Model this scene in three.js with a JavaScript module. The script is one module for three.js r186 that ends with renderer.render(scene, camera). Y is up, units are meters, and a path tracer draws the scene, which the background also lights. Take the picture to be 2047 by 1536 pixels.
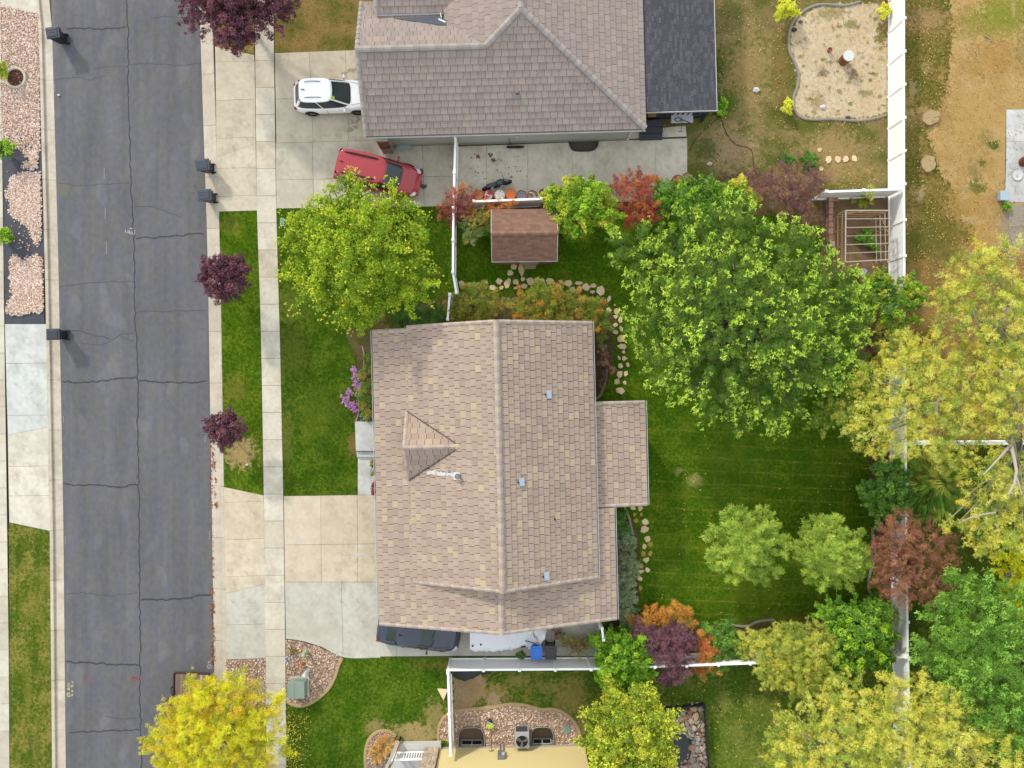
import * as THREE from 'three';
import { mergeGeometries } from 'three/addons/utils/BufferGeometryUtils.js';
import { RoundedBoxGeometry } from 'three/addons/geometries/RoundedBoxGeometry.js';
import { createNoise2D, createNoise3D } from 'simplex-noise';

// ---------------------------------------------------------------- camera, sky, sun, exposure
const K = 0.03, H = 43.5, CU = 1023.5, CV = 768;          // metres of ground per pixel, flying height
const scene = new THREE.Scene();
const camera = new THREE.PerspectiveCamera(2 * Math.atan((CV * K) / H) * 180 / Math.PI, 4 / 3, 0.5, 4000);
camera.position.set(0, H, 0); camera.up.set(0, 0, -1); camera.lookAt(0, 0, 0);
const renderer = new THREE.WebGLRenderer({ antialias: true });
renderer.setSize(1024, 768);
renderer.toneMapping = THREE.LinearToneMapping;
renderer.toneMappingExposure = 2.7;
renderer.shadowMap.enabled = true;
const SUN = new THREE.Vector3(-0.494, 0.469, -0.733).normalize();
{
  const w = 256, h = 128, d = new Float32Array(w * h * 4), dir = new THREE.Vector3();
  for (let j = 0; j < h; j++) for (let i = 0; i < w; i++) {
    const el = ((j + 0.5) / h - 0.5) * Math.PI, az = ((i + 0.5) / w - 0.5) * 2 * Math.PI;
    dir.set(Math.cos(az) * Math.cos(el), Math.sin(el), Math.sin(az) * Math.cos(el));
    const up = Math.max(0, dir.y), haze = Math.pow(1 - up, 3), s = Math.max(0, dir.dot(SUN)), glow = 0.22 * Math.pow(s, 5) + 0.2 * Math.pow(s, 30);
    const c = [0.405 + 0.05 * haze + glow, 0.435 + 0.04 * haze + 0.95 * glow, 0.47 + 0.0 * haze + 0.85 * glow];
    for (let k = 0; k < 3; k++) d[(j * w + i) * 4 + k] = dir.y < -0.02 ? 0.16 : c[k];
    d[(j * w + i) * 4 + 3] = 1;
  }
  const sky = new THREE.DataTexture(d, w, h, THREE.RGBAFormat, THREE.FloatType);
  sky.mapping = THREE.EquirectangularReflectionMapping; sky.magFilter = THREE.LinearFilter; sky.needsUpdate = true;
  scene.background = sky; scene.environment = sky;
}
const sun = new THREE.DirectionalLight(new THREE.Color(1, 0.92, 0.8), 1.15);
sun.position.copy(SUN).multiplyScalar(80); sun.castShadow = true; sun.shadow.radius = 8;
Object.assign(sun.shadow.camera, { left: -45, right: 45, top: 40, bottom: -40, near: 1, far: 200 });
sun.shadow.mapSize.set(4096, 4096);
scene.add(sun);

// ---------------------------------------------------------------- small tools
const V = (x, y, z) => new THREE.Vector3(x, y, z);
const P = (u, v, h = 0) => V((u - CU) * K * (1 - h / H), h, (v - CV) * K * (1 - h / H));   // a pixel and a height above ground make a point
function rng(seed) { let s = seed | 0; return () => { s = (s + 0x6d2b79f5) | 0; let t = Math.imul(s ^ (s >>> 15), 1 | s); t = (t + Math.imul(t ^ (t >>> 7), 61 | t)) ^ t; return ((t ^ (t >>> 14)) >>> 0) / 4294967296; }; }
const R = rng(11), rr = (a, b) => a + (b - a) * R(), pick = (a) => a[Math.floor(R() * a.length)];
const n2 = createNoise2D(rng(5)), n3 = createNoise3D(rng(6));
const fbm = (x, y, o = 4) => { let s = 0, a = 0.5; for (let i = 0; i < o; i++) { s += a * n2(x, y); x = x * 2.03 + 7.1; y = y * 2.03 - 3.7; a *= 0.5; } return s; };
const sstep = (a, b, x) => { const t = Math.min(1, Math.max(0, (x - a) / (b - a))); return t * t * (3 - 2 * t); };
const lin = (c) => { c /= 255; return c <= 0.04045 ? c / 12.92 : Math.pow((c + 0.055) / 1.055, 2.4); };
const C = (r, g, b, k = 1.75) => new THREE.Color().setRGB(Math.min(0.86, lin(r) / k), Math.min(0.86, lin(g) / k), Math.min(0.86, lin(b) / k));
const WX = 35, WZ = 27;                                     // half size of the mapped ground, metres
const taken = {};
const numbered = (n) => { const k = (taken[n] = (taken[n] ?? -1) + 1); return k ? n + '_' + String(k).padStart(3, '0') : n; };
function tag(o, label, category, group, kind) { if (label) o.userData.label = label; if (category) o.userData.category = category; if (group) o.userData.group = group; if (kind) o.userData.kind = kind; return o; }
function base(name, pos, turn = 0, label, category, group, kind) { const o = new THREE.Group(); o.name = numbered(name); o.position.copy(pos); o.rotation.y = turn; scene.add(o); return tag(o, label, category, group, kind); }
function mesh(name, geo, m, parent) { const g = Array.isArray(geo) ? merge(geo) : geo; const o = new THREE.Mesh(g, m); o.castShadow = o.receiveShadow = true; o.name = parent ? name : numbered(name); (parent ?? scene).add(o); return o; }
function merge(list) { if (list.length === 1) return list[0]; const any = list.some((g) => g.index), all = list.every((g) => g.index); list = any && !all ? list.map((g) => (g.index ? g.toNonIndexed() : g)) : list; const keys = Object.keys(list[0].attributes).filter((k) => list.every((g) => g.attributes[k])); list.forEach((g) => Object.keys(g.attributes).forEach((k) => keys.includes(k) || g.deleteAttribute(k))); return mergeGeometries(list); }
const box = (w, h, d, x = 0, y = 0, z = 0, ry = 0) => { const g = new THREE.BoxGeometry(w, h, d); if (ry) g.rotateY(ry); return g.translate(x, y, z); };
const rbox = (w, h, d, r, x = 0, y = 0, z = 0, ry = 0) => { const g = new RoundedBoxGeometry(w, h, d, 2, r); if (ry) g.rotateY(ry); return g.translate(x, y, z); };
const cyl = (r0, r1, h, x = 0, y = 0, z = 0, n = 20) => new THREE.CylinderGeometry(r1, r0, h, n).translate(x, y + h / 2, z);
function beam(p, q, w, d = w, r = 0) { const v = q.clone().sub(p), l = v.length(), g = r ? new THREE.CylinderGeometry(w, d, l, r) : new THREE.BoxGeometry(w, l, d); v.normalize(); const qn = new THREE.Quaternion(); if (Math.abs(v.y) > 0.999) { if (v.y < 0) qn.setFromAxisAngle(V(1, 0, 0), Math.PI); } else { const x = V(0, 1, 0).cross(v).normalize(), z = x.clone().cross(v); qn.setFromRotationMatrix(new THREE.Matrix4().makeBasis(x, v, z)); } return g.applyQuaternion(qn).translate((p.x + q.x) / 2, (p.y + q.y) / 2, (p.z + q.z) / 2); }
function tube(pts, r, seg = 24, rad = 7) { return new THREE.TubeGeometry(new THREE.CatmullRomCurve3(pts), seg, r, rad); }
function worldUV(g, ox = 0, oz = 0) { const p = g.attributes.position, uv = new Float32Array(p.count * 2); for (let i = 0; i < p.count; i++) { uv[i * 2] = (p.getX(i) + ox + WX) / (2 * WX); uv[i * 2 + 1] = (p.getZ(i) + oz + WZ) / (2 * WZ); } g.setAttribute('uv', new THREE.BufferAttribute(uv, 2)); return g; }
function shapeOf(pts, holes = []) { const s = new THREE.Shape(pts.map((p) => new THREE.Vector2(p.x, -p.z))); for (const h of holes) s.holes.push(new THREE.Path(h.map((p) => new THREE.Vector2(p.x, -p.z)))); return s; }
function slab(pts, yTop, yBot, holes) { return worldUV(new THREE.ExtrudeGeometry(shapeOf(pts, holes), { depth: yTop - yBot, bevelEnabled: false }).rotateX(-Math.PI / 2).translate(0, yBot, 0)); }
function sheet(pts, y, holes) { return worldUV(new THREE.ShapeGeometry(shapeOf(pts, holes)).rotateX(-Math.PI / 2).translate(0, y, 0)); }
const px = (list, y = 0) => list.map(([u, v]) => P(u, v, y));
const inPoly = (pts, x, z) => { let c = false; for (let i = 0, j = pts.length - 1; i < pts.length; j = i++) { const a = pts[i], b = pts[j]; if (a.z > z !== b.z > z && x < ((b.x - a.x) * (z - a.z)) / (b.z - a.z) + a.x) c = !c; } return c; };
const grow = (pts, d) => { const c = pts.reduce((a, p) => a.add(p), V(0, 0, 0)).divideScalar(pts.length); return pts.map((p) => { const v = p.clone().sub(c), l = v.length(); return c.clone().addScaledVector(v, (l + d) / l); }); };
// a flat strip along a line, wandering a little: cracks, painted strokes, hoses lying flat
function ribbon(pts, w, y, wob = 0, step = 0.12, taper = true) {
  const line = []; for (let i = 0; i < pts.length - 1; i++) { const a = pts[i], b = pts[i + 1], n = Math.max(1, Math.round(a.distanceTo(b) / step)); for (let k = 0; k < n; k++) line.push(a.clone().lerp(b, k / n)); } line.push(pts[pts.length - 1].clone());
  const pos = [], idx = [], N = line.length;
  for (let i = 0; i < N; i++) {
    const t = line[Math.min(N - 1, i + 1)].clone().sub(line[Math.max(0, i - 1)]).normalize(), s = V(-t.z, 0, t.x), o = wob * (n2(line[i].x * 1.3, line[i].z * 1.3) + 0.5 * n2(line[i].x * 5, line[i].z * 5));
    const ww = w * (wob ? 0.65 + 0.5 * Math.abs(n2(line[i].x * 3 + 9, line[i].z * 3)) : 1) * (taper && (i === 0 || i === N - 1) ? 0.4 : 1) * 0.5;
    pos.push(line[i].x + s.x * (o - ww), y, line[i].z + s.z * (o - ww), line[i].x + s.x * (o + ww), y, line[i].z + s.z * (o + ww));
    if (i) { const a = 2 * i - 2; idx.push(a, a + 1, a + 2, a + 1, a + 3, a + 2); }
  }
  const g = new THREE.BufferGeometry(); g.setAttribute('position', new THREE.Float32BufferAttribute(pos, 3)); g.setIndex(idx); g.computeVertexNormals(); return worldUV(g);
}
// a kerb-like bar swept along a line
function sweep(pts, w, y0, y1, round = 0.02, closed = false, seg = 0) {
  const line = seg ? new THREE.CatmullRomCurve3(pts, closed).getPoints(seg) : pts, prof = [[-w / 2, y0], [-w / 2, y1 - round], [-w / 2 + round, y1], [w / 2 - round, y1], [w / 2, y1 - round], [w / 2, y0]], pos = [], idx = [], N = line.length, M = prof.length;
  for (let i = 0; i < N; i++) {
    const t = line[Math.min(N - 1, i + 1)].clone().sub(line[Math.max(0, i - 1)]); if (closed && (i === 0 || i === N - 1)) t.copy(line[1]).sub(line[N - 2]); t.y = 0; t.normalize();
    for (const [a, b] of prof) pos.push(line[i].x - t.z * a, b, line[i].z + t.x * a);
    if (i) for (let k = 0; k < M - 1; k++) { const a = (i - 1) * M + k; idx.push(a, a + M, a + 1, a + 1, a + M, a + M + 1); }
  }
  const g = new THREE.BufferGeometry(); g.setAttribute('position', new THREE.Float32BufferAttribute(pos, 3)); g.setIndex(idx); return worldUV(fix(g.toNonIndexed()));
}
function fix(g) { g.computeVertexNormals(); return g; }
function uneven(g, a, f, seed = 0) { const p = g.attributes.position; for (let i = 0; i < p.count; i++) { const x = p.getX(i), y = p.getY(i), z = p.getZ(i); p.setXYZ(i, x + a * n3(x * f + seed, y * f, z * f), y + a * n3(x * f, y * f + 31 + seed, z * f), z + a * n3(x * f, y * f, z * f + 57 + seed)); } g.computeVertexNormals(); return g; }

// ---------------------------------------------------------------- textures
function tileTex(n, f, srgb) { const d = new Uint8Array(n * n * 4); for (let j = 0; j < n; j++) for (let i = 0; i < n; i++) { const c = f(i / n, j / n); for (let k = 0; k < 3; k++) d[(j * n + i) * 4 + k] = Math.max(0, Math.min(255, (Array.isArray(c) ? c[k] : c) * 255)); d[(j * n + i) * 4 + 3] = 255; } const t = new THREE.DataTexture(d, n, n); t.wrapS = t.wrapT = THREE.RepeatWrapping; t.magFilter = THREE.LinearFilter; if (srgb) t.colorSpace = THREE.SRGBColorSpace; t.needsUpdate = true; return t; }
const per = (x, y, f, o = 4, seed = 0) => { let s = 0, a = 0.5; for (let i = 0; i < o; i++) { s += a * wrapNoise(x, y, f, seed + i * 13); f *= 2; a *= 0.5; } return s; };
function wrapNoise(x, y, f, s) { const sx = sstep(0, 1, x), sy = sstep(0, 1, y), q = (a, b) => n2(a * f + s, b * f - s); return (q(x, y) * (1 - sx) + q(x - 1, y) * sx) * (1 - sy) + (q(x, y - 1) * (1 - sx) + q(x - 1, y - 1) * sx) * sy; }
const at = (t, size) => { const c = t.clone(); c.repeat.set((2 * WX) / size, (2 * WZ) / size); c.needsUpdate = true; return c; };
const grainTex = tileTex(256, () => 0.5 + 0.5 * (R() - 0.5) + 0.0);
const roughTex = tileTex(512, (x, y) => 0.5 + 0.6 * per(x, y, 6, 5, 3) + 0.12 * (R() - 0.5));
const concTex = tileTex(1024, (x, y) => { const a = per(x, y, 4, 5, 1), b = per(x, y, 14, 4, 40), s = sstep(0.26, 0.5, per(x, y, 7, 4, 80)); const v = 0.95 + 0.1 * a + 0.07 * b + 0.07 * (R() - 0.5) - 0.07 * s; return [v, v * (0.995 + 0.015 * a), v * (0.985 + 0.02 * a)]; }, true);
const shakeTex = tileTex(256, (x, y) => { const a = wrapNoise(x, y * 0.12, 46, 2), b = wrapNoise(x, y, 16, 9); return 0.5 + 0.35 * a + 0.15 * b + 0.2 * (R() - 0.5); });
const clothTex = tileTex(256, (x, y) => 0.5 + 0.5 * per(x, y, 8, 4, 3));
function M(color, rough = 0.85, more = {}) { return new THREE.MeshStandardMaterial({ color, roughness: rough, ...more }); }
const matConc = (c) => M(c.multiplyScalar(1.34), 0.9, { map: at(concTex, 6.5), bumpMap: at(grainTex, 1.1), bumpScale: 0.003 });
const conc = {
  light: [C(225, 217, 199), C(222, 214, 196), C(228, 220, 203), C(223, 216, 200)].map(matConc),
  beige: [C(221, 206, 181), C(218, 202, 177), C(223, 209, 185)].map(matConc),
  tan: [C(214, 203, 181), C(210, 198, 176), C(218, 207, 186)].map(matConc),
  grey: [C(209, 206, 193), C(206, 203, 190), C(212, 208, 196)].map(matConc),
  old: [C(210, 203, 184), C(207, 199, 180), C(213, 206, 188)].map(matConc), yard: [C(226, 218, 198), C(222, 214, 194), C(230, 222, 203)].map(matConc),  // yard: same concrete, colour lifted to offset the house shade on it
  white: [C(214, 217, 213), C(210, 214, 209)].map(matConc),
  kerb: [C(213, 202, 184), C(208, 197, 178), C(218, 207, 190)].map(matConc),
  pale: [C(214, 214, 212), C(206, 207, 206)].map(matConc),
};
const joint = M(C(95, 88, 78), 0.95);
const MT = {
  black: M(C(38, 40, 46), 0.55), blackGloss: M(C(16, 18, 22), 0.2), rubber: M(C(34, 34, 36), 0.9), steel: M(C(150, 152, 156), 0.4, { metalness: 0.8 }), greyMetal: M(C(150, 155, 160), 0.5, { metalness: 0.3 }),
  vinyl: M(new THREE.Color(0.9, 0.9, 0.9), 0.5), white: M(C(244, 244, 242), 0.5), soil: M(C(128, 100, 78), 0.97, { bumpMap: at(roughTex, 1.5), bumpScale: 0.05 }), wood: M(C(196, 168, 138), 0.85, { bumpMap: shakeTex, bumpScale: 0.003 }),
  edging: M(C(205, 178, 132), 0.92, { bumpMap: at(roughTex, 0.9), bumpScale: 0.012 }), edgeGrey: M(C(172, 164, 150), 0.92, { bumpMap: at(roughTex, 0.9), bumpScale: 0.012 }), cream: M(C(214, 212, 198), 0.9), rust: M(C(150, 82, 44), 0.85), yellow: M(C(252, 232, 168, 1.6), 0.9), glass: M(C(30, 36, 38), 0.06), fascia: M(C(232, 230, 228), 0.5),
};

// ---------------------------------------------------------------- the turf and soil map, in ground metres
const TW = 2048, TH = 1580, turf = new Float32Array(TW * TH * 3);
const regions = [], patches = [];
const region = (pts, a, b, amt = 0, scale = 1) => regions.push({ pts, a, b: b ?? a, amt, scale });
const patch = (u, v, r, col, s = 1, ry = r) => patches.push({ u, v, r, ry, col, s });
// regions of grass and soil: outline in pixels, main colour, second colour that shows through in patches, how much of it
const dry = [150, 132, 82], dryG = [98, 108, 46], lush = [70, 104, 22], lushY = [98, 124, 36];
region([[-400, -300], [2500, -300], [2500, 1900], [-400, 1900]], [120, 112, 62], [92, 104, 44], 0.5);
region([[540, -120], [900, -120], [900, 110], [540, 110]], [168, 140, 84], [104, 110, 44], 0.42);
region([[425, 40], [512, 40], [512, 112], [425, 98]], [190, 160, 95], [120, 115, 50], 0.35);
region([[900, -120], [1775, -120], [1775, 420], [900, 420]], [166, 144, 98], [108, 114, 50], 0.5);
region([[1775, -120], [2300, -120], [2300, 885], [1775, 885]], [212, 178, 120], [186, 152, 92], 0.45);
region([[1775, -120], [1880, -120], [1905, 60], [1890, 200], [1850, 260], [1880, 350], [1940, 430], [1960, 520], [1900, 640], [1775, 640]], [112, 112, 46], [150, 128, 70], 0.42);
region([[1775, 560], [1900, 480], [2300, 560], [2300, 885], [1775, 885]], [176, 138, 86], [136, 122, 60], 0.4);
region([[1775, 882], [2300, 882], [2300, 1800], [1775, 1800]], [82, 104, 28], [106, 118, 42], 0.3);
region([[553, 410], [912, 410], [905, 640], [1000, 660], [1000, 1000], [560, 1000]], [66, 98, 14], [98, 122, 30], 0.36);
region([[430, 418], [520, 418], [530, 995], [440, 980]], [76, 110, 14], [112, 132, 34], 0.36);
region([[-60, 1040], [110, 1040], [125, 1700], [-60, 1700]], [92, 114, 30], [152, 144, 70], 0.46);
region([[898, 405], [1790, 392], [1790, 1300], [900, 1320]], [74, 112, 16], [108, 134, 28], 0.38);  // back lawn greens raised to make up for the shade lying on it
region([[565, 1300], [905, 1318], [905, 1800], [560, 1800]], [72, 106, 18], [106, 130, 36], 0.38);
region([[905, 1318], [1790, 1290], [1790, 1800], [905, 1800]], [84, 112, 30], [132, 134, 62], 0.32);
region([[1440, 1380], [1560, 1400], [1560, 1600], [1430, 1600]], [104, 126, 40], [140, 146, 66], 0.4);
const sandPts = [[1775, 30], [1752, 8], [1700, 10], [1640, 12], [1600, 32], [1583, 62], [1580, 100], [1592, 140], [1594, 172], [1586, 205], [1592, 228], [1616, 239], [1660, 238], [1720, 240], [1775, 228]];
region(sandPts, [232, 211, 176], [222, 197, 160], 0.4);
// planting beds of bare brown soil
region([[895, 375], [1380, 350], [1500, 345], [1650, 380], [1775, 395], [1775, 560], [1640, 560], [1640, 480], [1560, 430], [1330, 440], [1080, 440], [930, 450], [900, 440]], [126, 104, 74], [110, 112, 54], 0.3);
region([[1640, 396], [1775, 394], [1776, 560], [1640, 545]], [160, 128, 102], [140, 118, 82], 0.4);
region([[1725, 560], [1790, 560], [1795, 1300], [1740, 1290], [1752, 1180], [1742, 1120], [1750, 1060], [1735, 1000], [1740, 760]], [136, 106, 80], [104, 84, 60], 0.5);
region([[1180, 1262], [1440, 1248], [1550, 1240], [1640, 1230], [1790, 1240], [1790, 1325], [1180, 1322]], [132, 100, 76], [110, 84, 60], 0.5);
region([[1230, 1030], [1258, 1030], [1278, 1070], [1278, 1200], [1262, 1262], [1220, 1262]], [110, 92, 64], [84, 84, 44], 0.4);
region([[745, 640], [900, 590], [1030, 590], [1200, 590], [1230, 640], [1225, 740], [1195, 800], [900, 700], [745, 700]], [112, 94, 66], [92, 92, 46], 0.3);
region([[690, 660], [760, 655], [760, 850], [705, 845], [720, 760], [712, 720]], [120, 104, 74], [92, 92, 46], 0.4);
region([[905, 1345], [960, 1345], [975, 1360], [960, 1395], [940, 1420], [905, 1424]], [190, 164, 128], [172, 146, 108], 0.5);
// patches that break the lawns up
patch(482, 905, 36, [196, 168, 118], 0.9); patch(470, 780, 30, [150, 140, 60], 0.5); patch(460, 450, 26, [150, 146, 62], 0.4);
patch(585, 610, 40, [140, 140, 60], 0.4); patch(580, 700, 46, [132, 134, 58], 0.35, 70); patch(640, 830, 60, [112, 128, 40], 0.35); patch(706, 890, 12, [150, 124, 70], 0.8, 26); patch(570, 880, 20, [128, 128, 58], 0.5, 80);
patch(1390, 962, 16, [206, 186, 120], 0.85); patch(1356, 942, 9, [190, 170, 110], 0.7); patch(1560, 1240, 60, [122, 132, 32], 0.6, 30); patch(1500, 1190, 80, [104, 124, 30], 0.4); patch(1460, 940, 90, [92, 118, 30], 0.45); patch(1350, 1150, 60, [78, 106, 24], 0.4); patch(1650, 950, 90, [72, 92, 20], 0.4);
patch(985, 1385, 34, [190, 162, 104], 0.8, 22); patch(1030, 1360, 26, [168, 150, 86], 0.55, 16); patch(985, 1400, 18, [196, 170, 134], 0.9, 22); patch(1140, 1395, 40, [172, 150, 92], 0.55, 40); patch(1100, 1372, 26, [168, 152, 88], 0.4, 16); patch(1165, 1440, 12, [180, 156, 100], 0.7, 34);
patch(830, 1465, 60, [196, 172, 118], 0.85, 26); patch(870, 1430, 26, [180, 160, 104], 0.7, 34); patch(752, 1455, 22, [186, 160, 110], 0.7, 20); patch(900, 1330, 80, [168, 146, 80], 0.35, 10); patch(760, 1500, 50, [112, 140, 40], 0.4); patch(600, 1440, 26, [70, 80, 16], 0.4, 60);
patch(1660, 300, 70, [186, 158, 104], 0.8, 40); patch(1460, 300, 60, [184, 158, 118], 0.8, 60); patch(1500, 140, 50, [184, 156, 104], 0.7, 90); patch(1420, 150, 26, [70, 92, 32], 0.8, 90); patch(1412, 300, 26, [82, 100, 40], 0.8); patch(1600, 250, 70, [108, 112, 44], 0.8, 16); patch(1560, 130, 18, [140, 118, 60], 0.7, 90); patch(1445, 210, 34, [92, 112, 40], 0.8); patch(1400, 340, 30, [104, 110, 48], 0.6, 20); patch(1690, 345, 80, [182, 154, 98], 0.6, 26);
patch(1990, 50, 90, [150, 150, 62], 0.7, 40); patch(2010, 20, 60, [140, 152, 50], 0.7, 40); patch(1850, 40, 50, [186, 150, 108], 0.8, 30); patch(1980, 120, 60, [190, 148, 84], 0.7, 50); patch(1955, 240, 80, [204, 168, 104], 0.8, 90); patch(1850, 240, 60, [180, 148, 92], 0.7, 20); patch(1930, 410, 50, [196, 156, 92], 0.8, 60); patch(1950, 375, 20, [104, 116, 44], 0.8, 16); patch(1985, 290, 14, [84, 112, 44], 0.9, 11); patch(1962, 326, 10, [96, 112, 44], 0.8); patch(1860, 480, 60, [110, 110, 48], 0.6, 60); patch(2020, 460, 30, [168, 156, 138], 0.8, 60); patch(1960, 480, 30, [196, 156, 84], 0.7, 40);
patch(1660, 28, 30, [140, 130, 60], 0.6, 16); patch(1700, 52, 16, [118, 122, 50], 0.7, 14); patch(1762, 70, 14, [128, 118, 44], 0.9, 30); patch(1645, 145, 12, [110, 98, 80], 0.7, 10); patch(1703, 150, 10, [120, 100, 84], 0.7, 12); patch(1632, 205, 16, [140, 128, 70], 0.5, 20); patch(1730, 190, 16, [130, 128, 62], 0.6, 8);
for (let i = 0; i < 70; i++) patch(rr(1590, 1770), rr(22, 232), rr(2, 8), pick([[124, 124, 58], [150, 128, 70], [112, 112, 60], [160, 140, 92]]), rr(0.4, 0.85), rr(2, 6));
for (let i = 0; i < 60; i++) patch(rr(560, 890), rr(430, 985), rr(5, 16), pick([[112, 130, 44], [60, 92, 20], [128, 134, 52]]), rr(0.2, 0.45));
for (let i = 0; i < 60; i++) patch(rr(1800, 2060), rr(10, 700), rr(5, 26), pick([[212, 184, 136], [134, 124, 66], [196, 160, 100], [110, 114, 54], [206, 170, 108]]), rr(0.25, 0.6), rr(5, 26));
for (let i = 0; i < 46; i++) patch(rr(1300, 1735), rr(850, 1240), rr(14, 50), pick([[116, 136, 30], [74, 108, 16], [126, 140, 36], [66, 98, 14]]), rr(0.2, 0.5), rr(8, 22));
for (let i = 0; i < 40; i++) patch(rr(915, 1170), rr(1350, 1412), rr(3, 8), [160, 146, 70], rr(0.2, 0.6));
for (let i = 0; i < 50; i++) patch(rr(1400, 1780), rr(1350, 1530), rr(5, 18), pick([[120, 140, 44], [140, 140, 70], [66, 100, 30]]), rr(0.2, 0.5));
for (let i = 0; i < 30; i++) patch(rr(20, 100), rr(1080, 1536), rr(4, 10), pick([[140, 138, 60], [70, 100, 26]]), rr(0.3, 0.6), rr(14, 60));
for (let i = 0; i < 30; i++) patch(rr(1820, 2040), rr(900, 1400), rr(8, 30), pick([[58, 78, 20], [98, 106, 38]]), rr(0.3, 0.5), rr(20, 60));
{
  const cw = 1024, ch = 790, draw = (f) => { const c = document.createElement('canvas'); c.width = cw; c.height = ch; const x = c.getContext('2d'); for (const r of regions) { x.fillStyle = 'rgb(' + f(r).join(',') + ')'; x.beginPath(); r.pts.forEach(([u, v], i) => { const a = (((u - CU) * K + WX) / (2 * WX)) * cw, b = (((v - CV) * K + WZ) / (2 * WZ)) * ch; i ? x.lineTo(a, b) : x.moveTo(a, b); }); x.closePath(); x.fill(); } return x.getImageData(0, 0, cw, ch).data; };
  const A = draw((r) => r.a), B = draw((r) => r.b), Q = draw((r) => [Math.round(r.amt * 255), 0, 0]);
  const tab = new Float32Array(256); for (let i = 0; i < 256; i++) tab[i] = lin(i) / 1.6;
  for (let j = 0; j < TH; j++) for (let i = 0; i < TW; i++) {
    const x = ((i + 0.5) / TW) * 2 * WX - WX, z = ((j + 0.5) / TH) * 2 * WZ - WZ, e1 = n2(x * 0.9, z * 0.9), e2 = n2(x * 3.1 + 4, z * 3.1), e3 = n2(x * 9, z * 9 + 3), e4 = n2(x * 19 + 8, z * 19);
    const ci = Math.max(0, Math.min(cw - 1, Math.round((i / TW) * cw + 2.2 * e2 + 1.2 * e3))), cj = Math.max(0, Math.min(ch - 1, Math.round((j / TH) * ch + 2.2 * n2(x * 3.1 + 40, z * 3.1) + 1.2 * n2(x * 9 + 7, z * 9)))), k = (cj * cw + ci) * 4, o = (j * TW + i) * 3;
    const m = sstep(0.5 - 0.3, 0.5 + 0.3, 0.5 + 0.26 * n2(x * 0.45 + 20, z * 0.45) + 0.18 * e1 + 0.2 * e2 + 0.24 * e3 + 0.22 * e4 + (Q[k] / 255 - 0.5)), s = Math.max(0.4, 1 + 0.15 * e2 + 0.17 * e3 + 0.17 * e4 + 0.26 * (R() - 0.5));
    for (let c = 0; c < 3; c++) turf[o + c] = (tab[A[k + c]] * (1 - m) + tab[B[k + c]] * m) * s;
  }
  for (const p of patches) {
    const x0 = (p.u - CU) * K, z0 = (p.v - CV) * K, rx = p.r * K, rz = p.ry * K, col = p.col.map((c) => lin(c) / 1.6), i0 = Math.floor(((x0 - rx * 1.6 + WX) / (2 * WX)) * TW), i1 = Math.ceil(((x0 + rx * 1.6 + WX) / (2 * WX)) * TW), j0 = Math.floor(((z0 - rz * 1.6 + WZ) / (2 * WZ)) * TH), j1 = Math.ceil(((z0 + rz * 1.6 + WZ) / (2 * WZ)) * TH);
    for (let j = Math.max(0, j0); j < Math.min(TH, j1); j++) for (let i = Math.max(0, i0); i < Math.min(TW, i1); i++) {
      const x = ((i + 0.5) / TW) * 2 * WX - WX, z = ((j + 0.5) / TH) * 2 * WZ - WZ, d = Math.hypot((x - x0) / rx, (z - z0) / rz) + 0.42 * n2(x * 2.2, z * 2.2) + 0.3 * n2(x * 6, z * 6) + 0.25 * n2(x * 17, z * 17), w = p.s * sstep(1.05, 0.55, d); if (w <= 0) continue;
      const o = (j * TW + i) * 3, s = 1 + 0.14 * (R() - 0.5) + 0.08 * n2(x * 8, z * 8); for (let c = 0; c < 3; c++) turf[o + c] = turf[o + c] * (1 - w) + col[c] * s * w;
    }
  }
  // the back lawn is striped with pale dry clippings where the mower passed
  for (let j = 0; j < TH; j++) for (let i = 0; i < TW; i++) {
    const x = ((i + 0.5) / TW) * 2 * WX - WX, z = ((j + 0.5) / TH) * 2 * WZ - WZ, u = x / K + CU, v = z / K + CV; if (u < 1290 || u > 1738 || v < 835 || v > 1255) continue;
    const row = (v - 0.045 * (u - 1300)) / 26 + 0.06 * n2(x * 0.3, z * 0.3), col = (u + 0.03 * v) / 52, w = Math.max(sstep(0.09, 0.02, Math.abs(row - Math.round(row))) * (0.45 + 0.5 * n2(x * 0.8, z * 2)), sstep(0.035, 0.01, Math.abs(col - Math.round(col))) * (0.05 + 0.45 * n2(x * 0.5 + 9, z * 0.5))) * (0.6 + 0.6 * n2(x * 6, z * 6)), o = (j * TW + i) * 3; if (w <= 0) continue;
    const t = [lin(150) / 1.5, lin(152) / 1.5, lin(62) / 1.5]; for (let c = 0; c < 3; c++) turf[o + c] += (t[c] - turf[o + c]) * Math.min(0.7, w * 0.9);
  }
}
const turfAt = (x, z) => { const i = Math.max(0, Math.min(TW - 1, Math.floor(((x + WX) / (2 * WX)) * TW))), j = Math.max(0, Math.min(TH - 1, Math.floor(((z + WZ) / (2 * WZ)) * TH))), o = (j * TW + i) * 3; return [turf[o], turf[o + 1], turf[o + 2]]; };
const turfTex = (() => { const d = new Uint8Array(TW * TH * 4), inv = (c) => Math.round(255 * (c <= 0.0031308 ? c * 12.92 : 1.055 * Math.pow(c, 1 / 2.4) - 0.055)); for (let i = 0; i < TW * TH; i++) { for (let k = 0; k < 3; k++) d[i * 4 + k] = Math.max(0, Math.min(255, inv(Math.max(0, turf[i * 3 + k])))); d[i * 4 + 3] = 255; } const t = new THREE.DataTexture(d, TW, TH); t.magFilter = THREE.LinearFilter; t.colorSpace = THREE.SRGBColorSpace; t.needsUpdate = true; return t; })();
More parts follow.
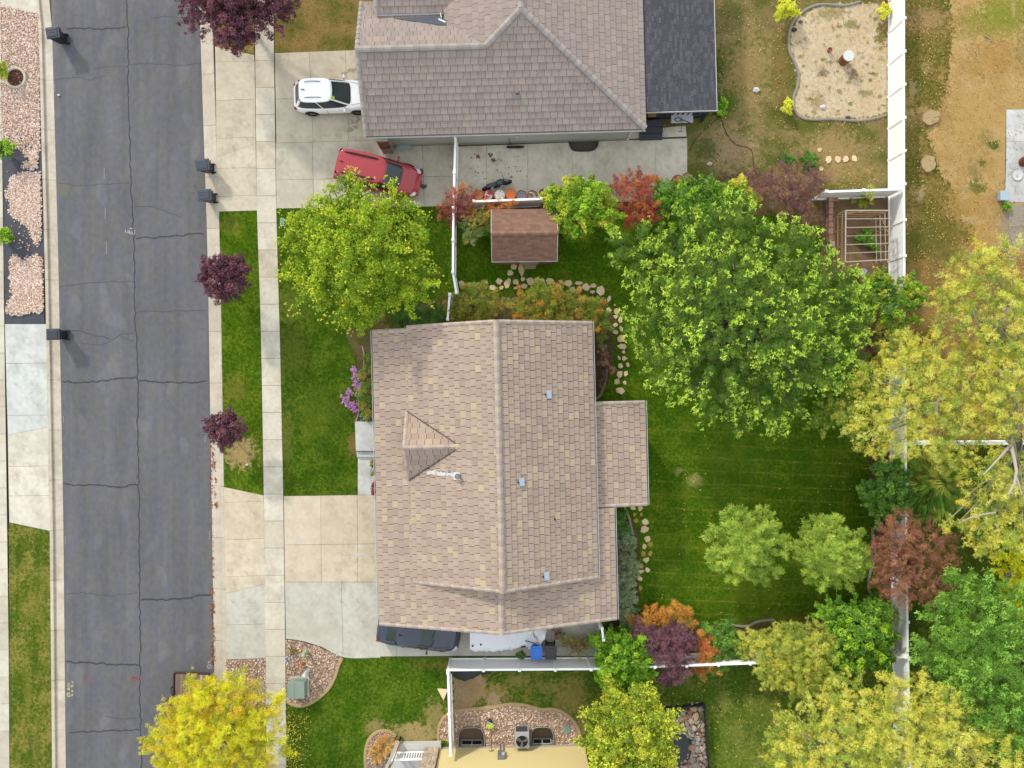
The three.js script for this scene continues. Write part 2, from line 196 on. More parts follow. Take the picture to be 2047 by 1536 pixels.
const matTurf = new THREE.MeshPhysicalMaterial({ specularIntensity: 0.15, map: turfTex, roughness: 0.97, bumpMap: at(grainTex, 2.2), bumpScale: 0.03 });

// ---------------------------------------------------------------- ground, holes for the window wells
const wells = [
  { c: P(1166, 277), w: 1.75, d: 0.82, mat: M(C(96, 66, 54), 0.7), label: 'brown plastic window well set in the concrete side yard below the grey roof', turn: 0.027, light: false },
  { c: P(943, 1489.5), w: 1.6, d: 1.15, mat: M(C(176, 176, 178), 0.45, { metalness: 0.5 }), label: 'galvanised window well beside the white fence at the yellow house', turn: 0.027, light: true, up: true },
  { c: P(1084, 1487), w: 1.4, d: 1.1, mat: M(C(176, 176, 178), 0.45, { metalness: 0.5 }), label: 'galvanised window well right of the air conditioner at the yellow house', turn: 0.027, light: true, up: true },
];
for (const w of wells) { w.pts = []; for (let i = 0; i <= 18; i++) { const a = (i / 18) * Math.PI, x = -Math.sign(Math.cos(a)) * Math.pow(Math.abs(Math.cos(a)), 0.55) * w.w / 2, z = Math.pow(Math.sin(a), 0.55) * w.d * (w.up ? -1 : 1), c = Math.cos(w.turn), s = Math.sin(w.turn); w.pts.push(V(w.c.x + x * c + z * s, 0, w.c.z - x * s + z * c)); } }
const holes = wells.map((w) => w.pts);
const far = [V(-1500, 0, -1500), V(1500, 0, -1500), V(1500, 0, 1500), V(-1500, 0, 1500)];
{ const g = sheet(far, -0.06, holes); tag(mesh('ground', g, M(C(120, 112, 66), 0.97, { bumpMap: at(roughTex, 3), bumpScale: 0.04 })), 'bare ground below lawns and paving, running out to the horizon', 'ground', null, 'structure'); }
const lawns = {};
function lawn(name, pts, label, y = 0.11, hs) { const p = px(pts, y); const o = tag(mesh(name, sheet(p, y, hs), matTurf), label, 'lawn', null, 'structure'); lawns[name] = p; return o; }
lawn('front_lawn', [[551, 416], [911, 411], [905, 520], [900, 640], [1000, 700], [1000, 1000], [564, 994]], 'green front lawn between the sidewalk and the tan roofed house');
lawn('planting_strip', [[436, 423], [514, 420], [520, 600], [523, 800], [527, 992], [447, 973], [442, 700]], 'green grass strip between kerb and sidewalk with two small purple trees');
lawn('planting_strip', [[429, -60], [507, -60], [508, 110], [430, 95]], 'dry grass patch under the large purple tree by the kerb');
lawn('far_planting_strip', [[17, 1046], [100, 1062], [107, 1300], [112, 1620], [20, 1620]], 'long grass strip along the far side of the street');
lawn('dry_front_yard', [[547, -60], [900, -60], [900, 200], [549, 106]], 'brown patchy front lawn above the white car driveway');
lawn('dry_back_yard', [[900, -60], [1775, -60], [1775, 396], [900, 415]], 'dry patchy back yard with a sand bed beside the dark roof', 0.108, [holes[0]]);
lawn('dry_side_yard', [[1775, -60], [2200, -60], [2200, 881], [1780, 881], [1775, 396]], 'orange dry yard beyond the long white fence', 0.108);
lawn('shaded_yard', [[1780, 881], [2200, 881], [2200, 1620], [1786, 1620], [1783, 1292]], 'dark green yard strewn with leaves under yellow trees', 0.108);
lawn('back_lawn', [[900, 412], [1775, 396], [1780, 881], [1783, 1292], [1480, 1304], [1175, 1316], [900, 1318], [1000, 1000], [1000, 700], [900, 640], [905, 520]], 'mown back lawn with pale mowing stripes around two small trees', 0.107);
lawn('side_lawn', [[569, 1278], [690, 1306], [900, 1306], [900, 1318], [906, 1480], [906, 1620], [572, 1620]], 'green lawn between the gravel bed and the yellow house porch');
lawn('neighbouring_lawn', [[900, 1318], [1175, 1316], [1480, 1304], [1783, 1292], [1786, 1620], [906, 1620], [906, 1480]], 'lower lawn behind the white fence with a round leafy tree', 0.107, [holes[1], holes[2]]);

// ---------------------------------------------------------------- road
const roadL = [[92, -60], [102, 0], [116, 512], [126, 1024], [131, 1536], [132, 1620]], roadR = [[396, -60], [398, 0], [415, 512], [423, 1024], [431, 1536], [432, 1620]];
const along = (line, v) => { for (let i = 0; i < line.length - 1; i++) if (v <= line[i + 1][1]) return line[i][0] + ((line[i + 1][0] - line[i][0]) * (v - line[i][1])) / (line[i + 1][1] - line[i][1]); return line[line.length - 1][0]; };
const asphaltTex = (() => {
  const w = 512, h = 2048, d = new Uint8Array(w * h * 4);
  for (let j = 0; j < h; j++) for (let i = 0; i < w; i++) {
    const x = (i / w) * 11, z = (j / h) * 54, s = 0.03 * n2(x * 1.1, z * 0.05 + 5) + 0.014 * n2(x * 3.6, z * 0.1) + 0.04 * n2(x * 0.4, z * 0.12) + 0.03 * fbm(x * 1.3, z * 1.3, 3), blot = sstep(0.5, 0.8, n2(x * 0.5 + 30, z * 0.3)) * 0.05, g = 0.09 * (R() - 0.5), v = 0.86 + s + blot * 1.3 + g + 0.025 * n2(x * 2.2 + 9, z * 1.7), o = (j * w + i) * 4, k = 0.02 * n2(x * 0.9, z * 0.35 + 50);
    d[o] = 255 * Math.min(1, v + k); d[o + 1] = 255 * Math.min(1, v + k * 0.6); d[o + 2] = 255 * Math.min(1, v * 1.005 - k); d[o + 3] = 255;
  }
  const t = new THREE.DataTexture(d, w, h); t.magFilter = THREE.LinearFilter; t.colorSpace = THREE.SRGBColorSpace; t.repeat.set((2 * WX) / 11, 1); t.wrapS = t.wrapT = THREE.RepeatWrapping; t.offset.set(0.25, 0); t.needsUpdate = true; return t;
})();
const road = tag(mesh('road', slab(px([...roadL, ...[...roadR].reverse()], 0), 0, -0.055), M(C(138, 137, 141, 1.75), 0.92, { map: asphaltTex, bumpMap: at(grainTex, 1.3), bumpScale: 0.006 })), 'grey asphalt street with dark cracks running its length', 'road', null, 'structure');
{
  const dark = M(C(74, 74, 82), 0.9), mid = M(C(92, 91, 98), 0.9), add = (pts, w, m = mid, wob = 0.05) => mesh('crack', ribbon(px(pts), w, 0.004, wob, 0.1), m, road);
  add([[252, -40], [255, 40], [257, 130], [255, 160], [257, 200], [259, 300], [262, 380], [265, 440], [268, 512], [269, 620], [273, 690], [275, 760], [275, 870], [277, 970], [278, 1080], [279, 1180], [280, 1330], [279, 1400], [281, 1440], [283, 1560]], 0.085, dark, 0.05);
  for (const [w, m, ...p] of [
    [0.1, 1, [132, 59], [170, 57], [215, 58], [252, 54]], [0.04, 0, [107, 160], [150, 154], [180, 160], [210, 152]], [0.04, 0, [186, 136], [225, 134], [256, 132]], [0.04, 0, [258, 128], [300, 127], [350, 130], [402, 127]],
    [0.035, 0, [303, 36], [330, 32], [386, 37]], [0.04, 0, [112, 365], [150, 371], [200, 369], [262, 366]], [0.05, 0, [267, 414], [290, 413], [318, 417], [345, 428], [362, 434]], [0.1, 1, [270, 476], [310, 474], [360, 472], [395, 466], [408, 468]],
    [0.05, 0, [118, 574], [165, 567], [215, 564], [268, 563]], [0.045, 0, [270, 626], [285, 622], [330, 624], [380, 621], [412, 622]], [0.07, 0, [120, 660], [150, 661], [190, 670], [225, 680], [240, 668], [268, 666]], [0.05, 0, [162, 688], [205, 690], [222, 681]], [0.04, 0, [240, 674], [268, 683]],
    [0.1, 1, [124, 762], [160, 765], [215, 761], [274, 753]], [0.1, 1, [276, 762], [330, 765], [380, 765], [413, 762]], [0.1, 1, [126, 968], [165, 971], [200, 970], [240, 974], [276, 969]], [0.045, 0, [130, 1188], [165, 1185], [220, 1192], [278, 1186]],
    [0.12, 1, [281, 1200], [320, 1200], [370, 1197], [395, 1192], [422, 1190]], [0.12, 1, [131, 1324], [175, 1325], [225, 1329], [278, 1330]], [0.035, 0, [136, 1400], [160, 1398]], [0.04, 0, [210, 1432], [240, 1437], [279, 1436]], [0.09, 1, [138, 1465], [190, 1463], [235, 1460], [279, 1461]], [0.035, 0, [270, 1420], [280, 1421]], [0.03, 0, [388, 868], [412, 869]], [0.03, 0, [400, 658], [412, 661]],
  ]) add(p, w, m ? dark : mid, m ? 0.06 : 0.05);
  const paint = (pts, w, m) => mesh('paint_mark', ribbon(px(pts), w, 0.005, 0, 0.3, false), m, road), wh = M(C(205, 202, 208), 0.8), faint = M(C(160, 158, 160), 0.9), red = M(C(158, 98, 98), 0.9), yel = M(C(222, 214, 150), 0.85);
  for (const [a, b, c, d] of [[106, 32, 106, 48], [109, 168, 109, 185], [121, 640, 122, 650], [126, 832, 127, 846], [130, 1072, 130, 1088], [135, 1328, 135, 1344], [208, 336, 208, 358], [210, 415, 210, 438], [212, 482, 213, 508], [412, 870, 409, 886], [419, 1062, 418, 1080]]) paint([[a, b], [c, d]], 0.045, faint);
  for (const s of [[[251, 459], [250, 465], [249, 465]], [[255, 460], [257, 463]], [[253, 466], [255, 463], [257, 465], [255, 467]], [[257, 462], [260, 466]], [[259, 461], [258, 467], [262, 468]], [[263, 463], [261, 466], [263, 468], [265, 465], [263, 463]], [[258, 458], [261, 456], [265, 457]], [[261, 456], [264, 459]], [[269, 460], [269, 467], [267, 469]]]) paint(s, 0.035, wh);
  for (const s of [[[260, 1357], [268, 1353], [275, 1358], [262, 1362]], [[264, 1354], [272, 1360]], [[260, 1360], [274, 1353], [286, 1354]], [[283, 1354], [284, 1365]], [[176, 1361], [184, 1360]], [[176, 1364], [183, 1363]]]) paint(s, 0.07, red);
  for (const s of [[[134, 1392], [134, 1386], [140, 1386]], [[134, 1389], [139, 1389], [139, 1393], [134, 1393]], [[134, 1378], [138, 1376], [139, 1381]], [[136, 1380], [138, 1374]], [[134, 1372], [138, 1372], [138, 1367], [134, 1368]], [[141, 1392], [145, 1391], [145, 1388], [142, 1389]], [[142, 1382], [146, 1384], [143, 1379]], [[141, 1374], [146, 1373], [146, 1369], [141, 1372]], [[143, 1366], [146, 1364], [143, 1362]]]) paint(s, 0.05, yel);
  for (const s of [[[415, 1322], [420, 1325], [415, 1327]], [[417, 1325], [421, 1322]], [[414, 1333], [416, 1330], [420, 1329], [423, 1332], [423, 1336], [418, 1337], [414, 1335], [414, 1333]], [[417, 1333], [421, 1333]], [[417, 1335], [421, 1331]]]) paint(s, 0.04, wh);
  mesh('repair_patch', sheet(uneven2(px([[112, 366], [126, 362], [136, 370], [138, 382], [132, 391], [122, 390], [114, 384]])), 0.003), M(C(128, 124, 112), 0.95, { bumpMap: at(grainTex, 1.1), bumpScale: 0.006 }), road);
  const wet = M(C(112, 110, 102), 0.75); for (const p of [[[393, 346], [404, 345], [407, 351], [397, 353]], [[392, 362], [400, 357], [408, 358], [408, 373], [398, 376], [390, 372]], [[380, 385], [388, 381], [391, 385], [384, 388]], [[386, 372], [391, 370], [390, 376]]]) mesh('stain', sheet(uneven2(px(p)), 0.0025), wet, road);
  const oil = M(C(112, 111, 116), 0.8); for (const [u, v, r] of [[180, 300, 3], [205, 520, 4], [330, 250, 3], [350, 560, 3], [190, 880, 3], [345, 900, 4], [335, 700, 2.5], [200, 1120, 3.5], [350, 1080, 2.5], [340, 1260, 3], [205, 1390, 3], [232, 155, 3]]) mesh('stain', sheet(uneven2(px([...Array(7)].map((_, k) => [u + Math.cos(k * 0.9) * r * rr(0.5, 1.2), v + Math.sin(k * 0.9) * r * rr(0.6, 1.8)]))), 0.0022), oil, road);
  mesh('litter', rbox(0.16, 0.08, 0.12, 0.03, ...P(117, 190, 0.04).toArray()), M(C(225, 225, 225), 0.7), road);
}
function uneven2(pts) { const c = new THREE.CatmullRomCurve3(pts, true); return c.getPoints(pts.length * 5).slice(0, -1).map((p) => V(p.x + 0.05 * n2(p.x * 6, p.z * 6), 0, p.z + 0.05 * n2(p.x * 6 + 9, p.z * 6))); }
// ---------------------------------------------------------------- kerbs, pavements, driveways: every slab its own piece with an open joint round it
const quadSlab = (parent, pts, m, y, gap = 0.012, t = 0.1, name = 'slab') => mesh(name, slab(grow(pts, -gap), y, y - t), m, parent);
function paving(name, outline, label, cat, y = 0.13) { return tag(mesh(name, slab(px(outline, y), y - 0.018, -0.055), joint), label, cat, null, 'structure'); }
function bands(parent, left, right, cuts, mats, y, tilt = 0) { for (let i = 0; i < cuts.length - 1; i++) { const a = cuts[i], b = cuts[i + 1], t = tilt; quadSlab(parent, [P(along(left, a), a + t, y), P(along(right, a), a - t, y), P(along(right, b), b - t, y), P(along(left, b), b + t, y)], pick(mats), y); } }
function grid(parent, cols, rows, mats, y) { for (let i = 0; i < cols.length - 1; i++) for (let j = 0; j < rows.length - 1; j++) { const q = (c, r) => { const [ua, ub] = c, [va, vb] = r, f = (va - rows[0][0]) / (rows[rows.length - 1][0] - rows[0][0] || 1), u = ua + (ub - ua) * f, g = (ua - cols[0][0]) / (cols[cols.length - 1][0] - cols[0][0] || 1); return P(u, va + (vb - va) * g, y); }; quadSlab(parent, [q(cols[i], rows[j]), q(cols[i + 1], rows[j]), q(cols[i + 1], rows[j + 1]), q(cols[i], rows[j + 1])], pick(mats), y); } }
const off = (line, d, dEnd = d) => line.map(([u, v]) => [u + d + (dEnd - d) * Math.max(0, Math.min(1, v / 1536)), v]);
{
  const make = (name, edge, sgn, label, cuts, dp, dk) => {
    const k = tag(mesh(name, slab(px([...edge, ...[...off(edge, sgn * (dp + dk))].reverse()], 0), -0.01, -0.055), joint), label, 'kerb', null, 'structure');
    for (let i = 0; i < cuts.length - 1; i++) {
      const a = cuts[i], b = cuts[i + 1], m = pick(conc.kerb), e = (v, d) => [along(edge, v) + sgn * d, v];
      quadSlab(k, px([e(a, 0), e(a, dp), e(b, dp), e(b, 0)], 0.008), m, 0.008, 0.008, 0.06, 'gutter_slab');
      const c0 = [P(...e(a + 0.3, dp), 0), P(...e(b - 0.3, dp), 0)], w = dk * K; c0.forEach((p) => (p.x += sgn * w / 2)); mesh('kerb_section', sweep(c0, w, -0.05, 0.135, 0.025), m, k);
    }
    return k;
  };
  const cl = [-60]; for (let v = 60; v < 1620; v += 100) cl.push(v); cl.push(1620);
  make('kerb', roadL, -1, 'concrete kerb and gutter along the far side of the street', cl, 18, 7);
  const cr = [-60, 47]; for (let v = 148; v < 1620; v += 103) cr.push(v); cr.push(1620);
  make('kerb', roadR, 1, 'concrete kerb and gutter beside the house driveways', cr, 20, 7);
}
const walkL = [[507, -60], [509, 60], [513, 420], [520, 620], [523, 760], [527, 1000], [530, 1310], [532, 1620]], walkR = [[546, -60], [547, 60], [552, 420], [560, 700], [566, 992], [570, 1280], [573, 1620]];
{
  const w = paving('sidewalk', [...walkL, ...[...walkR].reverse()], 'long concrete sidewalk of square slabs beside the front lawns', 'sidewalk'), c = []; for (let v = -42; v < 1640; v += 54.2) c.push(v); bands(w, walkL, walkR, c, [...conc.light, ...conc.light, conc.tan[2], conc.yard[0]], 0.13);
  const fl = [[-60, -60], [-60, 1620]], fr = [[0, -60], [2, 150], [5, 400], [8, 650], [13, 1000], [17, 1300], [19, 1620]], f = paving('sidewalk', [...fl, ...[...fr].reverse()], 'narrow strip of sidewalk at the far edge past the gravel', 'sidewalk'), d = []; for (let v = -50; v < 1640; v += 54) d.push(v); bands(f, fl, fr, d, [...conc.light, ...conc.old], 0.13);
}
{
  const poly = (parent, list, mats, y = 0.13) => list.forEach((p) => quadSlab(parent, px(p, y), pick(mats), y));
  const a = paving('driveway_apron', [[429, 93], [508, 110], [514, 421], [436, 423]], 'pale concrete driveway apron behind the two carts at the kerb', 'driveway');
  poly(a, [[[429, 93], [508, 110], [509, 122], [430, 124]], [[430, 124], [509, 122], [510, 198], [431, 201]], [[431, 201], [510, 198], [511, 274], [432, 277]], [[432, 277], [511, 274], [511, 287], [433, 315]], [[433, 315], [511, 287], [512, 334], [434, 337]], [[434, 337], [512, 334], [513, 390], [435, 393]], [[435, 393], [513, 390], [514, 421], [436, 423]]], conc.tan);
  const n = paving('driveway', [[549, 106], [905, 92], [915, 412], [552, 418]], 'concrete driveway under the white car and the red minivan', 'driveway');
  grid(n, [[549, 552], [618, 626], [690, 697], [767, 768], [845, 848], [914, 914]], [[106, 92], [198, 192], [286, 276]], conc.tan, 0.13); grid(n, [[551, 552], [624, 627], [695, 697], [766, 768], [844, 848], [914, 914]], [[286, 276], [360, 352], [417, 412]], conc.old, 0.13);
  const e = tag(mesh('side_yard_paving', slab(px([[914, 292], [1256, 276], [1262, 262], [1371, 250], [1376, 400], [914, 413]], 0.13), 0.112, -0.055, [holes[0]]), joint), 'concrete side yard paving between the grey roofed house and the shrubs', 'paving', null, 'structure');
  const cols = [914, 973, 1055, 1145, 1189, 1254, 1311, 1374], top = (u) => 293 - (u - 914) * 0.037, bot = (u) => 413 - (u - 914) * 0.028;
  for (let i = 0; i < 7; i++) { const p = grow(px([[cols[i], top(cols[i])], [cols[i + 1], top(cols[i + 1])], [cols[i + 1], bot(cols[i + 1])], [cols[i], bot(cols[i])]], 0.13), -0.012); mesh('slab', wellCut(p, 0.13), pick(conc.yard), e); }
  for (const p of [[[1256, 263], [1311, 257], [1312, 275], [1253, 278]], [[1311, 257], [1371, 251], [1373, 273], [1312, 275]]]) quadSlab(e, px(p, 0.13), pick(conc.yard), 0.13);
  function wellCut(p, y) { const h = holes[0], hx = h.map((q) => q.x), x0 = Math.min(...hx) - 0.03, x1 = Math.max(...hx) + 0.03, z1 = Math.max(...h.map((q) => q.z)) + 0.03, px0 = Math.min(...p.map((q) => q.x)), px1 = Math.max(...p.map((q) => q.x)); if (px1 < x0 || px0 > x1) return slab(p, y, y - 0.1); const a = Math.max(px0, x0), b = Math.min(px1, x1), zt = (x) => p[0].z + ((p[1].z - p[0].z) * (x - p[0].x)) / (p[1].x - p[0].x), arc = h.filter((q) => q.z > zt(q.x) + 0.02).sort((s, t) => s.x - t.x), zA = (x) => { for (let i = 0; i < arc.length - 1; i++) if (x >= arc[i].x && x <= arc[i + 1].x) return arc[i].z + ((arc[i + 1].z - arc[i].z) * (x - arc[i].x)) / (arc[i + 1].x - arc[i].x); return zt(x); }, out = []; if (a > px0) out.push(p[0], V(a, 0, zt(a))); else out.push(V(a, 0, zA(a) + 0.02)); const low = h.filter((q) => q.x >= a && q.x <= b && q.z > zt(q.x)).sort((s, t) => s.x - t.x); out.push(...low.map((q) => V(q.x, 0, q.z + 0.02))); if (b >= px1) out.push(V(b, 0, zA(b) + 0.02)); if (b < px1) out.push(V(b, 0, zt(b)), p[1]); out.push(p[2], p[3]); return slab(out, y, y - 0.1); }
  const ha = paving('driveway_apron', [[447, 974], [527, 992], [531, 1317], [450, 1319]], 'beige and grey driveway apron of the tan roofed house', 'driveway');
  poly(ha, [[[447, 974], [527, 991], [527, 1002], [447, 1005]], [[447, 1005], [527, 1002], [528, 1077], [448, 1080]], [[448, 1080], [528, 1077], [529, 1151], [449, 1154]], [[449, 1154], [529, 1151], [529, 1167], [450, 1187]]], conc.beige); poly(ha, [[[450, 1187], [529, 1167], [530, 1248], [450, 1250]], [[450, 1250], [530, 1248], [531, 1317], [450, 1319]]], conc.grey);
  const hd = paving('driveway', [[566, 992], [755, 988], [800, 988], [800, 1164], [569, 1164]], 'beige concrete driveway in front of the tan roofed garage', 'driveway');
  grid(hd, [[567, 569], [641, 642], [714, 715], [800, 800]], [[992, 989], [1090, 1087], [1164, 1164]], conc.beige, 0.13);
  const smudge = (parent, m, list, y = 0.1335) => list.forEach(([u, v, a, b]) => { const pts = []; for (let k = 0; k < 9; k++) { const t = (k / 9) * 6.283, w = 0.6 + 0.7 * R(); pts.push([u + Math.cos(t) * a * w, v + Math.sin(t) * b * w]); } mesh('stain', sheet(uneven2(px(pts)), y), m, parent); });
  smudge(n, M(C(186, 175, 153), 0.9), [[716, 240, 4, 9], [706, 246, 3, 5], [700, 262, 8, 6], [712, 256, 4, 4], [705, 142, 12, 5], [690, 148, 6, 3], [724, 138, 7, 6]]); smudge(n, M(C(104, 98, 86), 0.7), [[843, 345, 5, 6], [848, 374, 6, 5], [842, 366, 2, 3]]); smudge(hd, M(C(232, 226, 214), 0.9), [[600, 1080, 8, 3], [622, 1078, 5, 3], [714, 1108, 12, 5], [732, 1112, 5, 4], [690, 1114, 9, 2]]);
  smudge(e, M(C(140, 100, 74), 0.9), [[955, 314, 4, 5], [982, 312, 4, 4], [986, 322, 5, 4], [978, 308, 3, 2]]);
  const hs = paving('driveway', [[569, 1164], [1200, 1164], [1200, 1312], [686, 1314], [640, 1293], [600, 1281], [571, 1277]], 'grey concrete side driveway under the dark sedan and white covered vehicle', 'driveway', 0.131);
  poly(hs, [[[569, 1164], [682, 1164], [686, 1314], [640, 1293], [600, 1281], [571, 1277]], [[682, 1164], [790, 1164], [792, 1313], [686, 1314]], [[790, 1164], [897, 1164], [898, 1312], [792, 1313]], [[897, 1164], [998, 1164], [999, 1312], [898, 1312]], [[998, 1164], [1102, 1164], [1103, 1312], [999, 1312]], [[1102, 1164], [1200, 1164], [1200, 1312], [1103, 1312]]], conc.grey, 0.131);
  mesh('driveway_edge', sweep(px([[571, 1275], [600, 1279], [640, 1290], [686, 1312], [760, 1313]], 0.14), 0.16, 0.05, 0.145, 0.02, false, 30), conc.grey[0], hs);
  const fd = paving('far_driveway', [[9, 648], [92, 648], [100, 1062], [17, 1045]], 'white and beige concrete apron on the far side of the street', 'driveway');
  poly(fd, [[[9, 648], [92, 648], [93, 726], [11, 727]], [[11, 727], [93, 726], [95, 830], [14, 831]], [[14, 831], [95, 830], [96, 854], [15, 870]]], conc.white); poly(fd, [[[15, 870], [96, 854], [97, 932], [16, 933]], [[16, 933], [97, 932], [98, 991], [17, 992]], [[17, 992], [98, 991], [100, 1062], [18, 1045]]], conc.light);
  const fe = paving('far_driveway', [[-40, -60], [72, -60], [75, 28], [-40, 5]], 'concrete driveway corner above the gravel strip', 'driveway'); poly(fe, [[[-40, -60], [72, -60], [75, 28], [-40, 5]]], conc.light);
  const por = paving('front_walk', [[709, 842], [770, 842], [770, 992], [715, 992], [714, 905], [710, 905]], 'pale concrete front walk and raised porch step', 'walk', 0.125);
  quadSlab(por, px([[715, 906], [770, 906], [770, 990], [715, 990]], 0.132), conc.pale[0], 0.132); quadSlab(por, px([[709, 843], [770, 843], [770, 902], [711, 902]], 0.42), conc.pale[0], 0.42, 0.01, 0.4, 'porch_slab'); quadSlab(por, px([[712, 903], [770, 903], [770, 914], [713, 914]], 0.27), conc.pale[1], 0.27, 0.01, 0.25, 'step');
  const nb = paving('patio_slab', [[2012, 219], [2120, 218], [2120, 404], [2009, 405]], 'grey concrete patio slab in the orange dry yard', 'paving'); poly(nb, [[[2012, 219], [2120, 218], [2120, 281], [2012, 283]], [[2012, 283], [2120, 281], [2120, 344], [2011, 345]], [[2011, 345], [2120, 344], [2120, 404], [2009, 405]]], conc.pale);
  const bk = paving('broken_slab', [[2015, 410], [2120, 408], [2120, 500], [2024, 500], [2016, 460]], 'weedy broken concrete below the patio slab', 'paving', 0.12); poly(bk, [[[2016, 412], [2060, 410], [2056, 450], [2017, 456]], [[2062, 410], [2120, 408], [2120, 458], [2058, 452]], [[2018, 460], [2070, 456], [2066, 496], [2026, 498]]], [M(C(176, 164, 146), 0.95, { bumpMap: at(roughTex, 0.8), bumpScale: 0.02 })], 0.122);
}
for (const w of wells) {   // the pit, its lining, rim and floor
  const g = base('window_well', V(w.c.x, 0, w.c.z), 0, w.label, 'window well'), loc = w.pts.map((p) => V(p.x - w.c.x, 0, p.z - w.c.z)), pos = [];
  const sh = (list, y0, y1, o) => { const q = []; for (let i = 0; i < list.length - 1; i++) { const a = list[i], b = list[i + 1]; q.push(a.x * o, y0, a.z * o, b.x * o, y0, b.z * o, b.x * o, y1, b.z * o, a.x * o, y0, a.z * o, b.x * o, y1, b.z * o, a.x * o, y1, a.z * o); } const t = new THREE.BufferGeometry(); t.setAttribute('position', new THREE.Float32BufferAttribute(q, 3)); t.computeVertexNormals(); return t; };
  mesh('lining', [sh(loc, -0.85, 0.2, 0.985), sh(loc, -0.85, 0.2, 0.97)], w.mat, g); mesh('rim', tube(loc.map((p) => V(p.x * 0.98, 0.21, p.z * 0.98)), 0.035, 50, 8), w.mat, g);
  mesh('floor', sheet(grow(loc, 0.05), -0.8), M(C(176, 150, 120), 0.97), g);
  const s = w.up ? -1 : 1, wall = -s * 0.015; mesh('window_wall', box(w.w + 0.2, 1.3, 0.08, 0, -0.5, wall - s * 0.05, w.turn), M(C(206, 196, 176), 0.9), g);
  const f = mesh('window_frame', [-1, 1].flatMap((k) => [box(0.05, 0.62, 0.06, k * w.w * 0.38, -0.2, s * 0.03), box(w.w * 0.76, 0.05, 0.06, 0, -0.2 + k * 0.3, s * 0.03)]).concat(box(0.05, 0.6, 0.06, 0, -0.2, s * 0.03)), MT.white, g); for (const k of [-1, 1]) mesh('pane', box(w.w * 0.36, 0.56, 0.02, k * w.w * 0.19, -0.2, s * 0.02), MT.glass, f);
  if (w.up) { const bars = []; for (const x of [-0.45, -0.15, 0.15, 0.45]) bars.push(beam(V(x * w.w, 0.2, -0.02), V(x * w.w * 0.9, 0.2, -w.d * 0.93 * Math.pow(1 - Math.pow(Math.abs(x) * 1.8, 2.4), 0.4)), 0.012)); mesh('grate', [...bars, box(w.w * 0.96, 0.014, 0.02, 0, 0.2, -0.05)], MT.black, g); }
}
// ---------------------------------------------------------------- gravel, stones, bed edging
function pebbles(name, label, polys, y, spacing, size, cols, seed) {
  const q = rng(seed), list = []; for (const pts of polys) { const xs = pts.map((p) => p.x), zs = pts.map((p) => p.z), x0 = Math.min(...xs), x1 = Math.max(...xs), z0 = Math.min(...zs), z1 = Math.max(...zs), n = Math.round(((x1 - x0) * (z1 - z0)) / (spacing * spacing)); for (let i = 0; i < n; i++) { const x = x0 + q() * (x1 - x0), z = z0 + q() * (z1 - z0); if (inPoly(pts, x + 0.1 * n2(x * 5, z * 5), z + 0.1 * n2(x * 5 + 20, z * 5)) && !holes.some((h) => inPoly(h, x, z))) list.push([x, z]); } }
  const o = new THREE.InstancedMesh(uneven(new THREE.IcosahedronGeometry(1, 0).toNonIndexed(), 0.25, 0.9), M(new THREE.Color(1, 1, 1), 0.9), list.length), m = new THREE.Matrix4(), e = new THREE.Euler(); o.name = numbered(name); o.castShadow = o.receiveShadow = true;
  list.forEach(([x, z], i) => { const s = size * (0.6 + 0.8 * q()); e.set(q() * 6, q() * 6, q() * 6); m.compose(V(x, y + s * 0.2, z), new THREE.Quaternion().setFromEuler(e), V(s * (0.8 + 0.6 * q()), s * (0.6 + 0.4 * q()), s * (0.8 + 0.5 * q()))); o.setMatrixAt(i, m); const c = cols[Math.floor(q() * cols.length)], k = 0.85 + 0.3 * q(); o.setColorAt(i, new THREE.Color(c.r * k, c.g * k, c.b * k)); });
  scene.add(o); return tag(o, label, 'gravel', null, 'stuff');
}
const pink = [[236, 208, 188], [222, 186, 164], [248, 228, 214], [206, 168, 148], [240, 214, 190], [196, 160, 140], [250, 238, 228], [206, 178, 156]].map((c) => C(...c, 1.4)), mixed = [C(222, 190, 168, 1.4), C(198, 160, 138, 1.4), C(240, 220, 200, 1.4), C(160, 130, 114, 1.4), C(232, 204, 170, 1.4), C(206, 180, 160, 1.4), C(150, 124, 110, 1.4)];
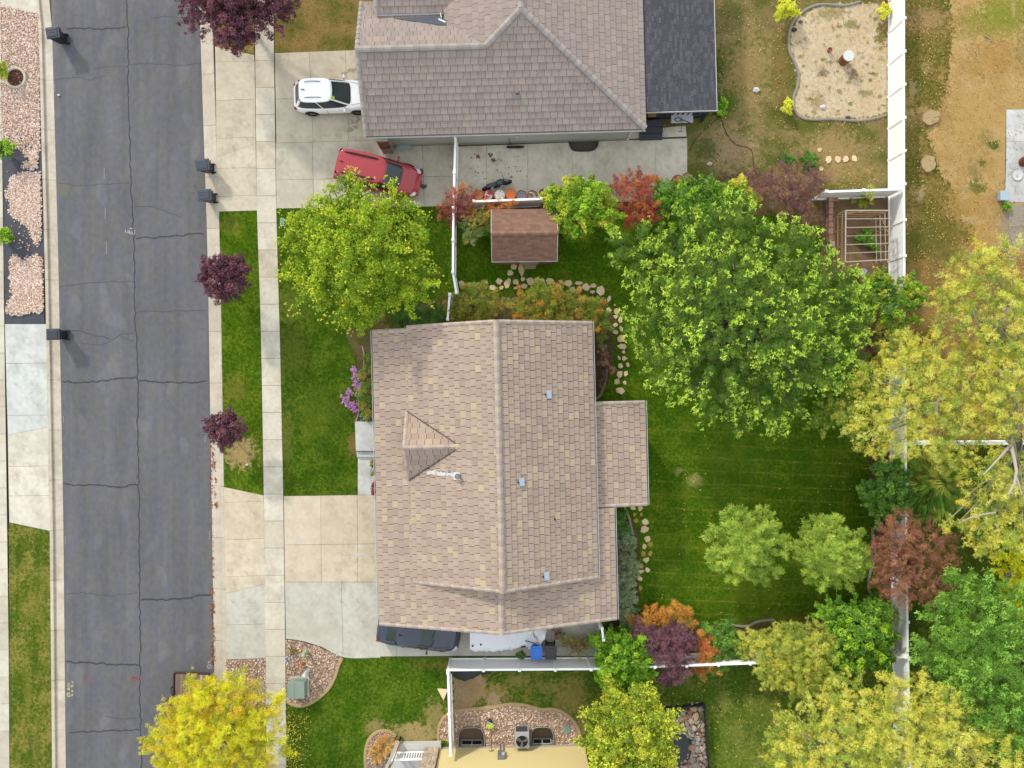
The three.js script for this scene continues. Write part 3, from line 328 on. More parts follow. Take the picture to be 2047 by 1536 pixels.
{
  tag(mesh('landscape_fabric', uneven(sheetGrid(-2, 88, 268, 648, 0.1, 40), 0.025, 1.4), M(C(66, 70, 82), 0.55, { bumpMap: at(clothTex, 0.9), bumpScale: 0.01 })), 'dark blue-black weed fabric showing between gravel heaps', 'ground cover');
  function sheetGrid(u0, u1, v0, v1, y, n) { const a = P(u0, v0, y), b = P(u1, v1, y); return worldUV(new THREE.PlaneGeometry(b.x - a.x, b.z - a.z, 12, n).rotateX(-Math.PI / 2).translate((a.x + b.x) / 2, y, (a.z + b.z) / 2)); }
  const bed = tag(mesh('gravel_bed', slab(px([[-2, 8], [76, 30], [79, 290], [-2, 290]], 0.1), 0.1, -0.05), M(C(215, 182, 160), 0.95, { bumpMap: at(roughTex, 0.6), bumpScale: 0.03 })), 'pink gravel bed past the far kerb', 'gravel bed', null, 'structure');
  pebbles('gravel', 'loose pink gravel on the far side around a round mulch ring', [px([[0, 10], [77, 30], [81, 300], [60, 318], [38, 300], [0, 288]], 0.1)], 0.1, 0.055, 0.045, pink, 21);
  const heap = (pts, label, seed, hgt) => pebbles('gravel_heap', label, [px(pts, 0.1), grow(px(pts, 0.1), -0.15)], 0.13, 0.05, 0.045, pink, seed);
  heap([[46, 300], [78, 300], [78, 318], [66, 326], [50, 312]], 'small pink gravel clump on weed fabric', 22); heap([[50, 322], [74, 322], [77, 336], [60, 342], [42, 334]], 'thin scatter of pink gravel on weed fabric', 23);
  heap([[22, 352], [40, 346], [82, 344], [84, 470], [78, 494], [66, 482], [62, 466], [52, 452], [24, 436], [18, 420], [20, 400], [10, 398], [9, 384], [17, 378]], 'largest pink gravel heap spread over weed fabric', 24); heap([[22, 512], [30, 508], [44, 520], [72, 508], [86, 516], [88, 622], [78, 630], [66, 626], [40, 632], [16, 628], [12, 616], [24, 590], [18, 556]], 'pink gravel heap nearest the white concrete apron', 25);
  pebbles('gravel_scatter', 'stray pebbles lying on weed fabric', [px([[12, 330], [60, 440], [80, 510], [20, 520]], 0.1)], 0.12, 0.3, 0.04, pink, 26);
  const b2 = [[572, 1279], [600, 1283], [640, 1295], [684, 1315], [676, 1330], [670, 1350], [656, 1376], [628, 1400], [604, 1410], [572, 1404]]; tag(mesh('gravel_bed', slab(px(b2, 0.1), 0.112, -0.05), M(C(196, 164, 142), 0.95, { bumpMap: at(roughTex, 0.6), bumpScale: 0.03 })), 'brown gravel bed around the green utility box', 'gravel bed', null, 'structure'); pebbles('gravel', 'pinkish brown gravel around the green utility box', [px(b2, 0.1)], 0.112, 0.075, 0.045, mixed, 27);
  tag(mesh('bed_edging', sweep(px([[684, 1316], [676, 1332], [670, 1352], [656, 1378], [628, 1402], [604, 1412], [585, 1410], [571, 1402]], 0.15), 0.2, 0, 0.17, 0.04, false, 50), MT.edging), 'curved tan concrete edging of the utility box gravel bed', 'edging');
  const b3 = [[451, 1319], [530, 1318], [532, 1420], [454, 1420]]; tag(mesh('gravel_bed', slab(px(b3, 0.1), 0.112, -0.05), M(C(196, 164, 142), 0.95, { bumpMap: at(roughTex, 0.6), bumpScale: 0.03 })), 'gravel strip between kerb and sidewalk above the yellow tree', 'gravel bed', null, 'structure'); pebbles('gravel', 'brown gravel at the top edge of the yellow street tree', [px(b3, 0.1)], 0.112, 0.08, 0.045, mixed, 28);
  const b4 = [[908, 1424], [950, 1420], [985, 1417], [1020, 1411], [1050, 1413], [1080, 1421], [1112, 1421], [1136, 1436], [1152, 1455], [1161, 1480], [1161, 1491], [907, 1496]]; tag(mesh('gravel_bed', slab(px(b4, 0.1), 0.112, -0.05, [holes[1], holes[2]]), M(C(206, 178, 152), 0.95, { bumpMap: at(roughTex, 0.6), bumpScale: 0.03 })), 'tan gravel bed along the yellow wall', 'gravel bed', null, 'structure'); pebbles('gravel', 'tan gravel around the air conditioner beside the yellow wall', [px(b4, 0.1)], 0.112, 0.075, 0.045, mixed.map((c) => c.clone().multiplyScalar(1.12)), 29);
  tag(mesh('bed_edging', sweep(px([[907, 1422], [930, 1420], [950, 1418], [985, 1415], [1020, 1409], [1050, 1411], [1080, 1419], [1112, 1420], [1138, 1434], [1154, 1454], [1163, 1482]], 0.15), 0.2, 0, 0.17, 0.04, false, 60), MT.edging), 'wavy tan edging of the gravel bed along the yellow wall', 'edging');
  const b5 = [[732, 1540], [732, 1500], [740, 1478], [756, 1466], [775, 1464], [792, 1474], [780, 1500], [770, 1540]]; tag(mesh('gravel_bed', slab(px(b5, 0.1), 0.112, -0.05), M(C(200, 170, 150), 0.95, { bumpMap: at(roughTex, 0.6), bumpScale: 0.03 })), 'rounded gravel bed left of the porch', 'gravel bed', null, 'structure'); pebbles('gravel', 'gravel under the dry plant left of the porch', [px(b5, 0.1)], 0.112, 0.085, 0.045, mixed, 30);
  tag(mesh('bed_edging', sweep(px([[732, 1560], [731, 1500], [740, 1476], [756, 1464], [775, 1463], [791, 1472]], 0.15), 0.2, 0, 0.17, 0.04, false, 40), MT.edging), 'tan edging round the gravel bed left of the porch', 'edging');
  const b6 = [[880, 1480], [878, 1462], [886, 1442], [900, 1428], [905, 1484]]; tag(mesh('gravel_bed', slab(px(b6, 0.1), 0.112, -0.05), M(C(206, 178, 152), 0.95)), 'small gravel wedge outside the white fence', 'gravel bed', null, 'structure'); pebbles('gravel', 'gravel wedge between porch and white fence', [px(b6, 0.1)], 0.112, 0.08, 0.045, mixed, 31);
  tag(mesh('bed_edging', sweep(px([[877, 1484], [876, 1462], [884, 1440], [901, 1424]], 0.15), 0.18, 0, 0.17, 0.04, false, 24), MT.edging), 'short curved tan edging outside the white fence', 'edging');
  tag(mesh('bed_edging', sweep(px([[1720, 3], [1700, 9], [1680, 11], [1660, 9], [1638, 9], [1615, 17], [1592, 35], [1581, 55], [1577, 80], [1580, 105], [1592, 130], [1597, 150], [1595, 172], [1588, 190], [1587, 210], [1593, 228], [1608, 237], [1630, 239], [1660, 238], [1690, 240], [1720, 241], [1748, 237], [1772, 230]], 0.15), 0.15, 0, 0.2, 0.04, false, 110), MT.edgeGrey), 'wavy grey concrete edging around the sand bed', 'edging');
  tag(mesh('bed_edging', sweep(px([[1745, 1055], [1746, 1075], [1751, 1100], [1750, 1120], [1742, 1142], [1737, 1165], [1738, 1180], [1743, 1192]], 0.15), 0.16, 0, 0.17, 0.04, false, 40), MT.edgeGrey), 'thin wavy edging between the lawn and the russet tree bed', 'edging');
  tag(mesh('bed_edging', sweep(px([[1440, 1248], [1470, 1252], [1495, 1253], [1515, 1244], [1548, 1240]], 0.15), 0.16, 0, 0.17, 0.04, false, 24), MT.edgeGrey), 'low edging along the bottom of the back lawn', 'edging');
  tag(mesh('bed_edging', sweep(px([[1190, 800], [1200, 790], [1208, 770], [1212, 745], [1210, 715], [1203, 690], [1204, 670]], 0.15), 0.16, 0, 0.18, 0.04, false, 30), MT.edgeGrey), 'curved edging round the dark twiggy bush behind the house', 'edging');
  tag(mesh('bed_edging', sweep(px([[1246, 1012], [1252, 1022], [1258, 1038], [1262, 1055], [1266, 1070]], 0.15), 0.16, 0, 0.18, 0.04, false, 24), MT.edgeGrey), 'short edging below the patio roof', 'edging');
  tag(mesh('bed_edging', sweep(px([[724, 692], [728, 710], [727, 735], [722, 760], [716, 790], [718, 818], [712, 842]], 0.15), 0.1, 0, 0.16, 0.03, false, 30), MT.edgeGrey), 'thin edging of the front flower bed', 'edging');
}
function stoneGeo(rx, rz, h, seed, flat = 0.75) { const q = rng(seed), n = 5 + Math.floor(q() * 2.4), pts = []; for (let i = 0; i < n; i++) { const a = ((i + 0.55 * (q() - 0.5)) / n) * 2 * Math.PI, k = 0.78 + 0.36 * q(); pts.push(new THREE.Vector2(Math.cos(a) * rx * k, Math.sin(a) * rz * k)); } return new THREE.ExtrudeGeometry(new THREE.Shape(pts), { depth: h, bevelEnabled: true, bevelSize: Math.min(rx, rz) * 0.12, bevelThickness: h * 0.3, bevelSegments: 1, steps: 1 }).rotateX(-Math.PI / 2); }
const sandstone = [[228, 202, 162], [222, 194, 152], [234, 210, 172], [218, 190, 148], [228, 200, 166]].map((c) => M(C(...c, 1.25), 0.92, { bumpMap: roughTex, bumpScale: 0.01 })), gold = [[196, 168, 60], [206, 170, 84]].map((c) => M(C(...c), 0.92));
function stonePath(label, list, seed) { const o = base('stone_path', P(list[0][0], list[0][1], 0.1), 0, label, 'path', null, 'structure'); list.forEach(([u, v, w, h, y], i) => { const m = mesh('stepping_stone', stoneGeo((w * K) * 0.53, (h * K) * 0.53, 0.05, seed + i * 7), y ? gold[i % 2] : pick(sandstone), o), p = P(u, v, 0.1); m.position.set(p.x - o.position.x, 0, p.z - o.position.z); m.rotation.y = rr(-0.4, 0.4); }); return o; }
const zz = (x, y, w, h, k) => [860 + x / 4.652, 520 + y / 4.652, w / 4.652, h / 4.652, k];
stonePath('path of tan stepping stones curving from the shed to the patio roof', [[775, 62, 60, 56], [845, 92, 52, 116], [744, 122, 52, 50], [292, 232, 54, 84], [365, 232, 46, 50], [442, 220, 40, 28], [512, 212, 52, 38], [580, 258, 60, 48], [640, 200, 52, 62], [663, 258, 46, 36], [719, 220, 52, 88], [795, 204, 58, 46], [790, 262, 38, 24], [862, 180, 40, 40], [874, 245, 60, 48], [930, 198, 68, 66], [985, 188, 42, 40], [1048, 192, 32, 62], [1118, 198, 70, 60], [1190, 250, 62, 58], [1214, 203, 42, 36], [1284, 222, 66, 62], [1324, 278, 46, 50], [1388, 274, 46, 50], [1380, 216, 72, 28], [1448, 254, 62, 60], [1513, 242, 52, 44], [1508, 298, 46, 34], [1586, 290, 66, 92], [1664, 360, 34, 58], [1605, 386, 54, 56], [1714, 418, 18, 18], [1660, 470, 54, 60], [1734, 476, 54, 56], [1728, 528, 44, 36], [1768, 556, 38, 50], [1722, 608, 44, 36], [1776, 644, 30, 58], [1722, 672, 44, 38], [1775, 732, 76, 60], [1784, 808, 76, 48], [1798, 856, 34, 34], [1757, 910, 26, 40], [1804, 914, 56, 42], [1770, 984, 44, 44], [1836, 974, 30, 40], [1763, 1064, 52, 70], [1820, 1058, 36, 60], [1738, 1132, 56, 54], [1809, 1142, 30, 46], [1765, 1216, 92, 58], [430, 284, 38, 30]].map((a) => zz(...a)), 100);
const yy = (x, y, w, h, k) => [1180 + x / 4.8, 980 + y / 4.8, w / 4.8, h / 4.8, k];
stonePath('short row of pale and gold stepping stones beside the grey juniper hedge', [[410, 172, 46, 40], [480, 178, 42, 46], [424, 232, 36, 36, 1], [488, 234, 28, 36, 1], [438, 294, 42, 44, 1], [528, 306, 68, 52], [522, 380, 74, 62], [546, 468, 56, 52], [574, 520, 44, 50, 1], [516, 540, 44, 46], [506, 614, 42, 50, 1], [574, 606, 40, 44, 1], [536, 672, 58, 58], [488, 728, 42, 42, 1], [480, 782, 72, 36], [548, 766, 42, 44], [474, 850, 44, 46], [478, 940, 36, 50, 1]].map((a) => yy(...a)), 300);
stonePath('faint row of sunken stepping stones in the dry back yard', [[1657, 320, 11, 13], [1675, 319, 12, 14], [1691, 318, 11, 13], [1708, 317, 9, 13], [1641, 338, 10, 10], [1638, 300, 9, 9]], 400);
// ---------------------------------------------------------------- roofs laid shingle by shingle
function clip(poly, planePts) { let out = poly; const n = planePts.length, area = planePts.reduce((s, p, i) => s + p[0] * planePts[(i + 1) % n][1] - planePts[(i + 1) % n][0] * p[1], 0), sg = Math.sign(area); for (let i = 0; i < n && out.length; i++) { const a = planePts[i], b = planePts[(i + 1) % n], side = (p) => sg * ((b[0] - a[0]) * (p[1] - a[1]) - (b[1] - a[1]) * (p[0] - a[0])), inp = out; out = []; for (let k = 0; k < inp.length; k++) { const p = inp[k], q = inp[(k + 1) % inp.length], sp = side(p), sq = side(q); if (sp >= 0) out.push(p); if ((sp > 0 && sq < 0) || (sp < 0 && sq > 0)) { const t = sp / (sp - sq); out.push([p[0] + (q[0] - p[0]) * t, p[1] + (q[1] - p[1]) * t]); } } } return out; }
// O: a point on the eave, A: along the eave, polys: convex outlines in the plane
function shingles(O, A, polys, s) {
  const nrm = polys[0][1].clone().sub(polys[0][0]).cross(polys[0][2].clone().sub(polys[0][0])).normalize(); if (nrm.y < 0) nrm.negate();
  A = A.clone().normalize(); let B = nrm.clone().cross(A).normalize(); if (B.y < 0) { B.negate(); }
  const out = [], to2 = (p) => { const d = p.clone().sub(O); return [d.dot(A), d.dot(B)]; };
  for (const poly of polys) {
    const p2 = poly.map(to2), a0 = Math.min(...p2.map((p) => p[0])), a1 = Math.max(...p2.map((p) => p[0])), b0 = Math.min(...p2.map((p) => p[1])), b1 = Math.max(...p2.map((p) => p[1]));
    for (let j = Math.floor(b0 / s.exp); j * s.exp < b1; j++) {
      const sh = ((j * 0.5 + 0.17 * Math.sin(j * 2.7)) % 1) * s.w;
      for (let i = Math.floor((a0 - sh) / s.w) - 1; i * s.w + sh < a1; i++) {
        const l = i * s.w + sh + s.gap / 2, r = (i + 1) * s.w + sh - s.gap / 2, d = j * s.exp - (s.rag ?? 0) * (((i * 7919 + j * 104729) % 13) / 13), u = (j + 1) * s.exp + 0.01, c = clip([[l, d], [r, d], [r, u], [l, u]], p2); if (c.length < 3) continue;
        let ar = 0; c.forEach((p, k) => { const q = c[(k + 1) % c.length]; ar += p[0] * q[1] - q[0] * p[1]; }); if (ar < 0.012 * s.w) continue;
        const lift = (i * 31 + j * 17) % 5 * 0.0025, top = c.map(([a, b]) => O.clone().addScaledVector(A, a).addScaledVector(B, b).addScaledVector(nrm, s.t * (1 - Math.max(0, Math.min(1, (b - d) / (u - d))) * 0.8) + 0.006 + lift)), bot = c.map(([a, b]) => O.clone().addScaledVector(A, a).addScaledVector(B, b).addScaledVector(nrm, 0.001)), pos = [], uv = [], T = (x, y, z, ...q) => { pos.push(...x.toArray(), ...y.toArray(), ...z.toArray()); for (const [a, b] of q) uv.push(a / 0.9, b / 0.9); };
        const flipped = A.clone().cross(B).dot(nrm) < 0;
        for (let k = 1; k < c.length - 1; k++) flipped ? T(top[0], top[k + 1], top[k], c[0], c[k + 1], c[k]) : T(top[0], top[k], top[k + 1], c[0], c[k], c[k + 1]);
        for (let k = 0; k < c.length; k++) { const m = (k + 1) % c.length; flipped ? (T(bot[k], top[m], bot[m], c[k], c[m], c[m]), T(bot[k], top[k], top[m], c[k], c[k], c[m])) : (T(bot[k], bot[m], top[m], c[k], c[m], c[m]), T(bot[k], top[m], top[k], c[k], c[m], c[k])); }
        const g = new THREE.BufferGeometry(); g.setAttribute('position', new THREE.Float32BufferAttribute(pos, 3)); g.setAttribute('uv', new THREE.Float32BufferAttribute(uv, 2)); g.computeVertexNormals();
        const pc = pick(s.cols), k = 0.93 + 0.14 * R(), col = new Float32Array(pos.length); for (let q = 0; q < pos.length; q += 3) { col[q] = pc.r * k; col[q + 1] = pc.g * k; col[q + 2] = pc.b * k; } g.setAttribute('color', new THREE.BufferAttribute(col, 3));
        g.userData = { a: ar, c: top[0].clone() }; out.push(g);
      }
    }
  }
  return out;
}
const deck = (pts, t, m, parent, name = 'roof_deck') => { const pos = [], n = pts.length, low = pts.map((p) => p.clone().add(V(0, -t, 0))), tri = (a, b, c) => pos.push(...a.toArray(), ...b.toArray(), ...c.toArray()); for (let i = 1; i < n - 1; i++) { tri(pts[0], pts[i], pts[i + 1]); tri(low[0], low[i + 1], low[i]); } for (let i = 0; i < n; i++) { const j = (i + 1) % n; tri(pts[i], low[i], low[j]); tri(pts[i], low[j], pts[j]); } const g = new THREE.BufferGeometry(); g.setAttribute('position', new THREE.Float32BufferAttribute(pos, 3)); g.computeVertexNormals(); return g; };
function layRoof(roof, list, m, most = 300) { list.sort((a, b) => Math.hypot(a.userData.c.x, a.userData.c.z) - Math.hypot(b.userData.c.x, b.userData.c.z)); const single = list.filter((g) => g.userData.a > 0.12).slice(0, most), set = new Set(single); for (const g of single) mesh('shingle', g, m, roof); const rest = list.filter((g) => !set.has(g)); if (rest.length) tag(mesh('shingle_field', rest, m, roof), null, null, null, 'stuff'); }
function ridgeCaps(roof, p, q, m, w = 0.17, len = 0.36, drop = 0.09, name = 'ridge_tile') { const d = q.clone().sub(p), L = d.length(), n = Math.round(L / len); d.normalize(); const s = V(-d.z, 0, d.x).normalize(), up = s.clone().cross(d); if (up.y < 0) up.negate(); for (let i = 0; i < n; i++) { const a = p.clone().addScaledVector(d, (i * L) / n), b = p.clone().addScaledVector(d, ((i + 1) * L) / n + 0.05), pos = [], h0 = 0.085, h1 = 0.055, k = 0.94 + 0.12 * R(), pr = (c, h, ww) => [c.clone().addScaledVector(s, -w * ww).addScaledVector(up, h - drop), c.clone().addScaledVector(s, -w * 0.5 * ww).addScaledVector(up, h - drop * 0.25), c.clone().addScaledVector(up, h + 0.01), c.clone().addScaledVector(s, w * 0.5 * ww).addScaledVector(up, h - drop * 0.25), c.clone().addScaledVector(s, w * ww).addScaledVector(up, h - drop)], A = pr(a, h0, 1), B = pr(b, h1, 0.92), tri = (x, y, z) => pos.push(...x.toArray(), ...y.toArray(), ...z.toArray()); for (let j = 0; j < 4; j++) { tri(A[j], B[j + 1], B[j]); tri(A[j], A[j + 1], B[j + 1]); } const low = A.map((v) => v.clone().addScaledVector(up, -0.05)); for (let j = 0; j < 4; j++) { tri(low[j], A[j + 1], A[j]); tri(low[j], low[j + 1], A[j + 1]); } const g = new THREE.BufferGeometry(); g.setAttribute('position', new THREE.Float32BufferAttribute(pos, 3)); g.setAttribute('uv', new THREE.Float32BufferAttribute(new Float32Array(pos.length / 3 * 2).map((_, t) => pos[(t >> 1) * 3 + (t & 1 ? 2 : 0)]), 2)); g.computeVertexNormals(); mesh(name, g, m[i % m.length], roof); } }
const shingleMat = new THREE.MeshStandardMaterial({ vertexColors: true, color: 0xffffff, roughness: 0.93, bumpMap: shakeTex, bumpScale: 0.006, map: tileTex(256, (x, y) => 0.9 + 0.18 * per(x, y, 8, 4, 7) * 0.5 + 0.06 + 0.08 * (R() - 0.5), true) });
shingleMat.side = THREE.DoubleSide;
// ---------------------------------------------------------------- the tan roofed house
const TH1 = 0.02376;
{
  const house = base('house', V(0, 0.13, 0), TH1, 'house with tan and brown shingle roof and small triangular dormer', 'house'), q = (x, z, h) => V(x, h - 0.13, z), lowL = (x) => 2.9 + (x + 7.72) * 0.2915, lowR = (x) => 2.9 + (5.54 - x) * 0.3125;
  const wallM = M(C(212, 198, 176), 0.9, { bumpMap: at(roughTex, 1), bumpScale: 0.006 });
  const gable = (z0, z1, list) => { const s = new THREE.Shape(list.map(([x, h]) => new THREE.Vector2(x, h - 0.13))); return new THREE.ExtrudeGeometry(s, { depth: z1 - z0, bevelEnabled: false }).translate(0, 0, z0); };
  mesh('wall', [gable(-2.95, 10.6, [[-5.4, -0.05], [4.15, -0.05], [4.15, 3.35], [-0.75, 5.6], [-5.4, 3.45]]), gable(10.604, 12.9, [[-7.2, -0.05], [5.1, -0.05], [5.1, 2.82], [-0.86, 4.7], [-7.2, 2.85]]), box(1.6, 2.7, 2.4, -6.2, 1.2, 11.7), box(2.4, 2.6, 5.4, 5.5, 1.2, 4.05)], wallM, house);
  const d = mesh('garage_door', box(0.05, 2.2, 4.6, -5.43, 1.1, 7.6), MT.white, house); for (const y of [0.55, 1.1, 1.65]) mesh('panel', box(0.02, 0.5, 4.5, -5.465, y - 0.2, 7.6), MT.vinyl, d);
  for (const z of [2.3, 4.4]) mesh('porch_post', rbox(0.14, 2.7, 0.14, 0.02, -7.35, 1.4, z), MT.white, house);
  mesh('porch_rail', [box(0.5, 0.05, 0.06, -7.55, 1.25, 2.28), box(0.5, 0.05, 0.06, -7.55, 0.55, 2.28), box(0.06, 1.1, 0.06, -7.78, 0.75, 2.28), ...[0.12, 0.24, 0.36].map((x) => box(0.03, 0.7, 0.03, -7.78 + x, 0.9, 2.28))], MT.white, house); mesh('porch_rail', [box(0.05, 0.05, 0.5, -7.7, 1.25, 4.6), box(0.06, 1.1, 0.06, -7.7, 0.75, 4.82)], MT.white, house);
  const roofM = M(C(92, 80, 74), 0.95), up = [q(-5.72, -3.35, 3.5), q(-5.72, 10.83, 3.5), q(-0.75, 10.83, 5.8), q(-0.75, -3.35, 5.8)], upR = [q(4.48, -3.35, 3.4), q(4.48, 10.83, 3.4), q(-0.75, 10.83, 5.8), q(-0.75, -3.35, 5.8)];
  const L1 = [q(-7.72, -3.2, 2.9), q(-7.72, 10.5, 2.9), q(-5.4, 10.5, lowL(-5.4)), q(-5.4, -3.2, lowL(-5.4))], L2 = [q(-7.72, 10.5, 2.9), q(-7.72, 13.3, 2.9), q(-0.86, 13.3, 4.9), q(-0.86, 10.5, 4.9)];
  const R1 = [q(5.54, 7.05, 2.9), q(5.54, 10.5, 2.9), q(4.1, 10.5, lowR(4.1)), q(4.1, 7.05, lowR(4.1))], R2 = [q(5.54, 10.5, 2.9), q(5.54, 13.3, 2.9), q(-0.86, 13.3, 4.9), q(-0.86, 10.5, 4.9)];
  const pat = [q(7.45, 1.12, 2.6), q(7.45, 7, 2.6), q(4.3, 7, 3.0), q(4.3, 1.12, 3.0)];
  const dn = [q(-5.86, 1.42, 3.45), q(-5.86, 3.27, 4.78), q(-2.92, 3.27, 4.78)], ds = [q(-5.86, 5.14, 3.45), q(-5.86, 3.27, 4.78), q(-2.92, 3.27, 4.78)];
  const roof = mesh('roof', [up, upR, L1, L2, R1, R2, pat].map((p) => deck(p, 0.1)), roofM, house);
  const cols = [[190, 167, 150], [186, 162, 146], [192, 169, 152], [186, 164, 148], [189, 165, 149], [182, 160, 144], [190, 168, 152], [188, 165, 148], [191, 169, 151], [187, 165, 149], [197, 175, 152], [201, 180, 152], [181, 160, 145]].map((c) => C(...c, 1.38)), s = { exp: 0.325, w: 0.42, gap: 0.026, t: 0.04, rag: 0.012, cols }, Z = V(0, 0, 1);
  layRoof(roof, [...shingles(up[0], Z, [up], s), ...shingles(upR[0], Z, [upR], s), ...shingles(L1[0], Z, [L1, L2], s), ...shingles(R1[0], Z, [R1, R2], s), ...shingles(pat[0], Z, [pat], s)], shingleMat);
  const dor = mesh('dormer', [deck(dn, 0.06), deck(ds, 0.06), gable(0, 0.06, [[-1.8, 3.44], [1.8, 3.44], [0, 4.7]]).rotateY(-Math.PI / 2).translate(-5.6, 0, 3.27)], roofM, house); for (const g of [...shingles(dn[0], V(1, 0, 0), [dn], { ...s, exp: 0.36, w: 0.42, gap: 0.024 }), ...shingles(ds[0], V(1, 0, 0), [ds], { ...s, exp: 0.36, w: 0.42, gap: 0.024 })]) mesh('shingle', g, shingleMat, dor);
  for (const k of [-1, 1]) mesh('valley', beam(q(-5.8, 3.27 + k * 1.9, 3.56), q(-2.9, 3.27 + k * 0.06, 4.86), 0.035, 0.02), M(C(74, 62, 58), 0.9), dor);
  const caps = [C(190, 172, 160), C(198, 180, 166), C(182, 166, 156), C(202, 184, 164)].map((c) => M(c.multiplyScalar(1.2), 0.93, { bumpMap: shakeTex, bumpScale: 0.005 }));
  ridgeCaps(roof, q(-0.75, -3.35, 5.84), q(-0.75, 10.83, 5.84), caps, 0.17, 0.3); ridgeCaps(roof, q(-0.86, 10.8, 4.94), q(-0.86, 13.3, 4.94), caps, 0.17, 0.3); ridgeCaps(dor, q(-5.9, 3.27, 4.81), q(-3.0, 3.27, 4.81), caps, 0.13, 0.36, 0.1); ridgeCaps(dor, q(-3.1, 3.27, 4.8), q(-2.78, 3.27, 4.8), [M(C(222, 206, 160), 0.9)], 0.16, 0.32, 0.05);
  const trim = (a, b) => ridgeCaps(roof, a, b, caps, 0.11, 0.34, 0.05, 'rake_tile');
  trim(up[0].clone().add(V(0, 0.0, 0.08)), up[3].clone().add(V(-0.1, 0, 0.08))); trim(upR[0].clone().add(V(0, 0, 0.08)), upR[3].clone().add(V(0.1, 0, 0.08))); trim(up[1].clone().add(V(0.1, 0.02, -0.06)), up[2].clone().add(V(0, 0, -0.06))); trim(upR[1].clone().add(V(0, 0, -0.06)), upR[2].clone().add(V(0, 0, -0.06)));
  trim(L1[0].clone().add(V(0, 0, 0.08)), q(-5.75, -3.12, lowL(-5.75))); trim(L2[1].clone().add(V(0, 0, -0.06)), L2[2].clone().add(V(-0.1, 0, -0.06))); trim(R2[1].clone().add(V(0, 0, -0.06)), R2[2].clone().add(V(0.1, 0, -0.06))); trim(pat[0].clone().add(V(0, 0, 0.08)), pat[3].clone().add(V(0.3, 0, 0.08))); trim(pat[1].clone().add(V(0, 0, -0.06)), pat[2].clone().add(V(0.3, 0, -0.06)));
  ridgeCaps(dor, q(-5.84, 1.42, 3.46), q(-5.84, 3.2, 4.74), caps, 0.1, 0.36, 0.03, 'rake_tile'); ridgeCaps(dor, q(-5.84, 5.14, 3.46), q(-5.84, 3.34, 4.74), caps, 0.1, 0.36, 0.03, 'rake_tile');
  const gut = (a, b, s2, dd) => mesh('gutter', [beam(a.clone().add(V(s2 * 0.05, -0.1, 0)), b.clone().add(V(s2 * 0.05, -0.1, 0)), 0.02, 0.1), beam(a.clone().add(V(s2 * 0.115, -0.03, 0)), b.clone().add(V(s2 * 0.115, -0.03, 0)), 0.022, 0.1), beam(a.clone().add(V(s2 * 0.02, -0.04, 0)), b.clone().add(V(s2 * 0.02, -0.04, 0)), 0.014, 0.1)], MT.fascia, house);
  gut(L1[0], L2[1], -1); gut(upR[0], upR[1], 1); gut(R1[0], R2[1], 1); gut(pat[0], pat[1], 1); gut(up[0].clone().add(V(0, 0.02, 0.05)), up[0].clone().add(V(0, 0.02, 0.1)), -1);
  // flashings, vents
  const onR = (x, z) => q(x, z, 3.4 + (4.48 - x) * 0.4589 + 0.06), vent = M(C(206, 224, 240), 0.35, { metalness: 0.2 }), tilt = Math.atan(0.4589);
  for (const [u, v] of [[1098, 789], [1043, 961], [1093, 1152]]) { const w = P(u, v, 4.8), x = w.x * Math.cos(TH1) - w.z * Math.sin(TH1), z = w.x * Math.sin(TH1) + w.z * Math.cos(TH1), p = onR(x, z), g = mesh('roof_vent', new RoundedBoxGeometry(0.3, 0.07, 0.44, 2, 0.02).rotateZ(-tilt).translate(p.x, p.y + 0.03, p.z), vent, house); mesh('vent_pipe', cyl(0.045, 0.045, 0.25, p.x - 0.2, p.y - 0.02, p.z, 10), MT.blackGloss, g); }
  { const p = onR(2.12, 7.3); mesh('vent_pipe', cyl(0.05, 0.05, 0.3, p.x, p.y - 0.05, p.z, 12), MT.black, house); }
  const onL = (x, z) => q(x, z, 3.5 + (x + 5.72) * 0.4628), base0 = onL(-3.05, 4.85), tl = Math.atan(0.4628);
  const vp = mesh('roof_vent', [new RoundedBoxGeometry(0.4, 0.05, 0.42, 2, 0.015).rotateZ(tl).translate(base0.x, base0.y + 0.08, base0.z), cyl(0.13, 0.09, 0.35, base0.x + 0.05, base0.y + 0.03, base0.z - 0.02, 18)], MT.white, house); mesh('vent_cap', cyl(0.16, 0.12, 0.1, base0.x + 0.05, base0.y + 0.36, base0.z - 0.02, 18), MT.greyMetal, vp);
  const st = (z0, z1, x0, x1, m) => { const g = new THREE.PlaneGeometry(1, 1, 14, 4).rotateX(-Math.PI / 2), p = g.attributes.position; for (let i = 0; i < p.count; i++) { const a = p.getX(i) + 0.5, b = p.getZ(i) + 0.5, x = x0 + (x1 - x0) * a, e = 0.06 * n2(a * 9, b * 3) * (b === 0 || b === 1 ? 1 : 0), z = z0 + (z1 - z0) * (0.5 + (b - 0.5) * (0.35 + 0.65 * Math.sqrt(a))) + e, t = onL(x, z); p.setXYZ(i, t.x, t.y + 0.052, t.z); } g.computeVertexNormals(); return mesh('stain', worldUV(g), m, roof); };
  st(4.55, 4.86, -4.95, -3.2, M(C(236, 232, 232), 0.8)); st(4.5, 4.7, -4.2, -3.2, M(C(206, 196, 190), 0.85));
}
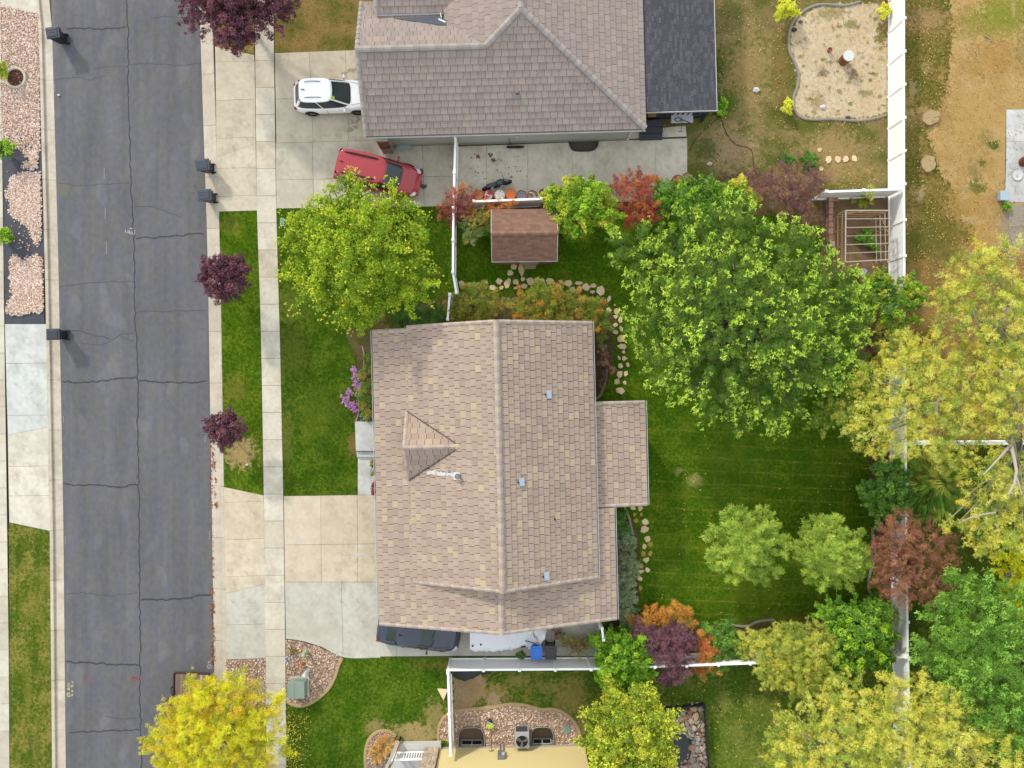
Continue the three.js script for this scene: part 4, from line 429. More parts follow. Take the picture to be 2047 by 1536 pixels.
// ---------------------------------------------------------------- the grey roofed house above
const TH2 = 0.02688;
{
  const cx = 0, cz = -18, c = Math.cos(TH2), sn = Math.sin(TH2), house = base('house', V(cx * c + cz * sn, 0.13, -cx * sn + cz * c), TH2, 'house with brownish grey hip roof and dark grey shingled rear porch roof', 'house'), q = (x, z, h) => V(x - cx, h - 0.13, z - cz);
  const wallM = MT.cream; const he = 2.85;
  const gb = (x0, x1, list) => new THREE.ExtrudeGeometry(new THREE.Shape(list.map(([z, h]) => new THREE.Vector2(z - cz, h - 0.13))), { depth: x1 - x0, bevelEnabled: false }).rotateY(-Math.PI / 2).translate(x1 - cx, 0, 0);
  mesh('wall', [box(14.4, 2.8, 8.4, 0.12 - cx, 1.2, -18.62 - cz), box(1.1, 2.6, 3.2, -6.5 - cx, 1.2, -16.2 - cz), gb(-7.4, -3.4, [[-14.7, -0.05], [-21.2, -0.05], [-21.2, 3.1], [-18.1, 4.6], [-14.7, 2.9]])], wallM, house);
  mesh('foundation', box(14.46, 0.28, 0.06, 0.12 - cx, 0.14, -14.41 - cz), M(C(176, 176, 166), 0.95), house);
  mesh('corner_trim', box(0.14, 2.7, 0.14, 7.3 - cx, 1.3, -14.44 - cz), MT.white, house);
  const bp = base0Pier();
  function base0Pier() { const o = mesh('brick_pier', box(0.62, 2.3, 0.72, -7.0 - cx, 1.15, -14.32 - cz), M(C(190, 180, 166), 0.9), house), bm = [C(140, 84, 64), C(160, 104, 80), C(120, 76, 60), C(176, 130, 104)].map((k) => M(k, 0.95)); for (let r = 0; r < 12; r++) for (let i = 0; i < 3; i++) { mesh('brick', box(0.2, 0.1, 0.03, -7.23 + 0.22 * i + (r % 2) * 0.04 - cx, 1.0 + r * 0.115, -13.945 - cz), pick(bm), o); mesh('brick', box(0.03, 0.1, 0.2, -7.325 - cx, 1.0 + r * 0.115, -14.55 + 0.23 * i - cz), pick(bm), o); } mesh('cap', box(0.7, 0.08, 0.8, -7.0 - cx, 2.36, -14.32 - cz), M(C(214, 204, 186), 0.9), o); return o; }
  const e0 = -14.1, sS = 0.48, rz = -18.1, rh = he + sS * 4, ax = 1.0, ah = he + sS * 5.56, az = -19.66, sE = (ah - he) / 6.89, vx = ax - (ah - rh) / sE;
  const S1 = [q(-7.82, e0, he), q(vx, e0, he), q(vx, rz, rh), q(-7.82, rz, rh)], S2 = [q(vx, e0, he), q(7.89, e0, he), q(ax, az, ah), q(vx, rz, rh)];
  const E1 = [q(7.89, e0, he), q(7.89, -26, he), q(ax, -26, ah), q(ax, az, ah)], nz = -21.45, nh = rh - sS * 3.35, wv = (z) => ax - (ah - (rh - sS * (rz - z))) / sE;
  const N1 = [q(-7.82, rz, rh), q(vx, rz, rh), q(wv(-19.7), -19.7, rh - sS * 1.6), q(wv(-19.7), nz, nh), q(-7.82, nz, nh)];
  const W1 = [q(ax, az, ah), q(vx, rz, rh), q(wv(-19.7), -19.7, rh - sS * 1.6), q(wv(-19.7), -21, rh - sS * 1.6 + 0), q(ax, -26, ah)];
  W1[3] = q(-3.15, -26, ah - sE * 4.15); W1[2] = q(-3.15, -19.65, ah - sE * 4.15);
  const g2h = 3.85, G1 = [q(-6.85, -20.42, g2h), q(-3.0, -20.42, g2h), q(-0.2, -23.4, g2h + 0.48 * 2.98), q(-0.2, -25.5, g2h + 0.48 * 5.08), q(-6.85, -25.5, g2h + 0.48 * 5.08)];
  const pt = [q(11.98, -15.1, 2.5), q(11.98, -26, 2.5), q(7.95, -26, 2.78), q(7.95, -15.1, 2.78)];
  const deckM = M(C(84, 76, 74), 0.95), roof = mesh('roof', [deck(S1, 0.1), deck(S2, 0.1), deck(E1, 0.1), deck(N1, 0.1), deck(W1, 0.08), deck(G1, 0.1)], deckM, house);
  const cols = [[166, 150, 142], [163, 147, 139], [168, 152, 144], [165, 149, 141], [162, 146, 139], [167, 152, 145], [170, 154, 143]].map((k) => C(...k, 1.24)), s = { exp: 0.355, w: 0.4, gap: 0.016, t: 0.036, cols }, X = V(1, 0, 0), Z = V(0, 0, 1);
  layRoof(roof, [...shingles(S1[0], X, [S1, S2], s), ...shingles(E1[0], Z, [E1], s), ...shingles(N1[4], X, [[N1[0], q(-2.92, rz, rh), N1[2], q(-2.92, nz, nh), N1[4]].filter((_, i) => i !== 2), [q(-2.92, rz, rh), N1[1], N1[2]]], s), ...shingles(W1[1], Z, [W1], s), ...shingles(G1[0], X, [G1], s)], shingleMat);
  const caps = [C(182, 172, 164), C(190, 180, 172), C(176, 166, 160)].map((k) => M(k.multiplyScalar(1.1), 0.92, { bumpMap: shakeTex, bumpScale: 0.005 }));
  ridgeCaps(roof, q(-7.85, rz, rh + 0.04), q(vx, rz, rh + 0.04), caps, 0.18, 0.38); ridgeCaps(roof, q(vx, rz, rh + 0.04), q(ax, az, ah + 0.04), caps, 0.18, 0.38); ridgeCaps(roof, q(7.86, e0 - 0.02, he + 0.05), q(ax, az, ah + 0.05), caps, 0.18, 0.38); ridgeCaps(roof, q(ax, az, ah + 0.04), q(ax, -26, ah + 0.04), caps, 0.18, 0.38);
  ridgeCaps(roof, q(-7.8, e0, he + 0.02), q(-7.8, rz, rh + 0.02), caps, 0.13, 0.38, 0.06, 'rake_tile'); ridgeCaps(roof, q(-7.8, rz, rh + 0.02), q(-7.8, nz, nh + 0.02), caps, 0.13, 0.38, 0.06, 'rake_tile'); ridgeCaps(roof, q(-6.83, -20.4, g2h + 0.02), q(-6.83, -25.5, g2h + 2.46), caps, 0.13, 0.38, 0.06, 'rake_tile');
  mesh('rake_board', [beam(q(-7.86, e0, he - 0.12), q(-7.86, rz, rh - 0.12), 0.03, 0.2), beam(q(-7.86, rz, rh - 0.12), q(-7.86, nz, nh - 0.12), 0.03, 0.2)], MT.fascia, house);
  mesh('gutter', [box(15.7, 0.1, 0.03, 0.03 - cx, he - 0.2, e0 + 0.1 - cz), box(15.7, 0.02, 0.1, 0.03 - cx, he - 0.25, e0 + 0.05 - cz), box(3.9, 0.1, 0.08, -4.9 - cx, g2h - 0.2, -20.38 - cz)], MT.fascia, house);
  mesh('upper_wall', box(3.4, 1.2, 0.1, -4.75 - cx, 3.1, -20.95 - cz), M(C(120, 128, 142), 0.8), house); mesh('shade_gap_panel', deck([[788, 36], [893, 29], [892, 56]].map(([u, v]) => { const p = P(u, v, 3.9), x = p.x * c - p.z * sn, z = p.x * sn + p.z * c; return q(x, z, Math.max(3.55, rh - sS * (rz - z) + 0.07)); }), 0.03), M(C(84, 92, 108), 0.5), house); mesh('flashing', [beam(q(-3.5, -20.0, 3.92), q(-3.1, -19.75, 4.04), 0.16, 0.02), beam(q(-3.45, -20.75, 3.6), q(-3.3, -20.02, 3.95), 0.05, 0.2)], MT.white, house);  // the dark triangular panel paints in the shaded wall gap below the upper eave
  const proof = mesh('porch_roof', deck(pt, 0.12), M(C(96, 98, 108), 0.95), house), dc = [[104, 104, 114], [96, 97, 107], [112, 111, 120], [100, 99, 112], [92, 94, 102], [118, 116, 124]].map((k) => C(...k, 2.2)); for (const [i, g] of [[0, shingles(pt[0], Z, [pt], { exp: 0.145, w: 0.32, gap: 0.006, t: 0.012, cols: dc })]]) tag(mesh('shingle_field', g, shingleMat, proof), null, null, null, 'stuff');
  mesh('porch_fascia', [box(4.06, 0.14, 0.03, 9.96 - cx, 2.52, -15.07 - cz), box(0.03, 0.14, 10.9, 12.0 - cx, 2.36, -20.55 - cz)], MT.fascia, house); for (const z of [-15.4, -20]) mesh('porch_post', rbox(0.14, 2.4, 0.14, 0.02, 11.75 - cx, 1.2, z - cz), M(C(60, 72, 84), 0.7), house);
  const dk = M(C(66, 78, 92), 0.75); mesh('porch_deck', [box(3.9, 0.5, 8, 9.9 - cx, 0.2, -19.6 - cz)], dk, house); const pr = mesh('deck_rail', [box(2.4, 0.08, 0.1, 10.6 - cx, 1.35, -15.55 - cz), box(2.4, 0.06, 0.08, 10.6 - cx, 0.6, -15.55 - cz)], dk, house); for (let i = 0; i < 8; i++) mesh('baluster', box(0.1, 0.8, 0.04, 9.55 + i * 0.3 - cx, 0.95, -15.55 - cz), dk, pr);
  for (let i = 0; i < 3; i++) mesh('porch_step', box(1.35, 0.17, 0.36, 8.68 - cx, 0.1 + (2 - i) * 0.16 - 0.02, -14.85 + i * 0.34 - 0.35 - cz), M(C(78, 82, 88), 0.8), house); mesh('door_mat', box(0.5, 0.04, 0.4, 8.7 - cx, 0.52, -15.75 - cz), M(C(200, 146, 80), 0.95), house);
  const w = mesh('window_frame', [box(1.86, 0.05, 0.05, 1.9 - cx, 1.98, -14.4 - cz), box(1.86, 0.05, 0.05, 1.9 - cx, 1.44, -14.4 - cz), ...[-0.9, 0, 0.9].map((x) => box(0.06, 0.5, 0.05, 1.9 + x - cx, 1.71, -14.4 - cz))], MT.white, house); for (const k of [-1, 1]) mesh('pane', box(0.84, 0.48, 0.03, 1.9 + k * 0.45 - cx, 1.71, -14.405 - cz), MT.glass, w);
  mesh('wall_lamp', rbox(0.16, 0.14, 0.1, 0.03, 0.68 - cx, 1.2, -14.36 - cz), MT.white, house);
  const vv = q(0.72, -15.75, he + sS * 1.65 + 0.05); const v = mesh('roof_vent', new RoundedBoxGeometry(0.36, 0.05, 0.2, 2, 0.015).rotateX(Math.atan(sS)).translate(vv.x, vv.y + 0.02, vv.z), MT.greyMetal, house); mesh('vent_pipe', cyl(0.06, 0.05, 0.3, vv.x, vv.y, vv.z - 0.14, 12), MT.steel, v);
}
// ---------------------------------------------------------------- the yellow house at the bottom edge
{
  const o = base('house', P(1024, 1540, 0.13), 0.022, 'yellow walled house at the bottom with white porch railing', 'house'), q = (u, v, h = 0.13) => { const p = P(u, v, h); const x = p.x - o.position.x, z = p.z - o.position.z, c = Math.cos(0.022), s = Math.sin(0.022); return V(x * c - z * s, p.y - 0.13, x * s + z * c); };
  const a = q(880, 1496), b = q(1168, 1488), z = (a.z + b.z) / 2, wx = b.x - a.x; mesh('wall', box(wx, 3.6, 5, (a.x + b.x) / 2, 1.7, z + 2.5), MT.yellow, o); mesh('foundation', box(wx + 0.02, 0.2, 0.05, (a.x + b.x) / 2, 0.1, z - 0.02), M(C(206, 200, 186), 0.9), o);
  mesh('roof', [deck([V(a.x - 0.1, 3.5, z - 0.02), V(b.x + 0.2, 3.5, z - 0.02), V(b.x + 0.2, 4.9, z + 4), V(a.x - 0.1, 4.9, z + 4)], 0.1), deck([V(a.x - 0.1, 3.5, z + 8), V(b.x + 0.2, 3.5, z + 8), V(b.x + 0.2, 4.9, z + 4), V(a.x - 0.1, 4.9, z + 4)], 0.1)], M(C(120, 108, 100), 0.95), o);
  mesh('downspout', beam(V(b.x + 0.06, 0.1, z - 0.05), V(b.x + 0.06, 3.4, z - 0.05), 0.09, 0.07), M(C(70, 60, 54), 0.6), o);
  const mb = mesh('meter_box', rbox(0.42, 0.75, 0.2, 0.02, q(1003, 1497).x, 1.2, z - 0.1), MT.greyMetal, o); mesh('meter', new THREE.CylinderGeometry(0.1, 0.1, 0.12, 18).rotateX(Math.PI / 2).translate(q(1003, 1497).x + 0.12, 1.35, z - 0.24), M(C(220, 228, 230), 0.2), mb); mesh('conduit', [beam(V(q(1003, 1497).x - 0.08, 0, z - 0.08), V(q(1003, 1497).x - 0.08, 0.9, z - 0.08), 0.03, 0.03, 8), beam(V(q(1003, 1497).x + 0.12, 0, z - 0.08), V(q(1003, 1497).x + 0.12, 0.9, z - 0.08), 0.03, 0.03, 8)], MT.greyMetal, mb);
  const st = q(865, 1488), sx = st.x, pier = mesh('stone_pier', box(0.86, 3.6, 4, sx - 0.02, 1.7, st.z + 2.04), M(C(176, 160, 144), 0.95), o), sm = [[222, 200, 176], [206, 186, 164], [230, 212, 190], [196, 176, 158]].map((k) => M(C(...k), 0.95)); for (let r = 0; r < 16; r++) { let x = -0.42; while (x < 0.36) { const w2 = Math.min(rr(0.18, 0.34), 0.43 - x); mesh('stone', rbox(w2 - 0.015, 0.185, 0.05, 0.012, sx - 0.02 + x + w2 / 2, 0.1 + r * 0.2, st.z + 0.03), pick(sm), pier); x += w2; } }
  mesh('porch_slab', box(3.0, 0.3, 2.4, q(830, 1480).x + 0.05, 0.15, q(830, 1482).z + 1.2), conc.pale[0], o);
  const rl = mesh('porch_railing', [box(1.9, 0.07, 0.1, q(824, 1500).x, 1.25, q(824, 1497).z), box(1.9, 0.06, 0.08, q(824, 1500).x, 0.45, q(824, 1497).z), ...[-0.95, 0.95].map((k) => rbox(0.12, 1.1, 0.12, 0.02, q(824, 1500).x + k, 0.85, q(824, 1497).z))], MT.vinyl, o); for (let i = 0; i < 12; i++) mesh('baluster', box(0.05, 0.76, 0.05, q(824, 1500).x - 0.82 + i * 0.149, 0.85, q(824, 1497).z), MT.vinyl, rl);
  mesh('porch_wall', box(1.9, 0.5, 0.06, q(824, 1500).x, 0.2, q(824, 1497).z + 0.16), M(C(214, 212, 206), 0.8), o);
  mesh('porch_beam', [beam(q(796, 1484, 0.6), q(768, 1545, 2.9), 0.14, 0.16)], MT.fascia, o); mesh('downspout', [beam(q(801, 1484, 0.55), q(776, 1545, 2.85), 0.06, 0.08)], M(C(180, 140, 90), 0.6), o); mesh('downspout_end', beam(q(801, 1474, 0.2), q(797, 1486, 0.6), 0.1, 0.1), MT.blackGloss, o);
}
// ---------------------------------------------------------------- the shed
{
  const c = P(1048, 470, 1.8), sh = base('shed', V(c.x, 0.1, c.z), 0.013, 'small shed with brown shingled gable roof behind the fence', 'shed'), q = (u, v, h) => { const p = P(u, v, h); return V(p.x - c.x, h - 0.1, p.z - c.z); };
  const zN = q(1048, 419, 2.0).z, zS = q(1048, 523, 2.0).z, zr = (zN + zS) / 2 + 0.05, xl = q(983, 470, 2.1).x, xr = q(1113, 470, 2.1).x, pts = (z0) => [V(xl, 1.95, z0), V(xr, 1.95, z0), V(xr, 2.75, zr), V(xl, 2.75, zr)], N = pts(zN), S = pts(zS);
  mesh('wall', [box(xr - xl - 0.3, 1.95, zS - zN - 0.3, (xl + xr) / 2, 0.95, (zN + zS) / 2), new THREE.ExtrudeGeometry(new THREE.Shape([new THREE.Vector2(zN + 0.2, 1.9), new THREE.Vector2(zS - 0.2, 1.9), new THREE.Vector2(zr, 2.6)]), { depth: xr - xl - 0.3, bevelEnabled: false }).rotateY(-Math.PI / 2).translate(xr - 0.15, 0, 0)], M(C(190, 150, 120), 0.9), sh);
  mesh('door', box(1.1, 1.7, 0.05, 0.3, 0.85, zS - 0.13), M(C(226, 216, 200), 0.8), sh); mesh('step', box(0.7, 0.1, 0.3, 0.36, 0.08, zS + 0.0), MT.wood, sh);
  const roof = mesh('roof', [deck(N, 0.06), deck(S, 0.06)], M(C(130, 96, 80), 0.95), sh), cols = [[166, 126, 106], [158, 119, 100], [172, 132, 110], [152, 114, 96], [160, 122, 100]].map((k) => C(...k, 1.75)), s = { exp: 0.14, w: 0.3, gap: 0.008, t: 0.013, cols };
  const all = [...shingles(N[0], V(1, 0, 0), [N], s), ...shingles(S[0], V(1, 0, 0), [S], s)]; tag(mesh('shingle_field', all, shingleMat, roof), null, null, null, 'stuff'); ridgeCaps(roof, V(xl, 2.76, zr), V(xr, 2.76, zr), cols.map((k) => M(k, 0.95)), 0.14, 0.24, 0.06);
  mesh('trim', [box(xr - xl + 0.04, 0.09, 0.03, (xl + xr) / 2, 1.92, zS + 0.015), ...[xl - 0.015, xr + 0.015].flatMap((x) => [beam(V(x, 1.92, zN), V(x, 2.72, zr), 0.03, 0.09), beam(V(x, 2.72, zr), V(x, 1.92, zS), 0.03, 0.09)])], MT.fascia, sh);
}
// ---------------------------------------------------------------- fences: posts, rails and panels
function fence(label, pts, opt = {}) {
  const y = 0.1, p = px(pts, y), o = base('fence', p[0].clone(), 0, label, 'fence'), h = opt.h ?? 1.8, L = (v) => v.clone().sub(o.position), m = opt.m ?? MT.vinyl;
  for (let i = 0; i < p.length - 1; i++) {
    const a = L(p[i]), b = L(p[i + 1]), len = a.distanceTo(b), n = Math.max(1, Math.round(len / (opt.bay ?? 1.9)));
    for (let k = 0; k <= n; k++) { if (k === n && i < p.length - 2) continue; const c = a.clone().lerp(b, k / n), post = mesh('post', rbox(0.13, h + 0.08, 0.13, 0.01, c.x, (h + 0.08) / 2, c.z), m, o); mesh('post_cap', new THREE.ConeGeometry(0.115, 0.07, 4).rotateY(Math.PI / 4).translate(c.x, h + 0.115, c.z), m, post); }
    for (let k = 0; k < n; k++) { const c = a.clone().lerp(b, k / n), d = a.clone().lerp(b, (k + 1) / n), t = d.clone().sub(c).normalize().multiplyScalar(0.066), u = (s, f) => s.clone().addScaledVector(t, f); mesh('rail', beam(u(c, 1).setY(h - 0.06), u(d, -1).setY(h - 0.06), 0.12, 0.05), m, o); mesh('rail', beam(u(c, 1).setY(0.14), u(d, -1).setY(0.14), 0.14, 0.05), m, o); const q = u(c, 1), r = u(d, -1), g = new THREE.BoxGeometry(q.distanceTo(r), h - 0.32, 0.024); g.rotateY(-Math.atan2(r.z - q.z, r.x - q.x)).translate((q.x + r.x) / 2, h / 2 + 0.02, (q.z + r.z) / 2); mesh('panel', g, m, o); }
  }
  return o;
}
fence('long white vinyl fence between the two dry yards and the big trees', [[1775.5, -60], [1775.5, 385], [1777, 660], [1780, 1020], [1783, 1292]]);
fence('white vinyl fence continuing below the right fence corner', [[1783.6, 1296], [1786, 1440], [1788, 1620]]);
fence('white cross fence above the stone block wall', [[1626, 399], [1768, 394]]);
fence('narrow white fence crossing the concrete side yard to the front lawn', [[914.8, 296], [911, 430], [910, 554], [916.7, 593]]);
fence('short white fence end beside the orange green shrub by the front hedge', [[904, 596], [900, 644]], { bay: 1.5 });
fence('short white fence behind the row of painted barrels', [[950, 417.5], [1080, 412.5]], { bay: 2.8 });
fence('white vinyl fence with ribbed panels below the blue cart', [[900.5, 1317], [1175, 1315], [1480, 1304], [1778, 1292]]);
fence('white fence running from the corner down to the yellow wall', [[900.6, 1321], [905.5, 1479]], { bay: 1.9 });
fence('white fence crossing behind the yellow trees at the right edge', [[1790, 883], [2140, 882]], { bay: 2.4 });
fence('short white gate panel at the lower corner of the tan roof', [[1196, 1236], [1199, 1258]], { bay: 1 });
// ---------------------------------------------------------------- cars
function loftGeo(rows, closed = true, capTop = false) { const pos = [], idx = [], n = rows[0].length; rows.forEach((r) => r.forEach((p) => pos.push(p.x, p.y, p.z))); for (let i = 0; i < rows.length - 1; i++) for (let j = 0; j < (closed ? n : n - 1); j++) { const a = i * n + j, b = i * n + ((j + 1) % n); idx.push(a, b, a + n, b, b + n, a + n); } if (capTop) { const t = rows[rows.length - 1], c = t.reduce((s, p) => s.add(p), V(0, 0, 0)).divideScalar(n); pos.push(c.x, c.y + 0.02, c.z); const k = rows.length * n; for (let j = 0; j < n; j++) idx.push(k - n + j, k - n + ((j + 1) % n), k); } const g = new THREE.BufferGeometry(); g.setAttribute('position', new THREE.Float32BufferAttribute(pos, 3)); g.setIndex(idx); g.computeVertexNormals(); return g; }
const curve = (pts) => (x) => { for (let i = 0; i < pts.length - 1; i++) if (x <= pts[i + 1][0]) { const t = Math.max(0, (x - pts[i][0]) / (pts[i + 1][0] - pts[i][0])); return pts[i][1] + (pts[i + 1][1] - pts[i][1]) * (t * t * (3 - 2 * t)); } return pts[pts.length - 1][1]; };
function car(name, label, pos, turn, o) {
  const tint = o.tint ?? M(C(66, 80, 82), 0.08), c = base(name, pos, turn, label, 'car'), L = o.L / 2, W = o.W / 2, body = new THREE.MeshPhysicalMaterial({ color: o.color, roughness: o.rough ?? 0.35, clearcoat: 0.8, clearcoatRoughness: 0.06, metalness: 0.05 }), deckY = curve(o.deck), rows = [];  // opaque dark glass, its blue-grey colour includes a painted sky reflection
  for (let i = 0; i <= 44; i++) { const t = -1 + (2 * i) / 44, x = L * t, e = Math.abs(t), w = W * (1 - (t > 0 ? o.frontTaper : o.rearTaper) * Math.pow(e, o.pow ?? 5)) * (e > 0.995 ? 0.9 : 1), y = deckY(t), lo = 0.24 + 0.12 * Math.pow(e, 8), belt = y - 0.1 - 0.02 * e, prof = [[-0.93, lo], [-0.995, lo + 0.14], [-1, (lo + belt) / 2], [-0.975, belt - 0.03], [-0.91, belt + 0.055], [-0.8, y - 0.005], [-0.5, y + 0.012], [0, y + 0.022]]; rows.push([...prof, ...prof.slice(0, -1).reverse().map(([a, b]) => [-a, b])].map(([a, b]) => V(x, b, a * w))); }
  const bodyMesh = mesh('body', loftGeo(rows, false), body, c); { const e = [rows[0], rows[rows.length - 1]].map((r, k) => { const pts = k ? [...r].reverse() : r, cen = pts.reduce((s, p) => s.add(p), V(0, 0, 0)).divideScalar(pts.length); cen.x += (k ? 1 : -1) * 0.05; const q = []; for (let j = 0; j < pts.length; j++) { const a = pts[j], b = pts[(j + 1) % pts.length]; q.push(...cen.toArray(), ...a.toArray(), ...b.toArray()); } const g = new THREE.BufferGeometry(); g.setAttribute('position', new THREE.Float32BufferAttribute(q, 3)); g.computeVertexNormals(); return g; }); mesh('bumper', e, body, c); }
  const gb = o.glass, sec = (f) => { const a = f * f * (3 - 2 * f), x0 = gb.b0 + (gb.t0 - gb.b0) * f, x1 = gb.b1 + (gb.t1 - gb.b1) * f, w = gb.bw + (gb.tw - gb.bw) * (0.25 * f + 0.75 * a), y = gb.yb + (gb.yt - gb.yb) * f, out = []; for (let k = 0; k < 56; k++) { const t = (k / 56) * 2 * Math.PI, n = 0.36, cx = Math.sign(Math.cos(t)) * Math.pow(Math.abs(Math.cos(t)), n), cz = Math.sign(Math.sin(t)) * Math.pow(Math.abs(Math.sin(t)), n); const bow = x1 - (x1 - x0) * 0.03 * cz * cz; out.push(V(cx > 0 ? (x0 + x1) / 2 + cx * (bow - (x0 + x1) / 2) : (x0 + x1) / 2 + (cx * (x1 - x0)) / 2, y, cz * w * (1 - 0.04 * Math.abs(cx)))); } return out; };
  const fs = [0, 0.25, 0.5, 0.75, 0.9, 1].map(sec); mesh('windows', loftGeo(fs.slice(0, 6), true), tint, c);
  const r0 = sec(0.93), top = [r0.map((p) => p.clone().multiply(V(1, 1, 1.012))), sec(1).map((p) => V(p.x, p.y + 0.012, p.z)), sec(1).map((p) => V((p.x - (gb.t0 + gb.t1) / 2) * 0.96 + (gb.t0 + gb.t1) / 2, p.y + 0.038, p.z * 0.95)), sec(1).map((p) => V((p.x - (gb.t0 + gb.t1) / 2) * 0.5 + (gb.t0 + gb.t1) / 2, p.y + 0.06, p.z * 0.5))]; const roof = mesh('roof', loftGeo(top, true, true), body, c);
  const pil = (k, r) => tube(fs.map((s) => s[(k + 56) % 56].clone()), r, 10, 6); mesh('pillar', [5, -5].map((k) => pil(k, 0.045)).concat([23, -23].map((k) => pil(k, o.cPillar ?? 0.075)), [14, -14].map((k) => pil(k, 0.03))), body, c); mesh('belt_trim', tube([...sec(0), sec(0)[0]].map((p) => p.add(V(0, 0.005, 0))), 0.02, 112, 5), body, c);
  const tyre = new THREE.TorusGeometry(0.25, 0.09, 10, 26), rim = new THREE.CylinderGeometry(0.2, 0.2, 0.12, 22).rotateX(Math.PI / 2);
  for (const x of o.wheels) for (const s of [-1, 1]) { const w = new THREE.Group(); w.name = 'wheel'; w.position.set(x, 0.33, s * (W - 0.08)); c.add(w); mesh('tyre', [tyre.clone().scale(1, 1, 1.15)], MT.rubber, w); mesh('rim', rim, MT.steel, w); const ar = []; for (let k = 0; k <= 10; k++) { const a = (k / 10) * Math.PI; ar.push(V(x + Math.cos(a) * 0.38, 0.32 + Math.sin(a) * 0.38, s * (W - 0.008))); } mesh('wheel_arch', tube(ar, 0.035, 20, 6), MT.rubber, c); }
  for (const s of [-1, 1]) { const m = mesh('wing_mirror', new THREE.SphereGeometry(0.1, 12, 8).scale(0.7, 0.75, 1.25).translate(gb.b1 - 0.42, gb.yb + 0.08, s * (W + 0.08)), body, c); mesh('mirror_arm', beam(V(gb.b1 - 0.42, gb.yb + 0.03, s * (W - 0.08)), V(gb.b1 - 0.42, gb.yb + 0.05, s * (W + 0.03)), 0.05), MT.black, m); mesh('headlight', new THREE.SphereGeometry(0.2, 16, 8).scale(1.1, 0.42, 0.72).rotateY(s * 0.5).translate(L * 0.905, deckY(0.9) - 0.1, s * W * 0.7), M(C(226, 228, 232), 0.12), c); mesh('tail_light', rbox(0.2, 0.18, 0.16, 0.05, -L * 0.955, deckY(-0.95) - 0.12, s * W * 0.76), M(C(190, 30, 40), 0.2), c); for (const x of o.handles ?? []) mesh('door_handle', rbox(0.16, 0.03, 0.04, 0.012, x, gb.yb - 0.14, s * (W + 0.003)), body, c); mesh('door_seam', [gb.b1 - 0.55, gb.b1 - 1.5].map((x) => box(0.012, 0.5, 0.01, x, gb.yb - 0.36, s * (W + 0.001))), MT.blackGloss, c); }
  mesh('wiper', [beam(V(gb.b1 - 0.06, gb.yb + 0.05, -0.35), V(gb.b1 - 0.2, gb.yb + 0.14, 0.1), 0.02), beam(V(gb.b1 - 0.06, gb.yb + 0.05, 0.2), V(gb.b1 - 0.2, gb.yb + 0.14, 0.6), 0.02)], MT.black, c); mesh('grille', rbox(0.06, 0.14, W * 1.1, 0.02, L * 0.985, deckY(0.98) - 0.14, 0), o.grille ?? MT.black, c); mesh('hood_seam', [tube([V(L * 0.92, deckY(0.92) + 0.006, -W * 0.55), V(L * 0.7, deckY(0.7) + 0.01, -W * 0.64), V(gb.b1 - 0.05, gb.yb + 0.03, -W * 0.74)], 0.008, 12, 4), tube([V(L * 0.92, deckY(0.92) + 0.006, W * 0.55), V(L * 0.7, deckY(0.7) + 0.01, W * 0.64), V(gb.b1 - 0.05, gb.yb + 0.03, W * 0.74)], 0.008, 12, 4)], MT.blackGloss, c);
  if (o.rails) for (const s of [-1, 1]) mesh('roof_rail', [tube([V(gb.t0 + 0.3, gb.yt + 0.02, s * (gb.tw - 0.25)), V(gb.t0 + 0.5, gb.yt + 0.11, s * (gb.tw - 0.24)), V(gb.t1 - 0.75, gb.yt + 0.11, s * (gb.tw - 0.24)), V(gb.t1 - 0.5, gb.yt + 0.02, s * (gb.tw - 0.25))], o.rails, 20, 6)], o.railMat, c);
  mesh('antenna', beam(V(gb.t0 + 0.35, gb.yt + 0.05, 0), V(gb.t0 + 0.15, gb.yt + 0.16, 0), 0.03, 0.06), MT.black, c); return c;
}
